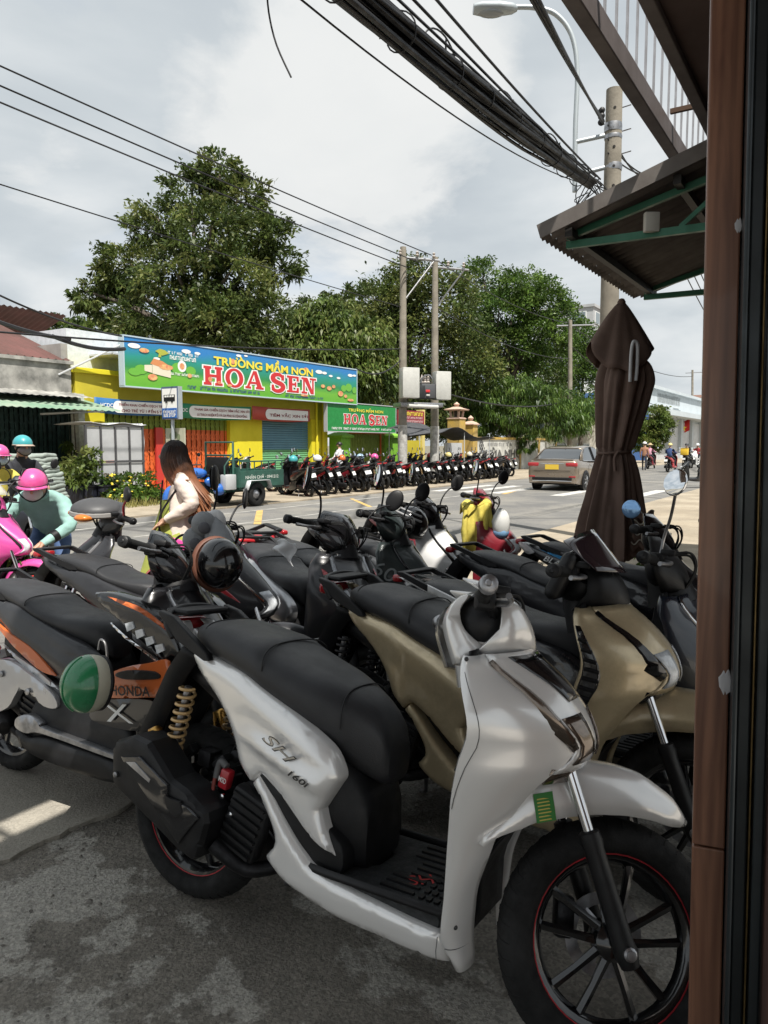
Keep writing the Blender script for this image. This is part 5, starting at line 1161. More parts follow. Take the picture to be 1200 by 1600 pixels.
    # ---- tail
    if sh:
        rl = MB().tube(cr([(-.02, -.155, .872), (-.06, -.15, .922), (-.10, -.08, .948), (-.115, 0, .952), (-.10, .08, .948), (-.06, .15, .922), (-.02, .155, .872)], 4), .012, 8)
        rl.prism([(.145, .822), (.13, .845), (-.02, .94), (-.085, .955), (-.085, .94), (-.02, .885), (.0, .868), (.12, .82)], -.165, -.14); rl.prism([(.145, .822), (.13, .845), (-.02, .94), (-.085, .955), (-.085, .94), (-.02, .885), (.0, .868), (.12, .82)], .14, .165)
        rl.cbox((-.07, 0, .945), (.1, .2, .02), .008)
        obj('grab_rail', rl, BLACKPL, root, 50, bevel=.004)
        for s_ in (-1, 1):
            tl = panel([(-.115, .905), (-.115, .905), (-.08, .885), (-.03, .835), (-.03, .835), (-.055, .86), (-.09, .885)], lambda X, Z: .105+.1*(X+.1), .006, .04, .03)
            obj('indicator_lens', tl if s_ < 0 else tl.mirror(), CLEARL, root, 60)
        tl = MB().cbox((-.125, 0, .895), (.05, .17, .045), .015); obj('tail_light', tl, REDLENS, root, 60)
        mg = [(-.03, .84), (-.09, .77), (-.125, .72), (-.19, .6), (-.25, .5)]; rows = []
        for (a, b), hw in zip(cr(mg, 3) and [(q.x, q.y) for q in cr(mg, 3)], np.linspace(.12, .085, 13)):
            rows.append([Vector((a+.10, -hw, b-.02)), Vector((a+.02, -hw, b)), Vector((a, -hw*.6, b+.006)), Vector((a, hw*.6, b+.006)), Vector((a+.02, hw, b)), Vector((a+.10, hw, b-.02))])
        obj('rear_mudguard', MB().grid(rows), BLACKPL, root, 50, solid=.006)
        pz = (-.215, .60)
    else:
        bl_ = [(.08, .80), (.06, .82), (-.08, .865), (-.2, .905), (-.235, .905), (-.225, .89), (-.1, .845), (.02, .80)]; rl = MB().prism(bl_, -.138, -.118); rl.prism(bl_, .118, .138)
        rl.cbox((-.215, 0, .898), (.05, .236, .016), .006)
        obj('grab_rail', rl, cols.get('rail', BLACKPL), root, 50)
        tl = MB().cbox((-.285, 0, .862), (.05, .13, .035), .012); obj('tail_light', tl, REDLENS, root, 60)
        mg = [(-.22, .83), (-.28, .76), (-.33, .66), (-.38, .52)]; rows = []
        for (a, b), hw in zip([(q.x, q.y) for q in cr(mg, 3)], np.linspace(.07, .08, 10)):
            rows.append([Vector((a+.08, -hw, b-.02)), Vector((a+.01, -hw, b)), Vector((a, hw*.0, b+.006)), Vector((a+.01, hw, b)), Vector((a+.08, hw, b-.02))])
        obj('rear_mudguard', MB().grid(rows), BLACKPL, root, 50, solid=.006)
        hug = MB().lathe([(R+.03, .06), (R+.035, 0), (R+.03, -.06)], 24, T(0, 0, R) @ AXY)
        pz = (-.335, .655)
    if plate:
        pm = MB().cbox((0, 0, 0), (.004, .19 if lod < 2 else .165, .14 if lod < 2 else .12), .002).tf(T(pz[0]-.012, 0, pz[1]) @ Matrix.Rotation(radians(24), 4, 'Y')); pl_ = obj('number_plate', pm, PLATE, root, 0)
    # ---- engine, exhaust, shock
    e = MB()
    e.ring_loft(seat_mesh([(-.05, .33, .24, .05), (.05, .37, .2, .075), (.2, .40, .19, .09), (.33, .40, .2, .09), (.42, .37, .22, .075)], 12, 4))
    if lod == 0:
        rr_ = random.Random(3)
        for k in range(46):
            c = Vector((.02+.36*rr_.random(), -.02-.1*rr_.random(), .3+.24*rr_.random())); q = rr_.random()
            if q < .45: e.cbox(c, (.02+.04*rr_.random(), .03+.03*rr_.random(), .02+.04*rr_.random()), .005, Matrix.Rotation(rr_.random()*2, 3, 'Y'))
            elif q < .8: e.lathe([(.012+.014*rr_.random(), 0), (.02, .03), (.008, .035)], 10, T(*c) @ AXY)
            else: e.tube(cr([c, c+Vector((.04, -.02, .05)), c+Vector((.09, .0, .0)), c+Vector((.12, .01, -.06))], 4), .005, 6)
    else: e.cbox((.2, -.03, .42), (.22, .12, .14), .03)
    obj('engine', e, DKMETAL, root, 40)
    if lod < 2:
        rd = MB().cbox((.325, -.15, .37), (.14, .05, .19), .012, Matrix.Rotation(radians(18), 3, 'Y'))
        for k in range(7): rd.box(Vector((.325, -.178, .37))+Matrix.Rotation(radians(18), 3, 'Y') @ Vector((0, 0, -.078+.026*k)), (.12, .014, .009), Matrix.Rotation(radians(18), 3, 'Y'))
        obj('radiator_cover', rd, BLACKPL, root, 40)
    cv = MB().cbox((.1, .13, .31), (.5, .07, .15), .04, Matrix.Rotation(radians(-4), 3, 'Y')); obj('drive_cover', cv, DKMETAL, root, 50)
    if sh:
        mo = [(-.161, .515), (-.161, .515), (-.15, .535), (-.072, .569), (-.006, .562), (-.006, .562), (.103, .467), (.166, .446), (.251, .401), (.249, .372), (.221, .263), (.155, .271), (.015, .333), (-.143, .398), (-.143, .398)]
        mu = panel([(-.163, .512), (-.148, .540), (-.07, .571), (-.004, .562), (.100, .470), (.160, .452), (.245, .404), (.252, .375), (.224, .268), (.205, .256), (.155, .268), (.015, .330), (-.138, .396), (-.152, .41)], lambda X, Z: .255, .022, .09, .022, smooth=False)
        me_ = obj('exhaust', mu, BLACKPL, root, 24)
        gp = panel([(-.106, .501), (-.106, .501), (-.022, .519), (-.022, .519), (.101, .459), (.106, .425), (.118, .42), (.188, .415), (.233, .393), (.16, .3), (.16, .3)], lambda X, Z: .266, .005, .016, .02, smooth=False)
        gpo = obj('exhaust_heat_shield', gp, mat('smoked gloss exhaust trim', (.03, .03, .033), .12, .6, coat=1.), me_, 30)
        rc = panel([(.095, .43), (.125, .425), (.16, .425), (.175, .395), (.145, .375), (.11, .395)], lambda X, Z: .2695, .004, .006, .03, smooth=False); obj('shield_recess', rc, BLACKPL, me_, 30)
        bd = panel([(-.075, .492), (-.035, .5), (.035, .463), (.03, .452)], lambda X, Z: .2695, .002, .004, .03, smooth=False); obj('exhaust_badge', bd, STEEL, me_, 30)
        ex = MB().tube(cr([(.24, -.2, .3), (.34, -.16, .24), (.42, -.08, .25)], 4), .022, 10); obj('exhaust_pipe', ex, DKMETAL, root, 60)
        for c in ((-.125, -.257, .44),): obj('bolt', MB().lathe([(.009, 0), (.009, .006), (.003, .008)], 10, T(*c) @ AXY), STEEL, me_, 30)
    else:
        mu = MB().tube([(-.2, -.17, .40), (-.19, -.17, .395), (.05, -.165, .31), (.16, -.16, .275), (.18, -.155, .27)], [.035, .058, .06, .05, .02], 16); mu.tube(cr([(.16, -.16, .27), (.28, -.12, .2), (.4, -.06, .22)], 3), .016, 8)
        me_ = obj('exhaust', mu, BLACKPL, root, 50)
        hs = MB().cbox((-.06, -.228, .36), (.26, .012, .075), .006, Matrix.Rotation(radians(18), 3, 'Y')); obj('exhaust_heat_shield', hs, STEEL if lod < 2 else DKMETAL, me_, 40)
    sides = (-1, 1) if sh else (1, -1)
    for s_ in sides:
        a, b = d['shock']; a = (a[0], abs(a[1])*s_, a[2]); b = (b[0], abs(b[1])*s_, b[2])
        bodym = MB().tube([a, b], .012, 10); bodym.tube([Vector(b)+Vector((0, 0, -.05)), Vector(b)+Vector((0.004, 0, .03))], .02, 12)
        sk = obj('rear_shock', bodym, STEEL, root, 60)
        obj('spring', spring(a, b, .026, (11 if lod == 0 else 8), .0055 if sh else .006, (14, 8, 6)[lod]), cols.get('spring', SPRINGT if sh else BLACKPL), sk, 70)
        if o.get('canister'):
            ca = MB().tube([(-.083, .15*s_, .575), (-.08, .15*s_, .57), (-.062, .15*s_, .455), (-.060, .15*s_, .445)], [.014, .023, .023, .016], 14); obj('gas_canister', ca, GOLDM, sk, 50)
    ks = MB().tube([(.3, .1, .24), (.24, .2, .03), (.2, .23, .012)], .009, 8); obj('kickstand', ks, STEEL, root, 60)
    return root, M
# ---------------------------------------------------------------- the near scooters
WHITE = mat('pearl white paint', (.90, .885, .865), .25, .32, coat=1.)
def dirty_paint(name, col, dirt, amt=.5):
    m = mat(name, col, .34, .5, coat=.7); t = m.node_tree; b = t.nodes['Principled BSDF']
    co = N(t, 'ShaderNodeTexCoord'); n = N(t, 'ShaderNodeTexNoise'); n.inputs['Scale'].default_value = 9; n.inputs['Detail'].default_value = 10; n.inputs['Roughness'].default_value = .72
    t.links.new(co.outputs['Object'], n.inputs['Vector'])
    r = ramp(t, n.outputs[0], [(.45, (*col, 1)), (.70, (*[c*(1-amt)+q*amt for c, q in zip(col, dirt)], 1))]); t.links.new(r.outputs[0], b.inputs['Base Color'])
    r2 = ramp(t, n.outputs[0], [(.40, (.28,)*3), (.7, (.6,)*3)]); t.links.new(r2.outputs[0], b.inputs['Roughness']); return m
CHAMP = dirty_paint('champagne gold paint', (.60, .49, .31), (.30, .24, .15))
SMOKE = mat('smoked brown chrome', (.2, .16, .13), .16, .8, coat=.5)
w_, WM = scooter('sh', 'large pearl white scooter in the foreground with black seat and gold rear spring', -.632, 2.382, -30.3, 7, 37,
    dict(body=WHITE, trim=SMOKE, lamp=SMOKE, beak=SMOKE, barend=STEEL, stripe=REDM, spring=SPRINGT, neck=WHITE), mirrors=False, plate=False, o=dict(canister=True, sticker=True))
# badges, ignition cap and lead, mat logo
for s_ in (-1, 1):
    wd = panel([(.36, .55), (.48, .5), (.66, .40), (.66, .31), (.56, .32), (.44, .42)], lambda X, Z: .168, .01, .05, .04); obj('side_wedge', wd if s_ < 0 else wd.mirror(), BLACKPL, w_, 60)
SIL = mat('badge silver', (.5, .5, .5), .2, 1.); BADGEB = mat('badge black', (.03, .03, .03), .3)
sp_r, sp_u = Vector((.88, 0, -.47)), Vector((.47, 0, .88))
def on_side(x, z, y): return Vector((x, -y, z))
lettering('emblem', 'SH', .034, on_side(.475, .633, .2165), (.9, -.03, -.44), (.30, 0, .95), BADGEB, w_, width=.135, bold=.02, shear=.5)
lettering('emblem', 'SH', .028, on_side(.475, .634, .218), (.9, -.03, -.44), (.30, 0, .95), SIL, w_, width=.125, bold=-.005, shear=.5)
lettering('emblem', '160i', .018, on_side(.548, .566, .219), (.95, -.03, -.3), (.25, 0, .95), BADGEB, w_, width=.075, bold=.02, shear=.3)
lettering('mat_logo', 'SH', .055, (.86, -.06, .3185), (.5, .5, 0), (-.75, .5, 0), mat('red print', (.5, .02, .02), .5), w_, width=.085, bold=.0, shear=.4, lift=.004)
capm = MB().cbox((.225, -.142, .475), (.035, .03, .06), .006, Matrix.Rotation(radians(12), 3, 'Y')); ic = obj('ignition_coil', capm, REDM, w_, 40)
lettering('coil_print', 'MSD', .016, (.225, -.1575, .475), (.97, 0, -.2), (.2, 0, .97), WHITEP, ic, width=.03)
obj('ignition_lead', MB().tube(cr([(.19, -.14, .50), (.185, -.15, .46), (.19, -.16, .40), (.215, -.165, .345), (.26, -.165, .32)], 5), .006, 8), mat('dark red cable', (.2, .03, .02), .5), w_, 60)
obj('lead_boot', MB().tube(cr([(.225, -.142, .51), (.2, -.14, .52), (.19, -.14, .50), (.188, -.145, .47)], 4), .011, 10), mat('grey boot', (.09, .09, .09), .6), w_, 60)
for c in ((.235, -.16, .43), (.27, -.15, .415), (.225, -.165, .385), (.28, -.17, .39), (.255, -.15, .352)):
    obj('bolt', MB().lathe([(.008, 0), (.008, .01), (.003, .012)], 8, T(*c) @ AXY), CHROME, w_, 30)
c_, CM = scooter('sh', 'dusty champagne gold scooter parked just behind the white one, black handlebar cover', -.133, 3.062, -33.8, 3, 14,
    dict(body=CHAMP, headset=BLACKPL, trim=GLOSSBK, spring=BLACKPL, rim=GLOSSBK, lamp=CLEARL), mirrors=False, o=dict(white_back=False, strip=1.9, plain_nose=True))
def flank(Z, t, lift=0.):
    q = SP['sh']; E_ = Vector((stab(q['xe'], Z), stab(q['ye'], Z), Z)); F_ = Vector((stab(q['xw'], Z), stab(q['yw'], Z), Z)); cx = E_+(F_-E_)*.42+Vector((.012, .038, 0))
    p = E_*(1-t)**2+cx*2*t*(1-t)+F_*t*t; n_ = Vector((.35, 1, 0)).normalized()*lift; p += n_; return Vector((p.x, -p.y, p.z))
rows = [[flank(z_, t, .006) for t in np.linspace(.02, .30-.12*abs(z_-.72)/.2, 7)] for z_ in np.linspace(.50, .91, 12)]
obj('grille_recess', MB().grid(rows), GLOSSBK, c_, 60, solid=.004)
SEAM = mat('dark panel gap', (.12, .12, .12), .8)
for pts in ([flank(z_, .13+.02*sin((.93-z_)*20), .0035) for z_ in np.linspace(.925, .76, 9)], [flank(z_, .13-.7*(.76-z_), .0035) for z_ in np.linspace(.76, .60, 7)], [flank(.245-.0*t, t, .004) for t in np.linspace(.02, .98, 8)], [Vector((.985, -.2085, .275)), Vector((.983, -.209, .24)), Vector((.985, -.205, .205))]):
    obj('panel_gap', MB().tube(pts, .0012, 5), SEAM, w_, 0)
for c in (flank(.955, .2, .003), flank(.30, .5, .003)): obj('screw', MB().ball(c, .006, 10, 6), BADGEB, w_, 60)
for k in range(13):
    z_ = .515+.03*k; obj('grille_slat', MB().tube([flank(z_-.012*t/.3, t, .011) for t in np.linspace(.03, .285-.12*abs(z_-.72)/.2, 5)], .0065, 5), BLACKPL, c_, 60)
rc_ = MB().cbox((0, 0, 0), (.05, .44, .17), .025).tf(CM @ T(.905, 0, 1.045) @ Matrix.Rotation(radians(24), 4, 'Y')); obj('rear_cover', rc_, BLACKPL, c_, 50)
for k in range(3): obj('switch', MB().cbox((0, 0, 0), (.012, .035, .016), .003).tf(CM @ T(.878-.0*k, -.11, 1.075-.026*k) @ Matrix.Rotation(radians(24), 4, 'Y')), GLOSSBK, c_, 40)
rows = []
for i in range(7):
    t = i/6; rows.append([CM @ Vector((1.10-.12*t-.08*q*q, (.215-.07*t*t)*q, 1.07+.14*t-.05*t*q*q)) for q in np.linspace(-1, 1, 11)])
obj('flyscreen', MB().grid(rows), mat('smoked acrylic', (.03, .018, .022), .06, coat=1.), c_, 60, solid=.004)
obj('chrome_edge', MB().tube([CM @ Vector(q) for q in cr([(.905, -.185, 1.10), (.93, -.12, 1.125), (.945, 0, 1.135), (.93, .12, 1.125)], 5)], .006, 8), CHROME, c_, 60)
# ---------------------------------------------------------------- the rest of the parked scooters close by
BLK = paint('gloss black body', (.012, .012, .014)); MATBK = mat('satin black body', (.022, .022, .025), .32, coat=.3, var=.12); DKGREY = mat('dark grey body', (.05, .052, .056), .4, .2, coat=.3, var=.1)
ORGP = paint('orange body', (.62, .14, .03)); PINKP = paint('hot pink body', (.62, .07, .30)); MAGD = paint('deep magenta body', (.26, .025, .12)); DKGRN = mat('dark grey green body', (.022, .03, .03), .38, .2, coat=.4, var=.1)
NAVYP = paint('blue black body', (.010, .014, .024)); WINE = paint('wine red body', (.20, .015, .025)); SILVP = mat('silver body', (.50, .50, .51), .3, .6, coat=.5, var=.05); WHTP = paint('plain white body', (.70, .70, .69)); BLUEP = paint('bright blue accent', (.05, .25, .5)); REDP = paint('red body', (.42, .02, .03))
SZ = .012
def stick(root, name, outline, dep, m, both=False, r=.006, th=.006, step=.03, smooth=True):
    q = panel(outline, dep, r, th, step, smooth=smooth); o = obj(name, q, m, root, 60)
    if both: obj(name, q.mirror(), m, root, 60)
    return o
bwsp = lambda X, Z: lerp_tab(SP['sp']['bw'], X)+.014
# left foreground: orange and black scooter with a helmet hung on its hook
l1, M1 = scooter('sp', 'orange and black scooter at the left edge with a green helmet resting on its step', -1.70, 3.33, -27, 5, 24,
    dict(body=MATBK, front=BLK, cowl=BLK, sill=MATBK, inner=BLACKPL, headset=GLOSSBK, trim=SILVP, spring=REDM, rail=BLACKPL), z=SZ, mirrors=False)
stick(l1, 'orange_panel', [(-.2, .80), (-.2, .80), (.05, .70), (.3, .63), (.47, .53), (.47, .53), (.35, .545), (.1, .66)], bwsp, ORGP, True)
stick(l1, 'silver_stripe', [(.1, .615), (.1, .615), (.35, .54), (.5, .475), (.5, .475), (.35, .505)], bwsp, SILVP, True)
stick(l1, 'footrest_bracket', [(.08, .52), (.2, .56), (.45, .47), (.5, .41), (.42, .40), (.28, .45), (.2, .36), (.1, .34)], lambda X, Z: .20, SILVP, True, th=.03)
for c in ((.16, -.203, .5), (.33, -.203, .45)): obj('bolt', MB().lathe([(.014, 0), (.014, .006), (.005, .009)], 12, T(*c) @ AXY), STEEL, l1, 30)
stick(l1, 'step_block', [(.33, .32), (.36, .43), (.48, .475), (.78, .445), (.88, .40), (.90, .26), (.36, .25)], lambda X, Z: .20-.25*max(0, Z-.36), BLACKPL, True, r=.02, th=.14)
stick(l1, 'foot_rail', [(.285, .315), (.30, .345), (.37, .365), (.44, .34), (.47, .325), (.85, .292), (.86, .272), (.46, .30), (.36, .285), (.30, .295)], lambda X, Z: .232, STEEL, True, th=.03, r=.008)
stick(l1, 'lower_cover', [(.28, .29), (.36, .27), (.47, .285), (.86, .258), (.9, .2), (.8, .17), (.42, .19), (.3, .24)], lambda X, Z: .225, BLACKPL, True, th=.04, r=.02)
stick(l1, 'orange_panel', [(.78, .50), (.78, .57), (.86, .62), (1.0, .66), (1.1, .68), (1.1, .56), (1.0, .53)], lambda X, Z: .222+.02*X*0, ORGP, True)
stick(l1, 'dark_panel', [(.72, .40), (.74, .48), (.8, .495), (1.0, .525), (1.05, .50), (.97, .40)], lambda X, Z: .222, BLK, True)
stick(l1, 'black_insert', [(.84, .595), (.9, .62), (1.04, .635), (1.06, .61), (.9, .585)], lambda X, Z: .229, BLACKPL, True)
stick(l1, 'front_fairing', [(.72, .90), (.72, .90), (.82, .905), (.96, .875), (1.08, .80), (1.13, .70), (1.13, .70), (1.06, .66), (.98, .72), (.86, .80), (.76, .85)], lambda X, Z: .235-.22*max(0, X-.9), GLOSSBK, True, r=.015, th=.05)
stick(l1, 'orange_stripe', [(.80, .893), (.80, .893), (.95, .868), (1.08, .79), (1.09, .775), (.96, .845), (.86, .875)], lambda X, Z: .242-.22*max(0, X-.9), ORGP, True, r=.004)
for i in range(4): stick(l1, 'led', [(.90+.042*i, .80-.024*i), (.93+.042*i, .81-.024*i), (.94+.042*i, .785-.024*i), (.91+.042*i, .77-.024*i)], lambda X, Z: .243-.22*max(0, X-.9), CLEARL, False, smooth=False, r=.002, th=.006)
stick(l1, 'chrome_edge', [(.84, .79), (.98, .71), (1.07, .655), (1.075, .645), (.98, .698), (.84, .78)], lambda X, Z: .243-.22*max(0, X-.9), CHROME, False, r=.003)
lettering('lettering', 'HONDA', .038, (.93, -.2305, .548), (.98, 0, .12), (-.12, 0, .98), mat('black print', (.02, .015, .015), .5), l1, width=.2, bold=.02, lift=.003)
lettering('lettering', 'X', .07, (.87, -.2305, .455), (.98, 0, .1), (-.1, 0, .98), WHITEP, l1, width=.16, bold=-.005, shear=-.2, lift=.003)
obj('hook', MB().tube(cr([(.80, -.22, .60), (.79, -.225, .70), (.76, -.225, .72), (.75, -.225, .68)], 4), .005, 6), STEEL, l1, 60)
# second left: matt black sporty scooter with red springs
l2, M2 = scooter('sp', 'matt black scooter with black seat, between the orange scooter and pink scooter', -1.72, 4.14, -20, 4, 20,
    dict(body=MATBK, front=MATBK, cowl=DKGREY, headset=GLOSSBK, trim=CHROME, spring=REDM, rim=GLOSSBK), z=SZ, mirrors=True, o=dict(mirror_yaw=20))
stick(l2, 'red_stripe', [(.90, .83), (.90, .83), (1.03, .775), (1.12, .70), (1.12, .70), (1.02, .755)], lambda X, Z: .232-.3*max(0, X-.95), REDM, True)
# middle bunch, fronts turned towards us
m1, MM1 = scooter('sp', 'black scooter with red and blue front decals and raised left mirror', -.80, 4.58, -56, 5, 18,
    dict(body=SILVP, front=MATBK, cowl=BLK, headset=GLOSSBK, trim=CLEARL, sill=MATBK), z=SZ, o=dict(mirror_yaw=-40))
stick(m1, 'decal', [(.93, .88), (.93, .88), (1.05, .83), (1.15, .73), (1.13, .71), (1.02, .78)], lambda X, Z: .175-.3*(X-.95), REDP, True)
stick(m1, 'decal', [(1.1, .76), (1.16, .72), (1.18, .69), (1.13, .71)], lambda X, Z: .135-.3*(X-1.05), paint('blue decal', (.04, .05, .4)), True)
m2, MM2 = scooter('sp', 'dark grey green scooter lettered 160 on its front side', -.70, 4.85, -38, 4, 16,
    dict(body=DKGRN, headset=DKGRN, cowl=DKGRN, trim=GLOSSBK, lamp=SMOKE), z=SZ, o=dict(mirror_yaw=-30))
lettering('lettering', '160', .085, (1.0, -.225, .79), (.9, .25, -.38), (.35, 0, .93), mat('pale print', (.3, .32, .32), .5), m2, width=.2, bold=.0, shear=.2, lift=.012)
m3, MM3 = scooter('sp', 'white fronted scooter with a dark helmet hung on its handlebar', -.42, 5.72, -40, 4, 10,
    dict(body=DKGREY, front=WHTP, cowl=WHTP, headset=GLOSSBK, trim=GLOSSBK), z=SZ, o=dict(mirror_yaw=-30))
m4, MM4 = scooter('sp', 'wine red scooter with a yellow jacket draped over its handlebars', .05, 6.55, -36, 4, 10, dict(body=WINE, headset=WINE, trim=SILVP), z=SZ, o=dict(mirror_yaw=-30))
# right bunch: tails towards us, hidden behind the champagne scooter
d_, MD = scooter('sp', 'black scooter with white tail panel and round chrome mirror just behind the champagne scooter', .30, 3.27, -35, 3, 12,
    dict(body=BLK, front=NAVYP, cowl=NAVYP, headset=BLACKPL, trim=CHROME, lever=STEEL), z=.02, o=dict(mirror_round=True, mirror_abs=78, mirror_sides=(-1,), mirror_up=.045))
stick(d_, 'white_tail_panel', [(-.27, .872), (-.27, .872), (-.1, .868), (.1, .82), (.3, .76), (.3, .76), (.1, .79), (-.1, .835)], lambda X, Z: lerp_tab(SP['sp']['bw'], X)+.02, WHTP, True)
e_, ME = scooter('sp', 'long plain black scooter with blue mirror glass, third from the white one', .62, 4.22, -36, 3, 8,
    dict(body=MATBK, front=BLK, headset=GLOSSBK, trim=CHROME), z=.02, mirrors=False)
obj('mirror', MB().ball((0, 0, 0), (.008, .05, .045), 18, 8).tf(T(.82, -.20, 1.16) @ Matrix.Rotation(radians(80), 4, 'Z')), mat('blue mirror', (.25, .45, .75), .1, .6), e_, 60); obj('mirror_stem', MB().tube([(.84, -.16, 1.04), (.82, -.2, 1.13)], .006, 6), BLACKPL, e_, 60)
f_, MF = scooter('sp', 'black scooter with blue side stripe and silver tail beside the parasol', 1.10, 4.60, -36, 3, 8, dict(body=BLK, trim=CHROME), z=.02, mirrors=False)
stick(f_, 'blue_stripe', [(-.12, .83), (-.12, .83), (.1, .79), (.3, .735), (.3, .735), (.1, .765)], bwsp, BLUEP, True)
stick(f_, 'silver_tail', [(-.29, .862), (-.29, .862), (-.22, .855), (-.15, .81), (-.2, .79), (-.26, .82)], bwsp, SILVP, True)
lettering('lettering', 'BLADE', .034, (.04, -.166, .76), (.96, -.0, -.26), (.26, 0, .96), WHITEP, f_, width=.2, bold=.01, shear=.3, lift=.012)
g_s, MG = scooter('sp', 'black scooter parked on the kerb far right beside the door jamb', *P(28.2, 4.2)[:2], 160, 4, 0, dict(body=BLK, trim=CHROME), z=.012, lod=1)
# red pink scooter whose covered headlamp faces left
l3, ML3 = scooter('sp', 'red and pink scooter with covered grey headlamp and amber indicators, facing left', -1.02, 5.32, 211, 4, 0,
    dict(body=REDP, front=MATBK, cowl=DKGREY, headset=DKGREY, trim=SILVP), z=.012, mirrors=False)
hm = MB()
hm.ball((.985, 0, 1.08), (.16, .17, .075), 20, 9, z0=-.2); obj('headlamp_hood', hm, mat('dark grey plastic', (.06, .06, .063), .5, var=.1), l3, 60)
q = MB().lathe([(.158, 1.045), (.168, 1.055), (.166, 1.075), (.158, 1.08)], 24, T(.985, 0, 0) @ Matrix.Diagonal((1, 1.06, 1, 1))); obj('hood_rim', q, mat('silver grey plastic', (.26, .25, .24), .4), l3, 50)
for s_ in (-1, 1): q = MB().ball((1.08, s_*.115, 1.05), (.065, .06, .026), 12, 7); obj('indicator', q, AMBER, l3, 60)
obj('pink_panel', panel([(.0, .82), (.0, .82), (.3, .78), (.55, .90), (.6, .78), (.4, .65), (.1, .68)], lambda X, Z: .19, .02, .02, .05).mirror(), PINKP, l3, 60)
obj('pink_panel', panel([(.0, .82), (.0, .82), (.3, .78), (.55, .86), (.6, .74), (.4, .65), (.1, .68)], lambda X, Z: .19, .02, .02, .05), PINKP, l3, 60)
ms = MB().tube(cr([(.86, .2, 1.04), (.87, .22, 1.12), (.86, .26, 1.17)], 4), .008, 6); obj('mirror_stem', ms, REDP, l3, 60); mm = MB().ball((.86, .29, 1.21), (.02, .065, .048), 16, 9); obj('mirror', mm, BLACKPL, l3, 60)
# pink scooter at the left edge
pk, MP = scooter('sp', 'hot pink scooter with clear flyscreen at the left edge, woman leaning over it', -4.02, 6.12, -12, 3, 5,
    dict(body=PINKP, front=PINKP, cowl=PINKP, headset=PINKP, sill=MAGD, trim=BLK, lamp=CLEARL), z=SZ, o=dict(mirror_yaw=20))
rows = []
for i in range(5):
    t = i/4; rows.append([MP @ Vector((1.0-.1*t-.06*q*q, .13*q*(1-.2*t), 1.09+.12*t)) for q in (-1, -.6, -.2, .2, .6, 1)])
obj('flyscreen', MB().grid(rows), mat('clear acrylic', (.7, .75, .76), .06, alpha=.35), pk, 60, solid=.004)
# ---------------------------------------------------------------- the long rank parked across the street
proto = []
RANK = [('black', BLK), ('dark red', WINE), ('red', REDP), ('white', WHTP), ('silver', SILVP), ('dark blue', NAVYP), ('grey', DKGREY)]
lab_n = {}
order = [0, 0, 2, 0, 1, 0, 6, 5, 0, 3, 2, 0, 6, 0, 1, 5, 0, 4, 0, 6, 2, 6, 0, 3, 0, 6, 4]
ordin = ['first', 'second', 'third', 'fourth', 'fifth', 'sixth', 'seventh', 'eighth', 'ninth', 'tenth', 'eleventh', 'twelfth', 'thirteenth']
cnt_ = {}
protos = {}
A0, A1 = atz(500, 779, 0), atz(812, 746, 0)
npk = len(order); rr_ = random.Random(12)
heads = {}
for i, ci in enumerate(order):
    nm, pm = RANK[ci]; cnt_[ci] = cnt_.get(ci, 0)+1; tot = order.count(ci)
    lb = f'{ordin[cnt_[ci]-1]} {nm} scooter from the green cart, in the rank across the street'
    t = i/(npk-1); p = A0.lerp(A1, t**1.0); ps, pn = p.dot(SE), p.dot(NE)+.42+rr_.uniform(-.1, .12)
    loc = P(ps+rr_.uniform(-.16, .16), pn, 0); rot = (radians(-5-rr_.uniform(0, 4)), 0, ST_ANG+radians(84+rr_.uniform(-15, 13)))
    if ci not in protos:
        r, _ = scooter('sh' if ci in (3, 6, 5) else 'sp', lb, 0, 0, 0, 5, 18, dict(body=pm, front=pm if ci else MATBK, trim=CHROME, rail=STEEL if ci % 2 else BLACKPL), group='scooters parked in a rank across the street', lod=2, o=dict(white_back=False)); protos[ci] = r
        r.location = loc; r.rotation_euler = rot
    else: copy_tree(protos[ci], loc, rot, lb)
# a few more standing behind them by the wall
back = [(0, 402, 14.2), (3, 425, 15.6), (5, 480, 15.8), (6, 500, 16.0), (2, 548, 15.9), (0, 575, 16.1), (3, 590, 16.0), (4, 640, 15.6), (0, 665, 15.8), (2, 690, 15.5), (0, 712, 15.9), (6, 735, 15.8), (0, 770, 16.0), (3, 790, 15.9)]
where = ['behind the cart bed', 'before the green shutter', 'beside the seated man', 'right of the seated man', 'before the left lime post', 'before the olive gate', 'before the right lime post', 'before the yellow wall', 'under the grey canopy', 'under the canopy edge', 'before the grey panel', 'before the shorter pillar', 'under the temple lettering', 'at the end of the temple lettering']
for (ci, px, n_), wh_ in zip(back, where):
    nm = RANK[ci][0]; p = P(S_(px, n_), n_)
    copy_tree(protos[ci], p, (radians(-5), 0, ST_ANG+radians(84+rr_.uniform(-25, 25))), f'{nm} scooter in the back line, {wh_}', 'scooters standing behind the rank')

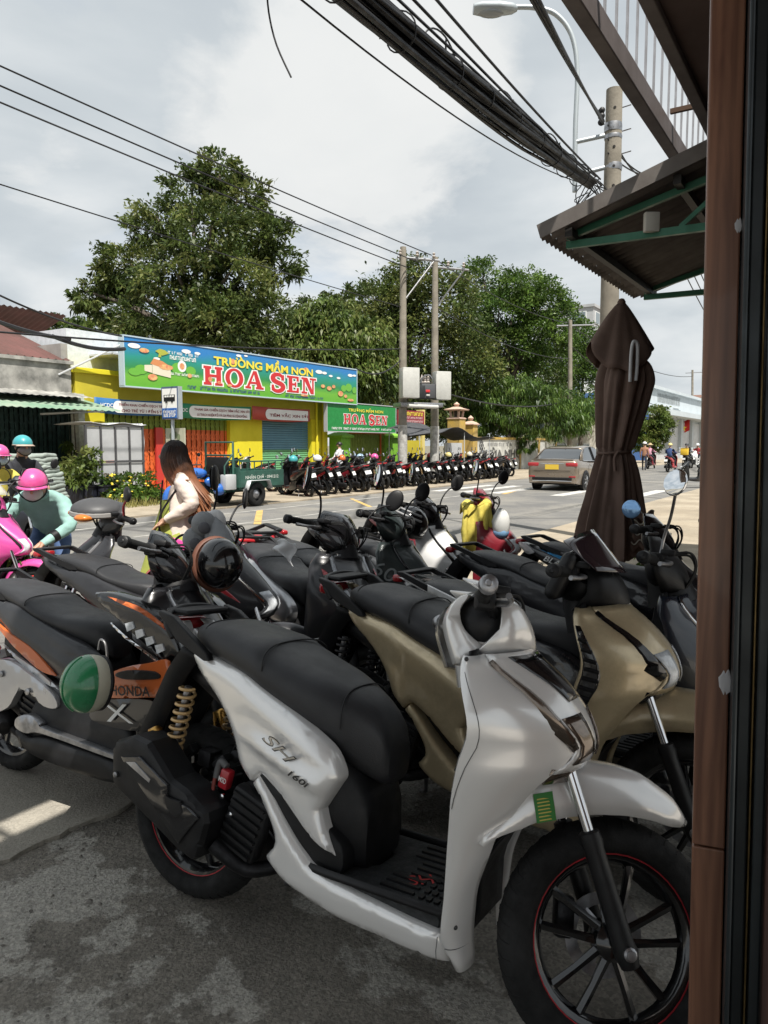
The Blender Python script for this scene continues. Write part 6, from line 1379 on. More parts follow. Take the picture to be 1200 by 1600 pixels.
HEL = [('white', mat('white helmet', (.65, .65, .65), .35, coat=.4), 3), ('pink', mat('pink helmet shell', (.68, .09, .30), .3, coat=.6, var=.05), 9), ('orange', ORGP, 5), ('pale blue', mat('pale blue helmet', (.30, .42, .52), .35), 7), ('silver grey', SILVP, 12), ('red', REDP, 15), ('yellow', mat('yellow helmet', (.6, .5, .2), .4), 18), ('teal', mat('teal helmet shell', (.05, .33, .36), .35, coat=.4, var=.06), 1), ('cream', mat('cream helmet', (.62, .58, .45), .4), 21)]
rank = [q for q in C.objects if q.parent is None and q.get('group') == 'scooters parked in a rank across the street']
for nm, hm_, i in HEL:
    q = rank[i]; M_ = Matrix.Translation(q.location) @ q.rotation_euler.to_matrix().to_4x4(); p = M_ @ Vector((.80, .2, 1.10))
    h = thing('helmet', f'{nm} helmet hung on a scooter in the rank across the street', 'helmet', tuple(p), (0, 0, i), 'helmets left on the parked rank')
    obj('shell', MB().ball((0, 0, 0), (.14, .125, .13), 16, 9, z0=-.4), hm_, h, 60); obj('rim', MB().tube([Vector((.13*cos(a), .116*sin(a), -.052)) for a in np.linspace(0, 2*pi, 17)], .009, 5), BLACKPL, h, 60)
# ================================================================ people
SKIN = mat('warm skin', (.46, .27, .18), .5, var=.06); HAIRB = mat('black hair', (.015, .012, .011), .4)
BONES = [('pelvis', 'spine'), ('spine', 'chest'), ('chest', 'neck'), ('neck', 'head'),
         ('chest', 'shl'), ('shl', 'ell'), ('ell', 'wrl'), ('wrl', 'hal'), ('chest', 'shr'), ('shr', 'elr'), ('elr', 'wrr'), ('wrr', 'har'),
         ('pelvis', 'hil'), ('hil', 'knl'), ('knl', 'anl'), ('anl', 'tol'), ('pelvis', 'hir'), ('hir', 'knr'), ('knr', 'anr'), ('anr', 'tor')]
RAD = dict(pelvis=.135, spine=.118, chest=.138, neck=.052, head=.092, shl=.068, shr=.068, ell=.044, elr=.044, wrl=.03, wrr=.03, hal=.032, har=.032,
           hil=.088, hir=.088, knl=.058, knr=.058, anl=.04, anr=.04, tol=.036, tor=.036)
STAND = dict(pelvis=(0, 0, .92), spine=(.01, 0, 1.06), chest=(0, 0, 1.24), neck=(.0, 0, 1.40), head=(.03, 0, 1.53), shl=(0, .165, 1.32), shr=(0, -.165, 1.32),
             ell=(-.02, .22, 1.06), elr=(-.02, -.22, 1.06), wrl=(.06, .22, .84), wrr=(.06, -.22, .84), hal=(.09, .21, .76), har=(.09, -.21, .76),
             hil=(0, .09, .86), hir=(0, -.09, .86), knl=(.02, .1, .48), knr=(.02, -.1, .48), anl=(-.02, .1, .08), anr=(-.02, -.1, .08), tol=(.13, .11, .04), tor=(.13, -.11, .04))
RIDE = dict(pelvis=(0, 0, .86), spine=(.03, 0, 1.0), chest=(.06, 0, 1.17), neck=(.09, 0, 1.33), head=(.13, 0, 1.45), shl=(.06, .17, 1.25), shr=(.06, -.17, 1.25),
            ell=(.24, .26, 1.06), elr=(.24, -.26, 1.06), wrl=(.46, .28, 1.06), wrr=(.46, -.28, 1.06), hal=(.53, .28, 1.06), har=(.53, -.28, 1.06),
            hil=(.05, .1, .83), hir=(.05, -.1, .83), knl=(.42, .17, .74), knr=(.42, -.17, .74), anl=(.38, .16, .36), anr=(.38, -.16, .36), tol=(.5, .16, .33), tor=(.5, -.16, .33))
def person(label, loc, rz, pose, base, top, legs, shoe, sleeve=True, hands=False, group=None, sc=1., rad=None, lv=2, skin_legs=False):
    J = dict(base); J.update(pose); R_ = dict(RAD); R_.update(rad or {})
    vs = list(J); ix = {k: i for i, k in enumerate(vs)}; co = [Vector(J[k]) for k in vs]; ed = [(ix[a], ix[b]) for a, b in BONES]; rd = [R_[k] for k in vs]
    if hands:
        for sd in ('l', 'r'):
            h_, w_ = Vector(J['ha'+sd]), Vector(J['wr'+sd]); d = (h_-w_).normalized(); up = Vector((0, 0, 1)); s_ = d.cross(up).normalized()*(1 if sd == 'l' else -1); n_ = s_.cross(d)*(-1 if sd == 'l' else 1)
            rd[ix['ha'+sd]] = .026
            for k, (o_, L) in enumerate(((-.03, .06), (-.01, .068), (.011, .064), (.03, .05))):
                b0 = len(co); co += [h_+d*.02+s_*o_, h_+d*(.02+L*.55)+s_*o_*1.1-up*.012, h_+d*(.02+L*.85)+s_*o_*1.05-up*.038]; rd += [.010, .0085, .007]; ed += [(ix['ha'+sd], b0), (b0, b0+1), (b0+1, b0+2)]
            b0 = len(co); co += [w_.lerp(h_, .4)-s_*.035, w_.lerp(h_, .9)-s_*.058-up*.012]; rd += [.012, .009]; ed += [(ix['wr'+sd], b0), (b0, b0+1)]
    me = bpy.data.meshes.new('body_src'); me.from_pydata(co, ed, []); o = bpy.data.objects.new('src', me); C.objects.link(o)
    sk = o.modifiers.new('s', 'SKIN'); sk.use_smooth_shade = True; sk.branch_smoothing = .6
    if not me.skin_vertices: me.skin_vertices.new() if hasattr(me.skin_vertices, 'new') else None
    for i, q in enumerate(me.skin_vertices[0].data): q.radius = (rd[i], rd[i]); q.use_root = (i == ix['pelvis'])
    su = o.modifiers.new('u', 'SUBSURF'); su.levels = su.render_levels = lv
    dg = bpy.context.evaluated_depsgraph_get(); nm = bpy.data.meshes.new_from_object(o.evaluated_get(dg)); bpy.data.objects.remove(o)
    # widen chest and hips sideways, flatten front to back
    mats = [top, legs, SKIN, shoe]
    for m in mats: nm.materials.append(m)
    def seg(p, a, b): ab = b-a; t = max(0, min(1, (p-a).dot(ab)/max(ab.dot(ab), 1e-9))); return (p-a-ab*t).length
    zone = {('neck', 'head'): 2, ('wrl', 'hal'): 2, ('wrr', 'har'): 2, ('anl', 'tol'): 3, ('anr', 'tor'): 3}
    bl = []
    for a, b in BONES:
        z = zone.get((a, b)); 
        if z is None: z = 1 if a in ('pelvis', 'hil', 'hir', 'knl', 'knr') and b not in ('spine',) else 0
        if not sleeve and (a, b) in (('ell', 'wrl'), ('elr', 'wrr')): z = 2
        if skin_legs and a in ('knl', 'knr'): z = 2
        bl.append((Vector(J[a]), Vector(J[b]), z, min(R_[a], R_[b])))
    ext = len(co) > len(vs)
    for f in nm.polygons:
        p = f.center; best = min(bl, key=lambda q: seg(p, q[0], q[1])-q[3]*.9); f.material_index = best[2]
        if ext and min((p-Vector(J['hal'])).length, (p-Vector(J['har'])).length) < .085: f.material_index = 2
    if lv > 1:                                                  # cloth creases on the garment, pulled into folds at the joints
        cv = set(); 
        for f in nm.polygons:
            if f.material_index in (0, 1): cv.update(f.vertices)
        jn = [Vector(J[k]) for k in ('ell', 'elr', 'spine', 'shl', 'shr', 'knl', 'knr')]
        for i in cv:
            v = nm.vertices[i]; p = v.co; nr = v.normal; w_ = .004+.012*max(0, 1-min((p-q).length for q in jn)/.16)
            h = mnoise.noise(Vector((p.x*9, p.y*9, p.z*30)))*.8+mnoise.noise(Vector((p.x*22+3, p.y*22, p.z*44)))*.45
            v.co = p+nr*(w_*h+.006)
    nm.polygons.foreach_set('use_smooth', [True]*len(nm.polygons)); nm.name = 'body'
    r = thing('person', label, 'person', loc, (0, 0, radians(rz)), group); r.scale = (sc,)*3
    b = bpy.data.objects.new('body', nm); C.objects.link(b); b.parent = r
    r['_'] = 0; del r['_']
    return r, J
def face(r, J, fwd=(1, 0, 0), mask=None):
    h = Vector(J['head']); f = Vector(fwd).normalized(); s_ = Vector((0, 0, 1)).cross(f).normalized(); u = f.cross(s_)
    def B(off): return h+f*off[0]+s_*off[1]+u*off[2]
    R3 = Matrix((f, s_, u)).transposed().to_4x4()
    q = MB().ball((0, 0, 0), (.024, .014, .02), 8, 6).tf(T(*B((.098, 0, -.005))) @ R3); obj('nose', q, SKIN, r, 60)
    for k in (-1, 1):
        q = MB().ball((0, 0, 0), (.008, .014, .008), 8, 6).tf(T(*B((.090, k*.034, .018))) @ R3); obj('eye', q, HAIRB, r, 60)
        q = MB().ball((0, 0, 0), (.018, .008, .028), 8, 6).tf(T(*B((-.005, k*.094, -.005))) @ R3); obj('ear', q, SKIN, r, 60)
    if mask:
        q = MB().ball((0, 0, 0), (.062, .082, .062), 14, 8).tf(T(*B((.045, 0, -.045))) @ R3); obj('face_mask', q, mask, r, 60)
    else:
        q = MB().ball((0, 0, 0), (.01, .026, .008), 8, 5).tf(T(*B((.088, 0, -.045))) @ R3); obj('mouth', q, mat('lips', (.35, .12, .1), .5), r, 60)
def helmet(r, J, m, fwd=(1, 0, 0), brim=True, band=None, strap=True):
    h = Vector(J['head']); f = Vector(fwd).normalized(); s_ = Vector((0, 0, 1)).cross(f).normalized(); u = f.cross(s_); R3 = Matrix((f, s_, u)).transposed().to_4x4()
    M = T(*(h+u*.042)) @ R3; q = MB().ball((-.005, 0, 0), (.134, .117, .118), 22, 10, z0=-.12); q.tf(M); hp = obj('helmet', q, m, r, 60)
    if brim:
        rows = [[Vector((.07*cos(a)*0+(.121+d*.75)*cos(a), (.112+d*.5)*sin(a), -.012-d*.3)) for a in np.linspace(-1.15, 1.15, 13)] for d in (-.01, .03, .055)]
        obj('visor', MB().grid(rows).tf(M), band or m, hp, 60, solid=.006)
    obj('helmet_rim', MB().tube([M @ Vector((-.005+.135*cos(a), .118*sin(a), -.014)) for a in np.linspace(0, 2*pi, 25)], .006, 6), band or BLACKPL, hp, 60)
    if strap: obj('chin_strap', MB().tube([M @ Vector(p) for p in cr([(.02, .115, -.02), (.05, .095, -.10), (.07, 0, -.155), (.05, -.095, -.10), (.02, -.115, -.02)], 4)], .006, 5), BLACKPL, hp, 60)
MINT = mat('mint green jacket', (.26, .44, .40), .75, var=.1, vscale=5, bump=.5, bscale=16); JEAN = mat('blue denim', (.05, .09, .19), .85, var=.15, vscale=12); MASKW = mat('pale face mask', (.60, .60, .58), .8)
PINKH = mat('pink helmet shell', (.68, .09, .30), .3, coat=.6, var=.05); TEALH = mat('teal helmet shell', (.05, .33, .36), .35, coat=.4, var=.06); BEIGE = mat('beige cardigan knit', (.66, .565, .49), .85, var=.08, vscale=6, bump=.5, bscale=22)
CHART = mat('yellow green dress cloth', (.37, .41, .08), .8, var=.12, vscale=5, bump=.3, bscale=10); YJ = mat('yellow jacket cloth', (.62, .52, .10), .8, var=.15, vscale=5, bump=.4, bscale=14); SHOE = mat('dark shoe', (.03, .03, .03), .6); DKCL = mat('dark trousers', (.03, .032, .04), .85, var=.2)
lean, J1 = person('woman in mint jacket and pink helmet leaning over the pink scooter', (-3.02, 6.62, 0), -80,
    dict(pelvis=(-.30, 0, .74), spine=(-.16, 0, .86), chest=(.0, 0, .98), neck=(.14, -.01, 1.08), head=(.22, -.02, 1.14), shl=(.05, .185, 1.03), shr=(.05, -.185, 1.03), ell=(.22, .27, .79), wrl=(.40, .09, .68), hal=(.45, .03, .63),
         elr=(.22, -.31, .80), wrr=(.42, -.30, .76), har=(.50, -.28, .77), hil=(-.26, .1, .70), hir=(-.26, -.1, .70), knl=(.1, .16, .50), knr=(.02, -.12, .45), anl=(-.05, .16, .08), anr=(-.15, -.12, .08), tol=(.1, .17, .04), tor=(0, -.13, .04)), STAND, MINT, JEAN, SHOE, hands=True, lv=3, rad=dict(chest=.155, spine=.14, shl=.078, shr=.078, ell=.058, elr=.058, wrl=.036, wrr=.036))
face(lean, J1, (.93, .10, -.34), MASKW); helmet(lean, J1, PINKH, (.97, .12, -.20))
obj('collar', MB().tube([Vector(J1['neck'])+Vector((.0+.06*cos(a), .075*sin(a), -.015-.03*cos(a))) for a in np.linspace(0, 2*pi, 17)], .02, 8), MINT, lean, 60)
obj('wrist_band', MB().tube([Vector((.31, .18, .735)), Vector((.345, .145, .715))], .052, 12), BLACKPL, lean, 60)
hw, J2 = person('woman with long brown hair in beige cardigan seen from behind, arm bent', (-1.66, 6.05, 0), 196,
    dict(head=(.04, 0, 1.50), ell=(-.12, .27, 1.10), wrl=(.11, .20, .97), hal=(.165, .185, .935), elr=(-.20, -.33, 1.16), wrr=(-.04, -.24, 1.02), har=(.02, -.2, .98), neck=(.0, 0, 1.38)), STAND, BEIGE, CHART, SHOE, hands=True, lv=3, sc=.94, rad=dict(ell=.066, elr=.066, wrl=.05, wrr=.05, shl=.08, shr=.08, chest=.145, spine=.135, hal=.026, har=.026))
face(hw, J2)
# hair: dark crown and many long tapering locks, dyed lighter towards the ends
hm_ = bpy.data.materials.new('dyed brown hair'); hm_.use_nodes = True; t = hm_.node_tree; b = t.nodes['Principled BSDF']; b.inputs['Roughness'].default_value = .38
co = N(t, 'ShaderNodeTexCoord'); sz_ = N(t, 'ShaderNodeSeparateXYZ'); t.links.new(co.outputs['Object'], sz_.inputs[0])
nn = N(t, 'ShaderNodeTexNoise'); nn.inputs['Scale'].default_value = 14; t.links.new(co.outputs['Object'], nn.inputs['Vector']); ma = N(t, 'ShaderNodeMath', operation='MULTIPLY_ADD'); ma.inputs[1].default_value = .25; t.links.new(nn.outputs[0], ma.inputs[0]); t.links.new(sz_.outputs[2], ma.inputs[2])
mr = N(t, 'ShaderNodeMapRange'); mr.inputs[1].default_value = 1.10; mr.inputs[2].default_value = 1.72; t.links.new(ma.outputs[0], mr.inputs[0])
rp = ramp(t, mr.outputs[0], [(.0, (.27, .115, .055)), (.55, (.22, .09, .042)), (.78, (.07, .032, .018)), (.98, (.016, .011, .010))]); t.links.new(rp.outputs[0], b.inputs['Base Color'])
hh = Vector(J2['head']); q = MB().ball(hh+Vector((-.012, 0, .022)), (.112, .105, .115), 20, 12, z0=-.5); rr_ = random.Random(9)
for k in range(230):
    a = rr_.uniform(radians(38), radians(322)); el = rr_.uniform(.35, 1.35); d = Vector((cos(a)*cos(el), sin(a)*cos(el), sin(el)))
    p0 = hh+Vector((-.01, 0, .02))+Vector((d.x*.112, d.y*.106, d.z*.116)); ao = Vector((cos(a), sin(a), 0)); L = rr_.uniform(.36, .60); fl = rr_.uniform(.0, .09)
    if cos(a) > .3: L *= rr_.uniform(.5, .8)
    p1 = hh+ao*(.118+.01*rr_.random())+Vector((0, 0, -.02)); p2 = hh+Vector((ao.x*.13-.05, ao.y*.175, -.19)); p3 = hh+Vector((ao.x*.12-.12-fl, ao.y*(.19+fl)+rr_.uniform(-.03, .03), -L))
    q.tube(cr([p0, p1, p2, p3], 4), [.012, .013, .014, .014, .015, .016, .016, .015, .015, .014, .012, .008, .002], 5)
obj('hair', q, hm_, hw, 60)
q = MB()
rows = []
for i in range(14):
    t_ = i/13; z = 1.36-.68*t_; w_ = (.075+.072*min(1, t_*5)**.6)+.075*t_
    rows.append([Vector((-(w_*.92)*cos(a)+.012*sin(a*9+i*.3)*t_-.015, w_*1.18*sin(a)+.01*sin(a*13+i*.2)*t_, z)) for a in np.linspace(-2.15, 2.15, 41)])
obj('cardigan_back', MB().grid(rows), BEIGE, hw, 60, solid=.01)
rows = []
for i in range(12):
    t_ = i/11; z = 1.12-.72*t_; w_ = .13+.20*t_
    rows.append([Vector((w_*1.05*cos(a)+.02*t_, w_*1.15*sin(a)+.012*sin(a*10)*t_, z)) for a in np.linspace(-2.0, 2.0, 29)])
obj('skirt', MB().grid(rows), CHART, hw, 60, solid=.008)
obj('cardigan_trim', MB().tube(cr([(.13, .14, 1.30), (.15, .12, 1.1), (.15, .12, .9), (.16, .12, .7)], 4), .008, 5), BLACKPL, hw, 60); obj('bag_strap', MB().tube(cr([(-.06, .19, 1.33), (.16, .19, 1.0), (.12, .24, .75), (.02, .26, .62)], 5), .009, 6), BLACKPL, hw, 60)
# two on a scooter at the left edge
sc_l, _ = scooter('sp', 'dark blue scooter ridden by the pair at the far left edge', -5.04, 9.62, -38, 0, 0, dict(body=NAVYP), lod=1)
r_, J_ = person('rider in yellow jacket and pink helmet cut by the left edge', (-4.93, 9.5, -.10), -38, {}, RIDE, YJ, DKCL, SHOE); face(r_, J_, mask=mat('blue face mask', (.45, .55, .65), .8)); helmet(r_, J_, PINKH)
r_, J_ = person('pillion passenger in teal helmet and grey face mask at left', (-4.80, 9.86, .02), -38, dict(elr=(.2, -.24, 1.02), ell=(.2, .24, 1.02), wrl=(.32, .2, .92), wrr=(.32, -.2, .92), hal=(.38, .18, .9), har=(.38, -.18, .9)), RIDE, DKCL, DKCL, SHOE); face(r_, J_, mask=mat('grey face mask', (.25, .24, .24), .8)); helmet(r_, J_, TEALH, band=mat('tan helmet rim', (.45, .35, .28), .5))
# man in a white shirt in the rank
pm_ = P(S_(531, 15.0), 15.0); r_, J_ = person('man in white shirt seen from behind among the parked scooters', tuple(pm_), math.degrees(ST_ANG)+95, dict(elr=(.06, -.27, 1.08), ell=(.06, .27, 1.08), wrl=(.26, .24, 1.02), wrr=(.26, -.24, 1.02), hal=(.32, .22, 1.02), har=(.32, -.22, 1.02)), STAND, mat('white shirt', (.68, .68, .70), .8, var=.06), DKCL, SHOE, sc=.97); face(r_, J_); obj('hair', MB().ball(Vector(J_['head'])+Vector((-.012, 0, .025)), (.108, .1, .1), 14, 8, z0=-.25), HAIRB, r_, 60)
# traffic far down the street
def far_rider(px, py, hd, top, hel, label, slabel, body, extra=None, group=None):
    p = atz(px, py, 0); a = math.degrees(ST_ANG)+hd
    q = copy_tree(protos[body], p, (0, 0, radians(a)), slabel); q['group'] = 'scooters riding down the street'
    f = Vector((cos(radians(a)), sin(radians(a)), 0)); r, J = person(label, tuple(p+f*.18), a, {}, RIDE, top, DKCL, SHOE, lv=1); face(r, J)
    if hel is not None: helmet(r, J, hel, strap=False)
    return r, J, p, f, a
WHH = mat('white helmet', (.65, .65, .65), .35, coat=.4)
far_rider(1043, 738, -6, mat('navy shirt', (.03, .06, .16), .8), mat('yellow helmet', (.6, .5, .2), .4), 'rider in navy shirt and yellow helmet riding away', 'scooter ridden away by the navy shirted rider', 2)
r, J, p, f, a = far_rider(1012, 733, -4, mat('pink blouse', (.55, .28, .36), .8), None, 'rider in pink blouse and straw hat riding away', 'scooter ridden away by the straw hatted rider', 1)
obj('straw_hat', MB().lathe([(.20, 0), (.19, .012), (.1, .03), (.09, .10), (.03, .12)], 18, T(*(Vector(J['head'])+Vector((0, 0, .05))))), mat('straw', (.48, .38, .22), .8), r, 60)
r, J, p, f, a = far_rider(1070, 733, -2, DKCL, mat('dark helmet', (.03, .03, .035), .35), 'rider with yellow delivery box on the back seat', 'scooter carrying a yellow delivery box', 0)
dl = thing('delivery_box', 'yellow delivery box strapped behind a rider far down the street', 'box', tuple(p-f*.22+Vector((0, 0, .87))), (0, 0, radians(a))); obj('box', MB().cbox((0, 0, .2), (.38, .42, .40), .03), mat('yellow box cloth', (.70, .45, .03), .6), dl, 40); obj('flap', MB().cbox((0, 0, .415), (.40, .44, .03), .01), mat('yellow box cloth', (.70, .45, .03), .6), dl, 40)
far_rider(980, 733, 172, mat('green shirt', (.03, .12, .08), .8), WHH, 'rider in green shirt coming towards us beside the parasol', 'scooter coming towards us beside the parasol', 6)
pw = atz(1006, 736, 0); r, J = person('pedestrian in brown shirt and white cap walking at the roadside', tuple(pw), math.degrees(ST_ANG)+5, dict(knl=(.16, .1, .5), anl=(.22, .1, .09), tol=(.36, .1, .05), knr=(-.06, -.1, .48), anr=(-.25, -.1, .12), tor=(-.14, -.1, .05)), STAND, mat('brown shirt', (.34, .17, .10), .8), DKCL, SHOE, sleeve=False, lv=1); face(r, J); helmet(r, J, WHH, strap=False)
far_rider(1091, 731, 174, mat('red shirt', (.4, .04, .05), .8), WHH, 'rider in red shirt coming towards us by the door jamb', 'scooter coming towards us by the door jamb', 3)
# ================================================================ street furniture and small things
POLEM = mat('weathered concrete pole', (.235, .21, .17), .9, var=.18, vscale=3, bump=.4, bscale=30); CABLE = mat('black cable sheath', (.012, .012, .014), .5, var=.3); LAMPG = mat('grey lamp paint', (.42, .46, .48), .4, .4, var=.06)
def wroot(name, label, cat, p, group=None): return thing(name, label, cat, tuple(p), group=group)
def wpart(r, name, mb, m, sm=60, **k): mb.tf(Matrix.Translation(-Vector(r.location))); return obj(name, mb, m, r, sm, **k)
def sag(a, b, s, n=24, ext=0.): 
    a, b = Vector(a), Vector(b); e = b+(b-a)*ext; o = []
    for i in range(n+1): t = i/n; p = a.lerp(e, t); p.z -= s*4*t*(1-t); o.append(p)
    return o
# near utility pole with street lamp
D = 11.7; base = aty(948, 700, D); base.z = 0; top = aty(960, 140, D)
up = wroot('utility_pole', 'stout weathered concrete utility pole behind the brown parasol', 'pole', base)
wpart(up, 'pole', MB().tube([base-Vector((0, 0, .2)), base.lerp(top, .5), top], [.165, .14, .118], 16), POLEM)
ho = MB()
u = (top-base).normalized()
for k in range(9): c = top-u*(.3+.28*k)+Vector((-.02, -.118-.003*k, 0)); ho.lathe([(.024, -.02), (.02, .004)], 8, T(*c) @ AXY)
o_ = wpart(up, 'bolt_holes', ho, mat('dark hole', (.02, .018, .016), .9)); o_['kind'] = 'stuff'
for py, h in ((200, .06), (262, .05), (215, .03)): c = aty(958, py, D); wpart(up, 'band', MB().lathe([(.128, -h), (.133, 0), (.128, h)], 16, T(*c)), STEEL)
for py in (168, 205, 240): c = aty(972, py, D); wpart(up, 'step_bolt', MB().tube([c, c+Vector((.12, -.05, .02))], .01, 6), STEEL)
ins = MB(); c = aty(942, 185, D)
for k in range(3): ins.lathe([(.03, 0), (.05, .02), (.03, .05), (.045, .07), (.02, .09)], 10, T(*(c+Vector((-.06, -.1, -.08*k+.05)))) @ AXY)
wpart(up, 'insulator', ins, BLACKPL)
pp = [aty(x, y, D-.15) for x, y in ((944, 212), (899, 222))]; pq = [aty(x, y, D-.15) for x, y in ((944, 262), (899, 274))]
sl_ = wroot('street_lamp', 'grey street lamp on a curved tube bracketed to the utility pole', 'street lamp', base+Vector((-.4, 0, 5)))
wpart(sl_, 'bracket', MB().tube(pp, .035, 10), LAMPG); wpart(sl_, 'bracket', MB().tube(pq, .035, 10), LAMPG)
wpart(sl_, 'arm', MB().tube(cr([aty(x, y, D-.15) for x, y in ((898, 300), (899, 200), (902, 110), (893, 55), (868, 22), (835, 12), (806, 11))], 6), .036, 12), LAMPG)
a, b = aty(806, 11, D-.15), aty(742, 12, D-.15); d = (b-a).normalized(); hl = MB(); 
hl.ring_loft([[a+d*x+Vector((0, w_*cos(t_), -.02+h*sin(t_))) for t_ in np.linspace(0, 2*pi, 13)[:-1]] for x, w_, h in ((-.02, .04, .04), (.05, .09, .07), (.25, .14, .085), (.5, .14, .08), (.62, .1, .06))])
wpart(sl_, 'lamp_head', hl, LAMPG); wpart(sl_, 'lens', MB().ball(a+d*.36+Vector((0, 0, -.08)), (.2, .11, .05), 14, 8), mat('lamp glass', (.30, .32, .33), .15))
# big cable bundle running overhead along the street
A = aty(924, 288, 11.5); B = aty(600, 8, 6.1)
cb = wroot('cable_bundle', 'thick sagging bundle of black cables running from the utility pole overhead', 'cables', A); rr_ = random.Random(4)
side = (B-A).normalized().cross(Vector((0, 0, 1))).normalized()
for k in range(34):
    rad = .125*sqrt(rr_.random()); an = rr_.uniform(0, 6.28); off = side*rad*cos(an)+Vector((0, 0, rad*sin(an)*.9)); pts = sag(A, B, .10+rr_.uniform(-.02, .05), 30, .9)
    ph, fq = rr_.uniform(0, 6), rr_.uniform(5, 11); tw = rr_.uniform(-1, 1)*.03
    pts = [p+off*(min(1, .35+i*.09))+side*tw*sin(ph+i/30*fq)+Vector((0, 0, .025*sin(ph*2+i/30*fq*1.3))) for i, p in enumerate(pts)]
    wpart(cb, 'strand', MB().tube(pts, rr_.choice((.012, .016, .02, .024)), 6), CABLE)
for t_ in (.1, .2, .31, .42, .55, .68, .8, .95, 1.1):
    c = A.lerp(B, t_); c.z -= .4*t_/1.9*(1-t_/1.9)*1.0; ax = (B-A).normalized(); n_ = side; m_ = ax.cross(n_)
    wpart(cb, 'tie_wire', MB().tube([c+n_*.15*cos(q)+m_*.14*sin(q)+ax*.02*q for q in np.linspace(0, 6.6, 20)], .007, 5), CABLE)
for k, t_ in enumerate((.22, .5, .78)):
    c = A.lerp(B, t_)+Vector((.0, 0, .18)); ax = (B-A).normalized(); m_ = ax.cross(side)
    wpart(cb, 'loop', MB().tube([c+ax*.24*cos(q)+m_*.2*sin(q)+side*.04*q for q in np.linspace(0, 6.1, 24)], .009, 5), CABLE)
for k in range(16):
    p0 = A+Vector((rr_.uniform(-.15, .1), rr_.uniform(-.2, .2), rr_.uniform(-.12, .1))); p2 = p0+Vector((rr_.uniform(-.35, .35), rr_.uniform(-.1, .3), -rr_.uniform(.2, .7)))
    wpart(cb, 'loose_end', MB().tube(cr([p0, p0+Vector((rr_.uniform(-.2, .3), .1, -.1)), p2], 5), .008, 5), CABLE)
def wire(label, pts, r=.012, s=.1, ext=.0, group=None, m=CABLE):
    w_ = wroot('cable', label, 'cable', pts[0], group); q = MB()
    for a, b in zip(pts, pts[1:]): q.tube(sag(a, b, s, 22, ext), r, 6)
    wpart(w_, 'strand', q, m); return w_
for k, (p0, y0, p1, y1) in enumerate(((940, 290, 655, -6), (938, 280, 690, -6), (930, 275, 628, -10))): wire(('middle', 'rightmost', 'leftmost')[k]+' slim cable running beside the thick bundle to the utility pole', [aty(p0, y0, 11.5), aty(p1, y1, 6.4)], .013, .08, .5, 'slim cables beside the thick bundle')
wire('thin wire sagging left of the thick cable bundle', [aty(905, 285, 11.5), aty(538, -4, 6)], .008, .3, .5)
for k, (p1, y1) in enumerate(((832, -6), (838, -6), (845, -4))): wire(('left', 'middle', 'right')[k]+' one of three black cables dropping to the pole top', [aty(943, 188+k*3, 11.55), aty(p1, y1, 7.2)], .016, .06, .4, 'cables at the pole top')
for k in range(3): wire(('upper', 'middle', 'lower')[k]+' cable leading from the pole down behind the sheet awning', [aty(950, 195+22*k, 11.6), aty(1000+18*k, 275, 13), aty(1120, 520-20*k, 22)], .012, .12, 0, 'cables behind the awning')
wire('thin black cable end hanging free at the top of the view', cr([aty(416, -30, 5), aty(420, 20, 5), aty(432, 70, 5), aty(455, 121, 5)], 4), .006, 0)
# wires along the far side
far = [aty(631, 400, 27), aty(633, 408, 27), aty(636, 412, 27)]
for k, (y, lb) in enumerate(((93, 'uppermost'), (124, 'middle'), (150, 'lowest'))): wire(f'{lb} of three parallel power lines crossing before the tall tree', [far[k]+Vector((1.0-.5*k, .5-.3*k, .15-.15*k)), aty(0, y, 14.4)], .019, .12, .6)
wire('single line crossing the tall tree halfway up', [aty(628, 480, 27), aty(0, 280, 14.6)], .014, .1, .6); wire('low line passing over the school sign to the left', [aty(628, 545, 27), aty(190, 525, 17), aty(0, 452, 14)], .02, .16, .3)
wire('dark cable bundle draped over the old house roof', [aty(195, 545, 20), aty(110, 530, 18.5), aty(-20, 490, 17)], .05, .12, .3)
wire('upper line from the transformer poles to the right', [aty(680, 405, 28.5), aty(890, 505, 47)], .02, .4); wire('middle line from the transformer poles to the right', [aty(682, 480, 28.5), aty(890, 560, 47)], .02, .5); wire('low pair of lines across the feathery tree', [aty(682, 610, 28.5), aty(890, 625, 47)], .03, .5)
wire('line from the farther pole past the parasol', [aty(892, 508, 47), aty(1082, 588, 90)], .03, 1.); wire('lower line from the farther pole past the parasol', [aty(892, 540, 47), aty(1082, 640, 90)], .03, 1.4)
wire('hooked service cable looping to the transformer pole', [aty(556, 575, 25), aty(628, 560, 27)], .025, .35)
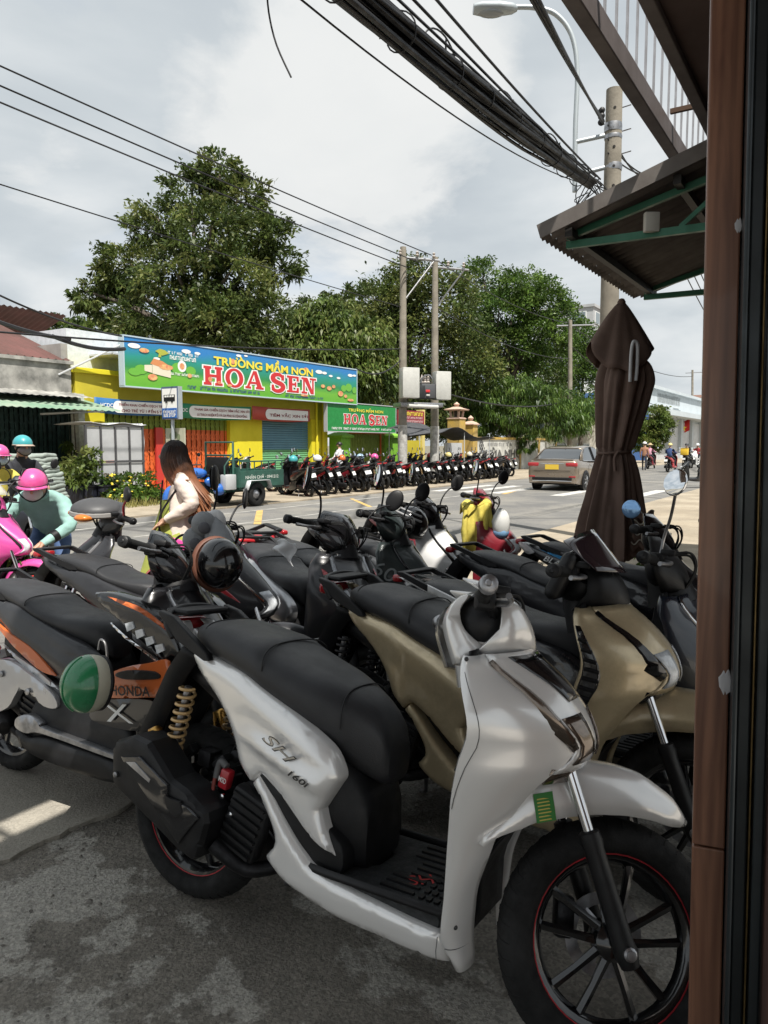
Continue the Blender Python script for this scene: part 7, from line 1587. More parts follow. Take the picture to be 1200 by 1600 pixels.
# transformer poles
for px, d, ytop, lb in ((629, 27, 386, 'left one of the two tall concrete poles carrying the transformer'), (679, 28.6, 402, 'right one of the two tall concrete poles carrying the transformer')):
    b0 = aty(px, 700, d); b0.z = 0; t0 = aty(px+1, ytop, d); r = wroot('transformer_pole', lb, 'pole', b0); wpart(r, 'pole', MB().tube([b0, t0], [.17, .105], 12), POLEM); wpart(r, 'whitewash', MB().tube([b0+Vector((0, 0, .2)), b0+Vector((0, 0, 2.2))], [.176, .168], 12), mat('flaking paper posters', (.50, .49, .46), .9, col2=(.28, .27, .25), vscale=7))
    wpart(r, 'crossarm', MB().tube([t0+Vector((-.2, -.05, -.35)), t0+Vector((1.3, .5, -.35))], .045, 6), STEEL); wpart(r, 'brace', MB().tube([t0+Vector((0, -.05, -1.9)), t0+Vector((1.1, .4, -.4))], .03, 6), STEEL)
    ins = MB()
    for k in range(3): c = t0+Vector((-.1+.6*k, -.05+.2*k, -.30)); ins.lathe([(.03, 0), (.07, .06), (.03, .1), (.06, .16), (.02, .2)], 8, T(*c))
    wpart(r, 'insulator', ins, mat('porcelain', (.45, .40, .36), .3))
tp = aty(654, 700, 27.5); tz = lambda y: aty(654, y, 27.2).z
tr_ = wroot('transformer', 'dark grey transformer with two pale cabinets on a platform between two poles', 'transformer', Vector((tp.x, tp.y, tz(640))))
CAB = mat('pale cabinet paint', (.46, .46, .43), .5, var=.06)
def bx(px0, px1, y0, y1, d, dep, m, name, ang=ST_ANG):
    a, b = aty(px0, y0, d), aty(px1, y1, d); c = (a+b)/2; q = MB().cbox((0, 0, 0), (abs(b.x-a.x), dep, abs(b.z-a.z)), .02); q.tf(T(*c) @ Matrix.Rotation(radians(18), 4, 'Z')); return wpart(tr_, name, q, m, 40)
for x0, x1, y0, y1, d in ((626, 653, 575, 622, 26.5), (678, 702, 581, 625, 27.6)):
    cab = bx(x0, x1, y0, y1, d, .45, CAB, 'cabinet'); bx(x0+3, x1-5, y0+3, y1-3, d-.245, .012, CAB, 'cabinet_door')
bx(653, 680, 601, 623, 27.6, .7, mat('transformer grey', (.07, .072, .078), .5), 'tank'); bx(665, 672, 609, 613, 27.2, .02, RED, 'warning_plate'); bx(666, 672, 616, 619, 27.2, .02, CAB, 'warning_plate')
for k in range(9): bx(654+k*1.2, 654.6+k*1.2, 602, 622, 27.15, .05, mat('transformer grey', (.07, .072, .078), .5), 'fin')
bx(618, 688, 630, 637, 27.4, .9, STEEL, 'platform'); wpart(tr_, 'pipe', MB().tube([aty(638, 634, 26.4), aty(684, 636, 26.9)], .07, 8), CAB)
q = MB()
for k in range(3): c = aty(659+k*5, 601, 27.6); q.lathe([(.05, 0), (.09, .08), (.05, .12), (.08, .2), (.03, .28), (.02, .36)], 8, T(*c))
wpart(tr_, 'bushing', q, mat('porcelain', (.45, .40, .36), .3)); wpart(tr_, 'conduit', MB().tube(cr([aty(658, 598, 27.5), aty(660, 590, 27.5), aty(670, 586, 27.5), aty(676, 592, 27.5)], 4), .03, 6), STEEL)
for px, d, ytop, lb in ((891, 47, 500, 'concrete pole rising before the feathery tree'), (1082, 90, 578, 'far concrete pole by the red flag')):
    b0 = aty(px, 700, d); b0.z = 0; t0 = aty(px, ytop, d); r = wroot('street_pole', lb, 'pole', b0); wpart(r, 'pole', MB().tube([b0, t0], [.18, .12], 10), POLEM); wpart(r, 'crossarm', MB().tube([t0+Vector((-.9, -.3, -.4)), t0+Vector((1.6, .6, -.2))], .05, 6), STEEL)
fp = aty(1077, 700, 84); fp.z = 0; fl = wroot('flag', 'red national flag with yellow star hanging at the far roadside', 'flag', fp); wpart(fl, 'staff', MB().tube([fp, Vector((fp.x, fp.y, 4.6))], .03, 6), STEEL)
rows = [[Vector((fp.x-.05-1.6*u_, fp.y+.2*sin(u_*6), 4.4-1.1*u_*.8-1.3*v_)) for u_ in np.linspace(0, 1, 8)] for v_ in (0, .5, 1)]; wpart(fl, 'cloth', MB().grid(rows), mat('flag red', (.55, .02, .02), .7), 60, solid=.01)
st = []
for k in range(10): rr0 = .42 if k % 2 == 0 else .17; st.append((fp.x-.85+rr0*sin(k*pi/5), fp.y-.25, 3.35+rr0*cos(k*pi/5)))
wpart(fl, 'star', MB().add(st+[(fp.x-.85, fp.y-.25, 3.35)], [(k, (k+1) % 10, 10) for k in range(10)]), YTX, 0, fix=False)
# ---- folded parasol
BRN = mat('dark brown parasol canvas', (.15, .098, .076), .85, var=.18, vscale=3, bump=.25, bscale=90)
PD = 6.2; pc = aty(962, 700, PD); pc.z = 0; par = thing('parasol', 'tall folded dark brown parasol tied at the waist on the pavement', 'parasol', tuple(pc))
k_ = PD/FPX; zof = lambda y: aty(962, y, PD).z; rr_ = random.Random(2); rows = []
prof = [(560, 24, 10), (574, 33, 12), (596, 38, 11.5), (616, 36, 9), (640, 33, 6.5), (680, 27, 1), (698, 24.5, -1), (706, 23, -1.5), (716, 25, -1), (740, 31, -.5), (780, 39, -1.5), (815, 45.5, -2.5), (845, 49, -3), (870, 50, -3)]
NA = 96; PH = [rr_.uniform(0, 6) for _ in range(6)]
sm_ = smooth_stations([(zof(y), r, o) for y, r, o in prof], 4)
for i, (z, r, o) in enumerate(sm_):
    row = []
    for j in range(NA):
        a = 2*pi*j/NA; f = .17*sin(7*a+PH[0]+.25*sin(z*2.2))+.09*sin(12*a+PH[1]+z*1.2)+.05*sin(19*a+PH[2]-z*2)
        sharp = abs(sin(3.5*a+PH[3]))**.5*.14
        rr0 = r*1.13*(1+f*(1.0 if r > 24 else .55)-sharp)*k_
        row.append(Vector((rr0*cos(a)+o*k_, rr0*.8*sin(a), z+(.06*sin(5*a+1) if i == len(sm_)-1 else 0)+(.05*sin(3*a+2.4) if i == 0 else 0))))
    row.append(row[0]); rows.append(row)
obj('canopy', MB().grid(rows), BRN, par, 75, solid=.006)
rows = []
apex = zof(474)
for i in range(13):
    t = i/12; row = []
    for j in range(NA+1):
        a = 2*pi*j/NA; fr_ = abs(sin(a))**1.3; L = .315+.24*fr_+.03*sin(5*a+1); rad = (.03+.232*t**.9*(1-.18*fr_))*(1+.07*sin(9*a+1)*t)
        row.append(Vector((.015+rad*cos(a), rad*.80*sin(a), apex-L*t-.02*t*t)))
    rows.append(row)
obj('top_cape', MB().grid(rows), BRN, par, 75, solid=.005)
obj('pole', MB().tube([(0, 0, 0), (0, 0, apex-.05)], .028, 12), mat('white pole paint', (.62, .63, .64), .4), par, 60); obj('finial', MB().lathe([(.03, 0), (.034, .02), (.02, .045), (.004, .05)], 14, T(.015, 0, apex-.01)), BRN, par, 60)
obj('crank_handle', MB().tube(cr([(.035, -.21, zof(600)), (.035, -.215, zof(560)), (.05, -.215, zof(540)), (.085, -.21, zof(545)), (.09, -.205, zof(575)), (.085, -.20, zof(598))], 5), .014, 10), mat('white pole paint', (.62, .63, .64), .4), par, 60)
obj('tie_strap', MB().tube([Vector((-3*k_+24.5*k_*cos(a), 24.5*k_*.86*sin(a), zof(706)+.012*sin(a+1))) for a in np.linspace(0, 2*pi, 33)], .012, 6), BRN, par, 60); obj('tie_strap', MB().tube(cr([(-.02, -.125, zof(706)), (-.05, -.14, zof(716)), (-.045, -.15, zof(735))], 4), .014, 6), BRN, par, 60)
rf = MB()
for n_, (zz_, x0, w_) in enumerate(((797, .10, .16), (812, .09, .15), (828, .09, .13), (842, .08, .13))):
    rows = [[Vector((x0+w_*u_, -.2+.05*u_*8*k_, zof(zz_)+.02*sin(u_*9+n_)+dz)) for u_ in np.linspace(0, 1, 13)] for dz in (0, -.06)]
    o_ = obj('folded_hem', MB().grid(rows), BRN, par, 75, solid=.012)
    obj('hem_piping', MB().tube([p+Vector((0, -.012, .0)) for p in rows[0]], .005, 5), mat('pale piping', (.45, .42, .36), .7), o_, 60)
obj('base', MB().lathe([(.28, 0), (.28, .05), (.06, .08), (.05, .25)], 20), mat('parasol base grey', (.12, .12, .12), .7), par, 40)
# ---- sheet awning next door
aw = wroot('sheet_awning', 'rusty corrugated sheet awning on green steel brackets, upper right', 'awning', P(6.5, 1)); RSH = mat('rusty awning sheet', (.19, .17, .155), .6, .2, col2=(.11, .095, .085), vscale=2.5); GRS = mat('green painted angle iron', (.03, .17, .10), .45, var=.12)
ze = 3.0; zi = 3.52
wpart(aw, 'sheet', corrug(5.25, 7.85, 1.95, ze, .31, zi, .12, .034), RSH, 179, solid=.003)
def beam(p, q, w_, h_, m, name, root=aw):
    p, q = Vector(p), Vector(q); d = q-p; L = d.length; x = d.normalized(); y = Vector((0, 0, 1)).cross(x).normalized(); z = x.cross(y); M = Matrix((x, y, z)).transposed().to_4x4(); b = MB().box((0, 0, 0), (L, w_, h_)); b.tf(T(*((p+q)/2)) @ M); return wpart(root, name, b, m, 0)
sl2 = lambda n: ze+(1.95-n)/(1.95-.31)*(zi-ze)
beam(P(5.22, 2.02, ze+.01), P(5.22, .31, zi+.03), .012, .10, RSH, 'barge_flashing')
for n_ in (1.82, 1.1, .45): beam(P(5.27, n_, sl2(n_)-.05), P(7.85, n_, sl2(n_)-.05), .05, .06, mat('dark purlin', (.03, .028, .026), .6, .4), 'purlin')
for s_ in (5.42, 7.7):
    beam(P(s_, 1.88, ze-.06), P(s_, .31, ze-.08), .04, .05, GRS, 'bracket_chord'); beam(P(s_, 1.88, ze-.035+.03), P(s_, .31, zi-.13), .04, .045, GRS, 'bracket_chord')
    for n_ in (1.5, 1.1, .7): beam(P(s_+.002, n_, ze-.05), P(s_+.002, n_, sl2(n_)-.11), .03, .03, GRS, 'bracket_web')
    beam(P(s_-.004, 1.1, ze-.05), P(s_-.004, .7, sl2(.7)-.12), .03, .03, GRS, 'bracket_web')
jb = MB().cbox(P(5.38, 1.28, ze+.0), (.10, .05, .13), .008); wpart(aw, 'junction_box', jb, mat('ivory plastic', (.62, .60, .54), .5), 30)
gu = MB(); 
wpart(aw, 'gutter_lip', corrug(5.25, 7.85, 2.02, ze-.025, 1.951, ze-.003, .09, .014), RSH, 179)
nb = thing('neighbour_shop', 'neighbouring shopfront hidden behind the door jamb', 'building', tuple(P(8, 0)))
part(nb, 'wall', sbox(9.6, 24, -4, .2, 0, 3.3), mat('neighbour wall', (.4, .38, .34), .8))
# ---- bus stop sign, facing the traffic
bn_ = 14.6; sC, zt = atn(265, 604, bn_); zb = atn(265, 655, bn_)[1]; bs = thing('bus_stop', 'blue and white bus stop sign on a post beside the cart', 'bus stop', tuple(P(sC, bn_)))
bw2 = .29; part(bs, 'box', sbox(sC, sC+.14, bn_-bw2, bn_+bw2, zb, zt), LAMPG); part(bs, 'frame', sbox(sC-.012, sC-.001, bn_-bw2, bn_+bw2, zb, zt), mat('bus stop frame', (.08, .12, .2), .5)); part(bs, 'sign_face', sbox(sC-.018, sC-.0125, bn_-bw2+.03, bn_+bw2-.03, zb+.03, zt-.05), WTX); zm = zb+(zt-zb)*.34
part(bs, 'blue_field', sbox(sC-.023, sC-.0185, bn_-bw2+.03, bn_+bw2-.03, zb+.03, zm), mat('bus stop blue', (.02, .12, .42), .5))
lettering('letters', 'ĐIỂM DỪNG XE BUÝT', .10, P(sC, bn_, zb+(zm-zb)*.74)-Vector(bs.location), -NN, UP, WTX, bs, width=.46, bold=.03, lift=.027); lettering('letters', 'BUS STOP', .09, P(sC, bn_, zb+(zm-zb)*.36)-Vector(bs.location), -NN, UP, WTX, bs, width=.44, bold=.03, lift=.027)
bz = zm+(zt-zm)*.45; part(bs, 'bus_symbol', sbox(sC-.024, sC-.0185, bn_-.2, bn_+.2, bz-.07, bz+.09), BLACKPL)
for k in range(4): part(bs, 'symbol_window', sbox(sC-.028, sC-.0245, bn_-.17+k*.088, bn_-.10+k*.088, bz+.03, bz+.075), WTX)
for x in (-.1, .11): part(bs, 'symbol_wheel', sbox(sC-.029, sC-.0245, bn_+x-.03, bn_+x+.03, bz-.105, bz-.06), BLACKPL)
part(bs, 'post', MB().tube([P(sC+.07, bn_, 0.03), P(sC+.07, bn_, zb)], .045, 10), LAMPG)
pz1, pz0 = atn(272, 669, bn_)[1], atn(272, 738, bn_)[1]; pC = atn(273, 669, bn_)[0]
pbd = part(bs, 'poster_board', sbox(pC, pC+.04, bn_-.34, bn_+.34, pz0, pz1), mat('pale poster', (.50, .49, .38), .6, col2=(.40, .40, .30), vscale=4)); q = MB()
for x, z in ((.3, .82), (.55, .85), (.7, .8)):
    c_0 = P(pC-.006, bn_+.34-.68*x, pz0+(pz1-pz0)*z); q.add([c_0]+[c_0-NN*(.06*cos(2*pi*i/10))+UP*(.085*sin(2*pi*i/10)) for i in range(10)], [(0, i+1, (i+1) % 10+1) for i in range(10)])
sub(pbd, bs, 'poster_print', q, mat('poster print', (.2, .24, .14), .6), fix=False)
# ---- grey framed panel in white sheet
fn_ = 16.2; (sa, zt) = atn(133, 664, fn_); sb2 = atn(222, 660, fn_)[0]; gp_ = thing('framed_panel', 'large grey panelled frame wrapped in white sheet beside the shrub', 'panel', tuple(P((sa+sb2)/2, fn_)))
FRM = mat('dark steel tube', (.10, .10, .105), .5, .3); z0 = .15
for i in range(4):
    for j in range(2):
        u0, u1 = sa+(sb2-sa)*i/4+.03, sa+(sb2-sa)*(i+1)/4-.03; v0, v1 = z0+(zt-z0)*(0, .5)[j]+.03, z0+(zt-z0)*(.5, 1)[j]-.03; part(gp_, 'infill_panel', sbox(u0, u1, fn_, fn_+.02, v0, v1), GREYM)
for i in range(5): u0 = sa+(sb2-sa)*i/4; part(gp_, 'upright', sbox(u0-.022, u0+.022, fn_-.03, fn_+.03, .035, zt), FRM)
for j in range(3): part(gp_, 'crossbar', sbox(sa-.03, sb2+.03, fn_-.033, fn_-.0305, z0+(zt-z0)*j/2-.025, z0+(zt-z0)*j/2+.025), FRM)
rows = [[P(sb2+.03+.03*sin(z*5+q*9), fn_+q*1.2, z) for q in np.linspace(0, 1, 7)] for z in np.linspace(.1, zt+.08, 9)]; part(gp_, 'wrapping_sheet', MB().grid(rows), mat('white plastic sheet', (.60, .61, .63), .5, var=.06), 60, solid=.01)
rows = [[P(s_, fn_-.05+q*1.25, zt+.05+.03*sin(s_*6+q*3)) for q in np.linspace(0, 1, 5)] for s_ in np.linspace(sa-.05, sb2+.1, 12)]; part(gp_, 'wrapping_sheet', MB().grid(rows), mat('white plastic sheet', (.60, .61, .63), .5), 60, solid=.01)
# ---- stack of grey folded sacks
pb = atz(62, 811, .035); sk_ = thing('sack_stack', 'tall slumped stack of grey green folded sacks by the dark gate', 'stack', tuple(pb)); SACK = mat('grey green woven sacks', (.27, .31, .28), .8, var=.15, vscale=6, bump=.4, bscale=30); rr_ = random.Random(3)
nl_ = 17
for k in range(nl_):
    z = .075*k; rx, ry = .60-.012*k+rr_.uniform(-.03, .03), .42+rr_.uniform(-.03, .03); ox = .02*sin(k*.8)-.008*k; rows = []
    for i in range(7):
        e = -pi/2+pi*i/6; rows.append([Vector((ox+(rx-.04+.04*cos(e))*math.copysign(abs(cos(a))**.5, cos(a))*(1+.02*sin(a*7+k)), (ry-.04+.04*cos(e))*math.copysign(abs(sin(a))**.5, sin(a)), z+.045+.045*sin(e)+.012*sin(a*3+k*1.7)+.008*sin(a*8+k))) for a in np.linspace(0, 2*pi, 41)[:-1]])
    obj('sack', MB().ring_loft(rows), SACK, sk_, 70)
# ---- three wheeled cart
nw = atz(400, 791, 0); TA = ST_ANG+pi; org = nw+NE*.55; tri = thing('cargo_tricycle', 'blue motor tricycle with dark green lettered cargo bed', 'tricycle', tuple(org), (0, 0, TA))
CGR = mat('dark green cart paint', (.02, .075, .055), .5, var=.2, vscale=6); BLT = paint('blue tank paint', (.02, .12, .45))
def wheel3(x, y, r_, w_): 
    t = obj('wheel', MB().lathe([(r_, 0), (r_-.01, w_*.35), (r_-.05, w_*.5), (r_*.55, w_*.42), (r_*.55, -w_*.42), (r_-.05, -w_*.5), (r_-.01, -w_*.35)], 26, T(x, y, r_) @ AXY, closed=True), RUBBER, tri, 50); obj('hub', MB().lathe([(r_*.56, -.04), (r_*.5, .0), (r_*.3, .03), (r_*.15, .07), (.02, .08)], 18, T(x, y, r_) @ AXY.inverted()), STEEL, t, 50)
for y in (.55, -.55): wheel3(0, y, .30, .16)
wheel3(2.05, 0, .28, .1)
b = MB().box((-.2, 0, .46), (1.56, 1.1, .05)); obj('bed_floor', b, CGR, tri, 0)
for y, nm in ((.57, 'near'), (-.57, 'far')): obj('side_board', MB().cbox((-.2, y, .68), (1.56, .035, .40), .008), CGR, tri, 0)
obj('tail_board', MB().cbox((-1.0, 0, .68), (.035, 1.17, .40), .008), CGR, tri, 0); obj('head_board', MB().cbox((.6, 0, .72), (.035, 1.17, .48), .008), CGR, tri, 0)
for y in (.57, -.57):
    rl = MB(); rl.tube([(-.98, y, 1.10), (.58, y, 1.10)], .018, 6); obj('rail', rl, CGR, tri, 60)
    for k in range(7): obj('rail_post', MB().tube([(-.97+k*.257, y, .88), (-.97+k*.257, y, 1.10)], .015, 6), CGR, tri, 60)
fr = MB(); fr.tube([(.66, .45, .4), (.66, .45, 1.56), (.66, -.45, 1.56), (.66, -.45, .4)], .03, 8); fr.tube([(.66, .45, 1.25), (.66, -.45, 1.25)], .022, 8); fr.tube([(.95, .45, .4), (.95, .45, 1.0), (.66, .45, 1.3)], .02, 8); obj('cab_frame', fr, CGR, tri, 60)
obj('seat_back', MB().cbox((.72, 0, 1.0), (.08, .7, .42), .03), BLACKPL, tri, 40); obj('seat', MB().cbox((.95, 0, .74), (.5, .6, .12), .04), BLACKPL, tri, 40); obj('tool_box', MB().cbox((.80, .42, .62), (.34, .2, .36), .02), GREYM, tri, 40)
obj('fuel_tank', MB().ball((1.42, 0, .84), (.30, .2, .13), 18, 10), BLT, tri, 60); obj('side_cover', MB().ball((1.12, .18, .64), (.2, .1, .12), 14, 8), BLT, tri, 60); obj('side_cover', MB().ball((.98, .30, .45), (.17, .12, .14), 14, 8), BLT, tri, 60)
obj('chassis', MB().tube([(-.9, 0, .38), (.9, 0, .38), (1.6, 0, .7)], .05, 8), CGR, tri, 60); obj('engine', MB().cbox((1.28, 0, .48), (.34, .3, .3), .05), DKMETAL, tri, 40)
fk = MB()
for y in (.09, -.09): fk.tube([(2.05, y, .28), (1.82, y, .92)], .022, 8)
obj('fork', fk, CHROME, tri, 60); obj('front_fender', MB().lathe([(.32, -.07), (.335, 0), (.32, .07)], 20, T(2.05, 0, .28) @ AXY), BLT, tri, 60); obj('handlebar', MB().tube(cr([(1.6, -.36, 1.05), (1.76, -.2, 1.04), (1.8, 0, .98), (1.76, .2, 1.04), (1.6, .36, 1.05)], 4), .016, 8), BLACKPL, tri, 60); obj('headlamp', MB().ball((1.9, 0, .9), (.09, .1, .1), 14, 8), CHROME, tri, 60); obj('instrument', MB().ball((1.8, 0, 1.05), (.08, .13, .08), 12, 8), BLACKPL, tri, 60)
for y in (.3, -.3): obj('mirror', MB().ball((1.68, y*1.25, 1.28), (.015, .06, .045), 12, 7), BLACKPL, tri, 60); obj('mirror_stem', MB().tube([(1.7, y, 1.05), (1.68, y*1.2, 1.25)], .007, 6), STEEL, tri, 60)
mg = MB(); mg.tube([(.42, .7, .5), (.3, .7, .66), (-.3, .7, .66), (-.42, .7, .5)], .02, 4); obj('mudguard', MB().grid([[(x, y, z) for y in (.5, .72)] for x, z in ((.44, .42), (.34, .64), (-.34, .64), (-.44, .42))]), GREYM, tri, 30, solid=.01)
lettering('lettering', 'NHẬN CHỞ · 0941212', .13, (-.2, .59, .72), (-1, 0, 0), (0, 0, 1), mat('faded white letters', (.48, .52, .48), .6), tri, width=1.2, bold=.02, lift=.004)
# ---- saloon car
cpos = atz(862, 767, 0)+SE*2.15; car = thing('car', 'bronze grey saloon car driving away with yellow number plate', 'car', tuple(cpos), (0, 0, ST_ANG))
CARP = mat('bronze grey metallic paint', (.24, .195, .15), .3, .55, coat=1., var=.04); GLS = mat('tinted car glass', (.03, .035, .04), .06, coat=1.); 
def csec(x, hw, zb, zt, tum, n=9):
    pts = []
    for t in np.linspace(0, 1, n):
        z = zb+(zt-zb)*t; y = hw*(1-.05*(1-t)**3-.03*t**2*tum-.10*max(0, t-.85)/.15*tum); pts.append(Vector((x, y, z)))
    ring = pts+[Vector((p.x, p.y*.0, zt+.015)) for p in pts[-1:]]+[Vector((p.x, -p.y, p.z)) for p in pts[::-1]]; return ring
st_ = [(-2.18, .72, .48, .74), (-2.16, .80, .30, .92), (-2.08, .845, .24, 1.0), (-1.9, .86, .22, 1.035), (-1.6, .865, .2, 1.03), (-1.0, .868, .2, .97), (-.3, .87, .2, .95), (.5, .87, .2, .93), (1.0, .865, .2, .90), (1.6, .85, .21, .83), (2.0, .78, .24, .74), (2.15, .66, .3, .62), (2.18, .55, .4, .55)]
obj('body', MB().ring_loft([csec(x, w_, zb, zt, 1) for x, w_, zb, zt in smooth_stations(st_, 3)]), CARP, car, 50)
gs_ = [(-1.75, .70, .98, 1.05), (-1.45, .68, .98, 1.20), (-1.1, .645, .95, 1.37), (-.7, .62, .95, 1.44), (-.1, .615, .94, 1.455), (.35, .62, .93, 1.40), (.75, .65, .92, 1.22), (1.2, .68, .88, .95)]
def grs(x, w_, zb, zt): return [Vector((x, s_*(.80-(.80-w_)*((z-zb)/(max(zt-zb, .01)))), z)) for s_, z in [(1, zb), (1, zb+(zt-zb)*.5), (1, zt-.02)]]+[Vector((x, s_*w_*.75, zt)) for s_ in (1, -1)]+[Vector((x, s_*(.80-(.80-w_)*((z-zb)/(max(zt-zb, .01)))), z)) for s_, z in [(-1, zt-.02), (-1, zb+(zt-zb)*.5), (-1, zb)]]
obj('greenhouse', MB().ring_loft([grs(*q) for q in smooth_stations(gs_, 3)]), GLS, car, 40)
rr2 = [[p+Vector((0, 0, .008)) for p in [Vector((x, s_*w_*f, zt+(.004 if f < .9 else -.03))) for s_, f in ((1, 1.03), (1, .75), (1, .3), (-1, .3), (-1, .75), (-1, 1.03))]] for x, w_, zb, zt in smooth_stations(gs_[2:6], 3)]; obj('roof', MB().grid(rr2), CARP, car, 60, solid=.012)
for s_ in (1, -1):
    obj('rear_pillar', MB().grid([[Vector((-1.78, s_*.79, 1.0)), Vector((-1.50, s_*.80, .99))], [Vector((-1.42, s_*.705, 1.25)), Vector((-1.18, s_*.70, 1.24))], [Vector((-1.1, s_*.665, 1.375)), Vector((-.9, s_*.645, 1.41))]]), CARP, car, 60, solid=.02)
    for x in (-.25,): obj('door_pillar', MB().tube([(x, s_*.81, .95), (x-.05, s_*.64, 1.42)], .035, 6), BLACKPL, car, 60)
    obj('window_trim', MB().tube([(-1.5, s_*.812, .985), (.9, s_*.815, .93)], .012, 6), CHROME, car, 60)
    dh = MB()
    for x in (-.75, .25): obj('door_handle', MB().cbox((x, s_*.868, .84), (.2, .03, .03), .01), CHROME, car, 40); obj('door_seam', MB().tube([(x-.28, s_*.872, .3), (x-.28, s_*.866, .93)], .004, 4), BLACKPL, car, 0)
    for x in (-1.32, 1.28):
        ar = MB().lathe([(.355, -.02), (.36, .0), (.34, .012)], 28, T(x, s_*.868, .31) @ AXY); obj('wheel_arch', ar, BLACKPL, car, 40)
        t = obj('tyre', MB().lathe([(.31, 0), (.305, .07), (.28, .1), (.21, .09), (.21, -.09), (.28, -.1), (.305, -.07)], 28, T(x, s_*.79, .31) @ AXY, closed=True), RUBBER, car, 50); rm = MB().lathe([(.21, .0), (.2, .06), (.05, .07), (.02, .09)], 24, T(x, s_*.79, .31) @ (AXY.inverted() if s_ > 0 else AXY))
        r_ = obj('rim', rm, STEEL, t, 40); sp2 = MB()
        for k in range(7): a = 2*pi*k/7; sp2.tube([Vector((x+.05*cos(a), s_*.885, .31+.05*sin(a))), Vector((x+.195*cos(a), s_*.87, .31+.195*sin(a)))], .018, 5)
        obj('spokes', sp2, mat('alloy silver', (.55, .55, .56), .3, 1.), r_, 40)
    tl = MB().cbox((-2.115, s_*.64, .86), (.14, .38, .13), .03); obj('tail_light', tl, REDLENS, car, 40); obj('reflector', MB().cbox((-2.17, s_*.68, .47), (.03, .22, .05), .01), REDLENS, car, 40); obj('wing_mirror', MB().ball((.75, s_*.95, 1.0), (.07, .1, .07), 12, 8), CARP, car, 60)
obj('boot_chrome', MB().cbox((-2.165, 0, .895), (.02, .8, .025), .008), CHROME, car, 40); obj('boot_lip', MB().cbox((-2.06, 0, 1.022), (.12, 1.35, .025), .01), CARP, car, 40); pl = obj('number_plate', MB().cbox((-2.185, 0, .78), (.012, .46, .16), .004), mat('yellow plate', (.70, .48, .05), .4), car, 0)
obj('boot_seam', MB().tube([(-2.19, -.62, .66), (-2.195, 0, .655), (-2.19, .62, .66)], .006, 5), BLACKPL, car, 0)
obj('bumper_insert', MB().cbox((-2.165, 0, .40), (.06, 1.35, .10), .03), BLACKPL, car, 40); obj('bumper_chrome', MB().tube([(-2.13, -.78, .32), (-2.19, -.4, .33), (-2.2, 0, .335), (-2.19, .4, .33), (-2.13, .78, .32)], .018, 8), CHROME, car, 60); obj('underside', MB().cbox((0, 0, .24), (3.9, 1.4, .1), .03), BLACKPL, car, 0); obj('aerial', MB().tube([(-.8, 0, 1.44), (-1.0, 0, 1.56)], .01, 5), BLACKPL, car, 0)
# ---- helmets, bags and clothes left on the scooters
def loose_helmet(label, c, r, rot, m, m2, rim, extra=None):
    h = thing('helmet', label, 'helmet', tuple(c), rot); obj('shell', MB().ball((0, 0, 0), (r*1.12, r, r*1.02), 28, 14, z0=-.45), m, h, 60); obj('lining', MB().ball((0, 0, -.02), (r*1.03, r*.92, r*.7), 18, 8, z0=-.9, z1=.2), BLACKPL, h, 60)
    obj('rim', MB().tube([Vector((r*1.005*cos(a), r*.9*sin(a), -r*.46)) for a in np.linspace(0, 2*pi, 33)], .008, 6), rim, h, 60)
    if m2: obj('shell_band', MB().ball((0, 0, 0), (r*1.135, r*1.015, r*1.035), 28, 14, z0=-.45, z1=.25), m2, h, 60)
    return h
GRH = mat('green helmet gloss', (.02, .21, .08), .25, coat=.7, var=.12, vscale=9); IVO = mat('ivory helmet plastic', (.60, .58, .46), .45, var=.06)
c = aty(139, 1068, 2.62); hq = Vector((-.62, -.72, .18)).to_track_quat('Z', 'X').to_euler(); hg = loose_helmet('green and ivory open helmet lying on the orange scooter step', c, .092, tuple(hq), IVO, None, BLACKPL)
obj('green_dome', MB().ball((0, 0, .004), (.1045, .0935, .0945), 30, 12, z0=.12), GRH, hg, 60); obj('dome_ridge', MB().tube([Vector((.104*cos(a), 0, .004+.0955*sin(a))) for a in np.linspace(.4, 2.7, 16)], .004, 6), GRH, hg, 60)
obj('strap', MB().tube(cr([(.08, .05, -.05), (.06, .14, -.1), (-.02, .2, -.16)], 4), .005, 6), CHROME, hg, 60)
c = aty(344, 880, 3.02); h2 = loose_helmet('glossy black helmet with brown leather rim hung on the black scooter', c, .093, (radians(-6), radians(78), radians(-62)), GLOSSBK, None, mat('brown leather edging', (.13, .05, .03), .6)); obj('strip', MB().tube([Vector((.105*cos(a), .094*sin(a), -.044)) for a in np.linspace(0, 2*pi, 33)], .013, 6), mat('brown leather edging', (.13, .05, .03), .6), h2, 60)
c = aty(641, 818, 4.95); h3 = loose_helmet('black helmet with grey stripes hung on the white fronted scooter', c, .115, (radians(12), radians(20), radians(40)), GLOSSBK, None, BLACKPL)
for k in (0, 1): obj('stripe', MB().tube([Vector((.13*cos(a)*cos(.35+.3*k), .118*sin(a)*cos(.35+.3*k), .118*sin(.35+.3*k))) for a in np.linspace(2.2, 4.6, 14)], .007, 6), mat('grey stripe', (.3, .3, .3), .5), h3, 60)
CLO = mat('grey fleece cloth', (.25, .26, .27), .9, var=.12, vscale=9, bump=.5, bscale=40)
c = aty(322, 838, 3.45); sl3 = thing('grey_jacket', 'grey cloth sleeves and mitts draped over the black scooter handlebar', 'jacket', tuple(c)); q = MB(); q.tube(cr([(.09, -.05, -.10), (.06, .0, -.02), (.0, .06, .07)], 5), [.045, .05, .055, .06, .06, .058, .058, .055, .05, .045, .03], 14); obj('sleeve', q, CLO, sl3, 60)
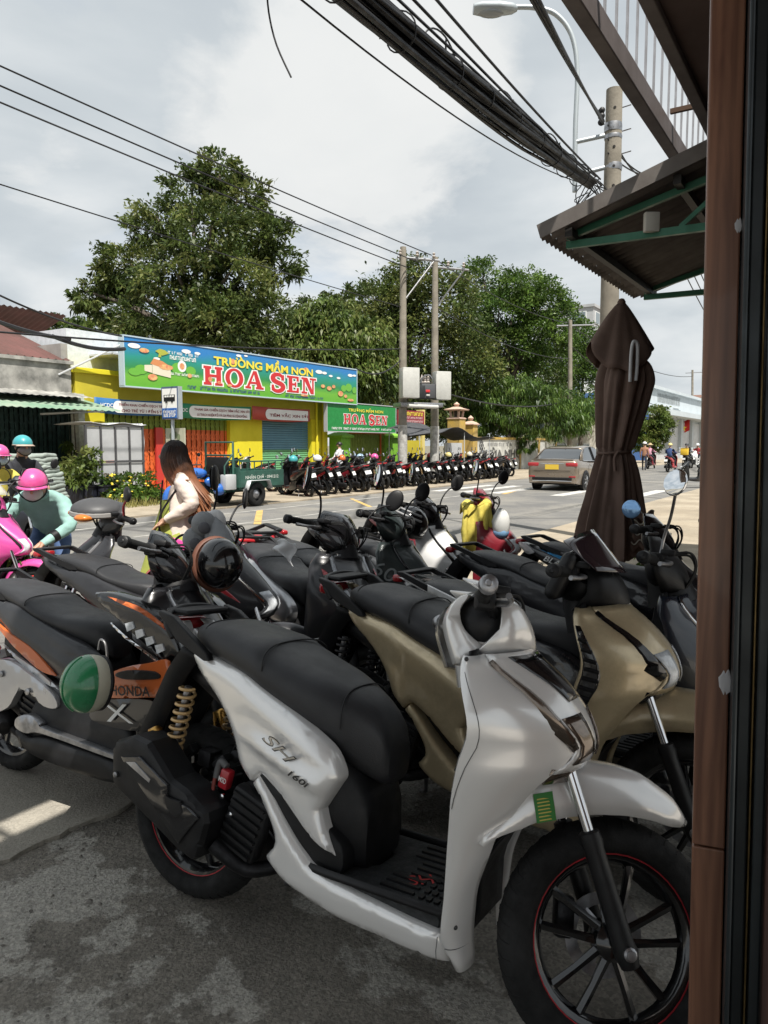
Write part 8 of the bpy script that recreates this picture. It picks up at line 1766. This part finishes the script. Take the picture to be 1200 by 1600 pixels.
for a, b_, c_ in ((-.015, .02, .055), (-.06, .03, -.02)): obj('mitt', MB().ball((a, b_, c_), (.058, .055, .06), 16, 10), CLO, sl3, 60); obj('cuff', MB().ball((a+.015, b_-.055, c_-.012), (.028, .015, .028), 10, 6), mat('charcoal cloth', (.10, .10, .11), .9), sl3, 60)
obj('lining', MB().ball((.03, .07, .06), (.05, .04, .06), 12, 8), mat('white lining', (.6, .6, .6), .8), sl3, 60)
BAGM = mat('mottled plum bag leather', (.16, .07, .09), .5, col2=(.05, .02, .035), vscale=40)
c = aty(288, 892, 3.7); bg_ = thing('handbag', 'mottled plum handbag with black straps standing on the black scooter', 'bag', tuple(c)); obj('body', MB().cbox((0, 0, 0), (.16, .09, .16), .02), BAGM, bg_, 50); obj('strap', MB().tube(cr([(-.06, -.03, .08), (-.03, -.04, .16), (.02, -.02, .18), (.06, -.03, .08)], 5), .006, 6), BLACKPL, bg_, 60); obj('ribbon', MB().tube(cr([(.05, -.055, .05), (.07, -.06, -.03), (.09, -.06, -.12)], 4), .012, 5), mat('royal blue ribbon', (.02, .03, .25), .6), bg_, 60)
PLB = mat('translucent plastic bag', (.42, .42, .40), .3, alpha=.75); c = aty(34, 900, 5.95)
pb2 = thing('plastic_bag', 'clear plastic shopping bag with greens held by the leaning woman', 'bag', tuple(c)); q = MB().ball((0, 0, -.02), (.12, .1, .14), 16, 10); rr_ = random.Random(6); q.v = [tuple(Vector(v)*(1+rr_.uniform(-.07, .07))) for v in q.v]; obj('bag', q, PLB, pb2, 60); obj('knot', MB().tube([(0, 0, .1), (.02, 0, .17), (.04, 0, .22)], [.05, .02, .03], 8), PLB, pb2, 60)
crown_mesh('greens', [(c.x-.02, c.y, c.z+.13, .07, .06, .06)], 90, .07, LEAVES['light'], pb2, np.random.default_rng(61), origin=tuple(c))
c = aty(58, 918, 5.6); rb2 = thing('red_bag', 'small red plastic bag beside the clear shopping bag', 'bag', tuple(c)); q = MB().ball((0, 0, 0), (.10, .08, .09), 12, 8); q.v = [tuple(Vector(v)*(1+rr_.uniform(-.1, .1))) for v in q.v]; obj('bag', q, mat('red plastic', (.6, .04, .03), .4), rb2, 60)
c = Vector(m4.location)+Matrix.Rotation(radians(-36), 3, 'Z') @ Vector((.93, 0, .90)); yj = thing('yellow_jacket', 'yellow jacket draped over the wine red scooter', 'jacket', tuple(c)); yj.scale = (.70, .72, .74)

rows = [[Vector((-.26+.34*u_+.012*sin(v_*9+u_*4), -.10-.05*sin(v_*2.6)+.01*sin(u_*20), .17-.50*v_**1.1+.03*sin(u_*9)-(.10*abs(u_-.6)))) for u_ in np.linspace(0, 1, 19)] for v_ in np.linspace(0, 1, 15)]; obj('back', MB().grid(rows), YJ, yj, 60, solid=.012)
rows = [[Vector((-.26+.34*u_, -.10+.24*v_, .17+.04*sin(pi*v_)-.2*max(0, v_-.6)+.03*sin(u_*9)-.1*abs(u_-.6))) for u_ in np.linspace(0, 1, 19)] for v_ in np.linspace(0, 1, 9)]; obj('shoulder', MB().grid(rows), YJ, yj, 60, solid=.012)
for x, l_ in ((-.22, .42), (.02, .44)): obj('sleeve', MB().tube(cr([(x, -.14, .1), (x-.02, -.17, -.1), (x-.01, -.16, -l_+.1)], 5), [.022, .026, .03, .032, .03, .031, .029, .028, .03, .028, .026], 12), YJ, yj, 60)
gb_ = thing('shopping_bag', 'white and blue plastic shopping bag hung under the yellow jacket', 'bag', tuple(c+Vector((.12, -.12, -.05)))); gb_.scale = (.72,)*3; q = MB().ball((0, 0, .02), (.10, .08, .17), 14, 9); q.v = [tuple(Vector(v)*(1+rr_.uniform(-.07, .07))) for v in q.v]; obj('bag', q, mat('white plastic', (.6, .62, .64), .4, var=.15, vscale=14), gb_, 60); obj('printed_base', MB().ball((0, 0, -.07), (.095, .077, .08), 14, 6), mat('pale blue print', (.18, .33, .52), .5), gb_, 60)
c = aty(452, 868, 3.75); wr = thing('white_rag', 'torn white plastic sheet hanging from the decal scooter handlebar', 'plastic sheet', tuple(c)); rows = [[Vector((-.10+.15*u_-.02*v_+.02*sin(v_*7), -.02+.02*sin(u_*8+v_*3), .12-.20*v_*(.45+.55*u_)+.02*sin(u_*5))) for u_ in np.linspace(0, 1, 9)] for v_ in np.linspace(0, 1, 9)]; obj('sheet', MB().grid(rows), mat('white thin plastic', (.82, .83, .84), .35), wr, 60, solid=.003); wr.scale = (.62, .62, .62)
pt = aty(1020, 842, 6.4); crown = thing('low_plant', 'small green plant growing at the parasol foot', 'plant', (pt.x, pt.y, .018)); crown_mesh('foliage', [(pt.x, pt.y, .35, .22, .2, .3)], 240, .1, LEAVES['mid'], crown, np.random.default_rng(71), origin=(pt.x, pt.y, .018), spread=.5); obj('stem', MB().tube([(0, 0, 0), (.02, 0, .4)], .012, 5), BARK, crown, 60)
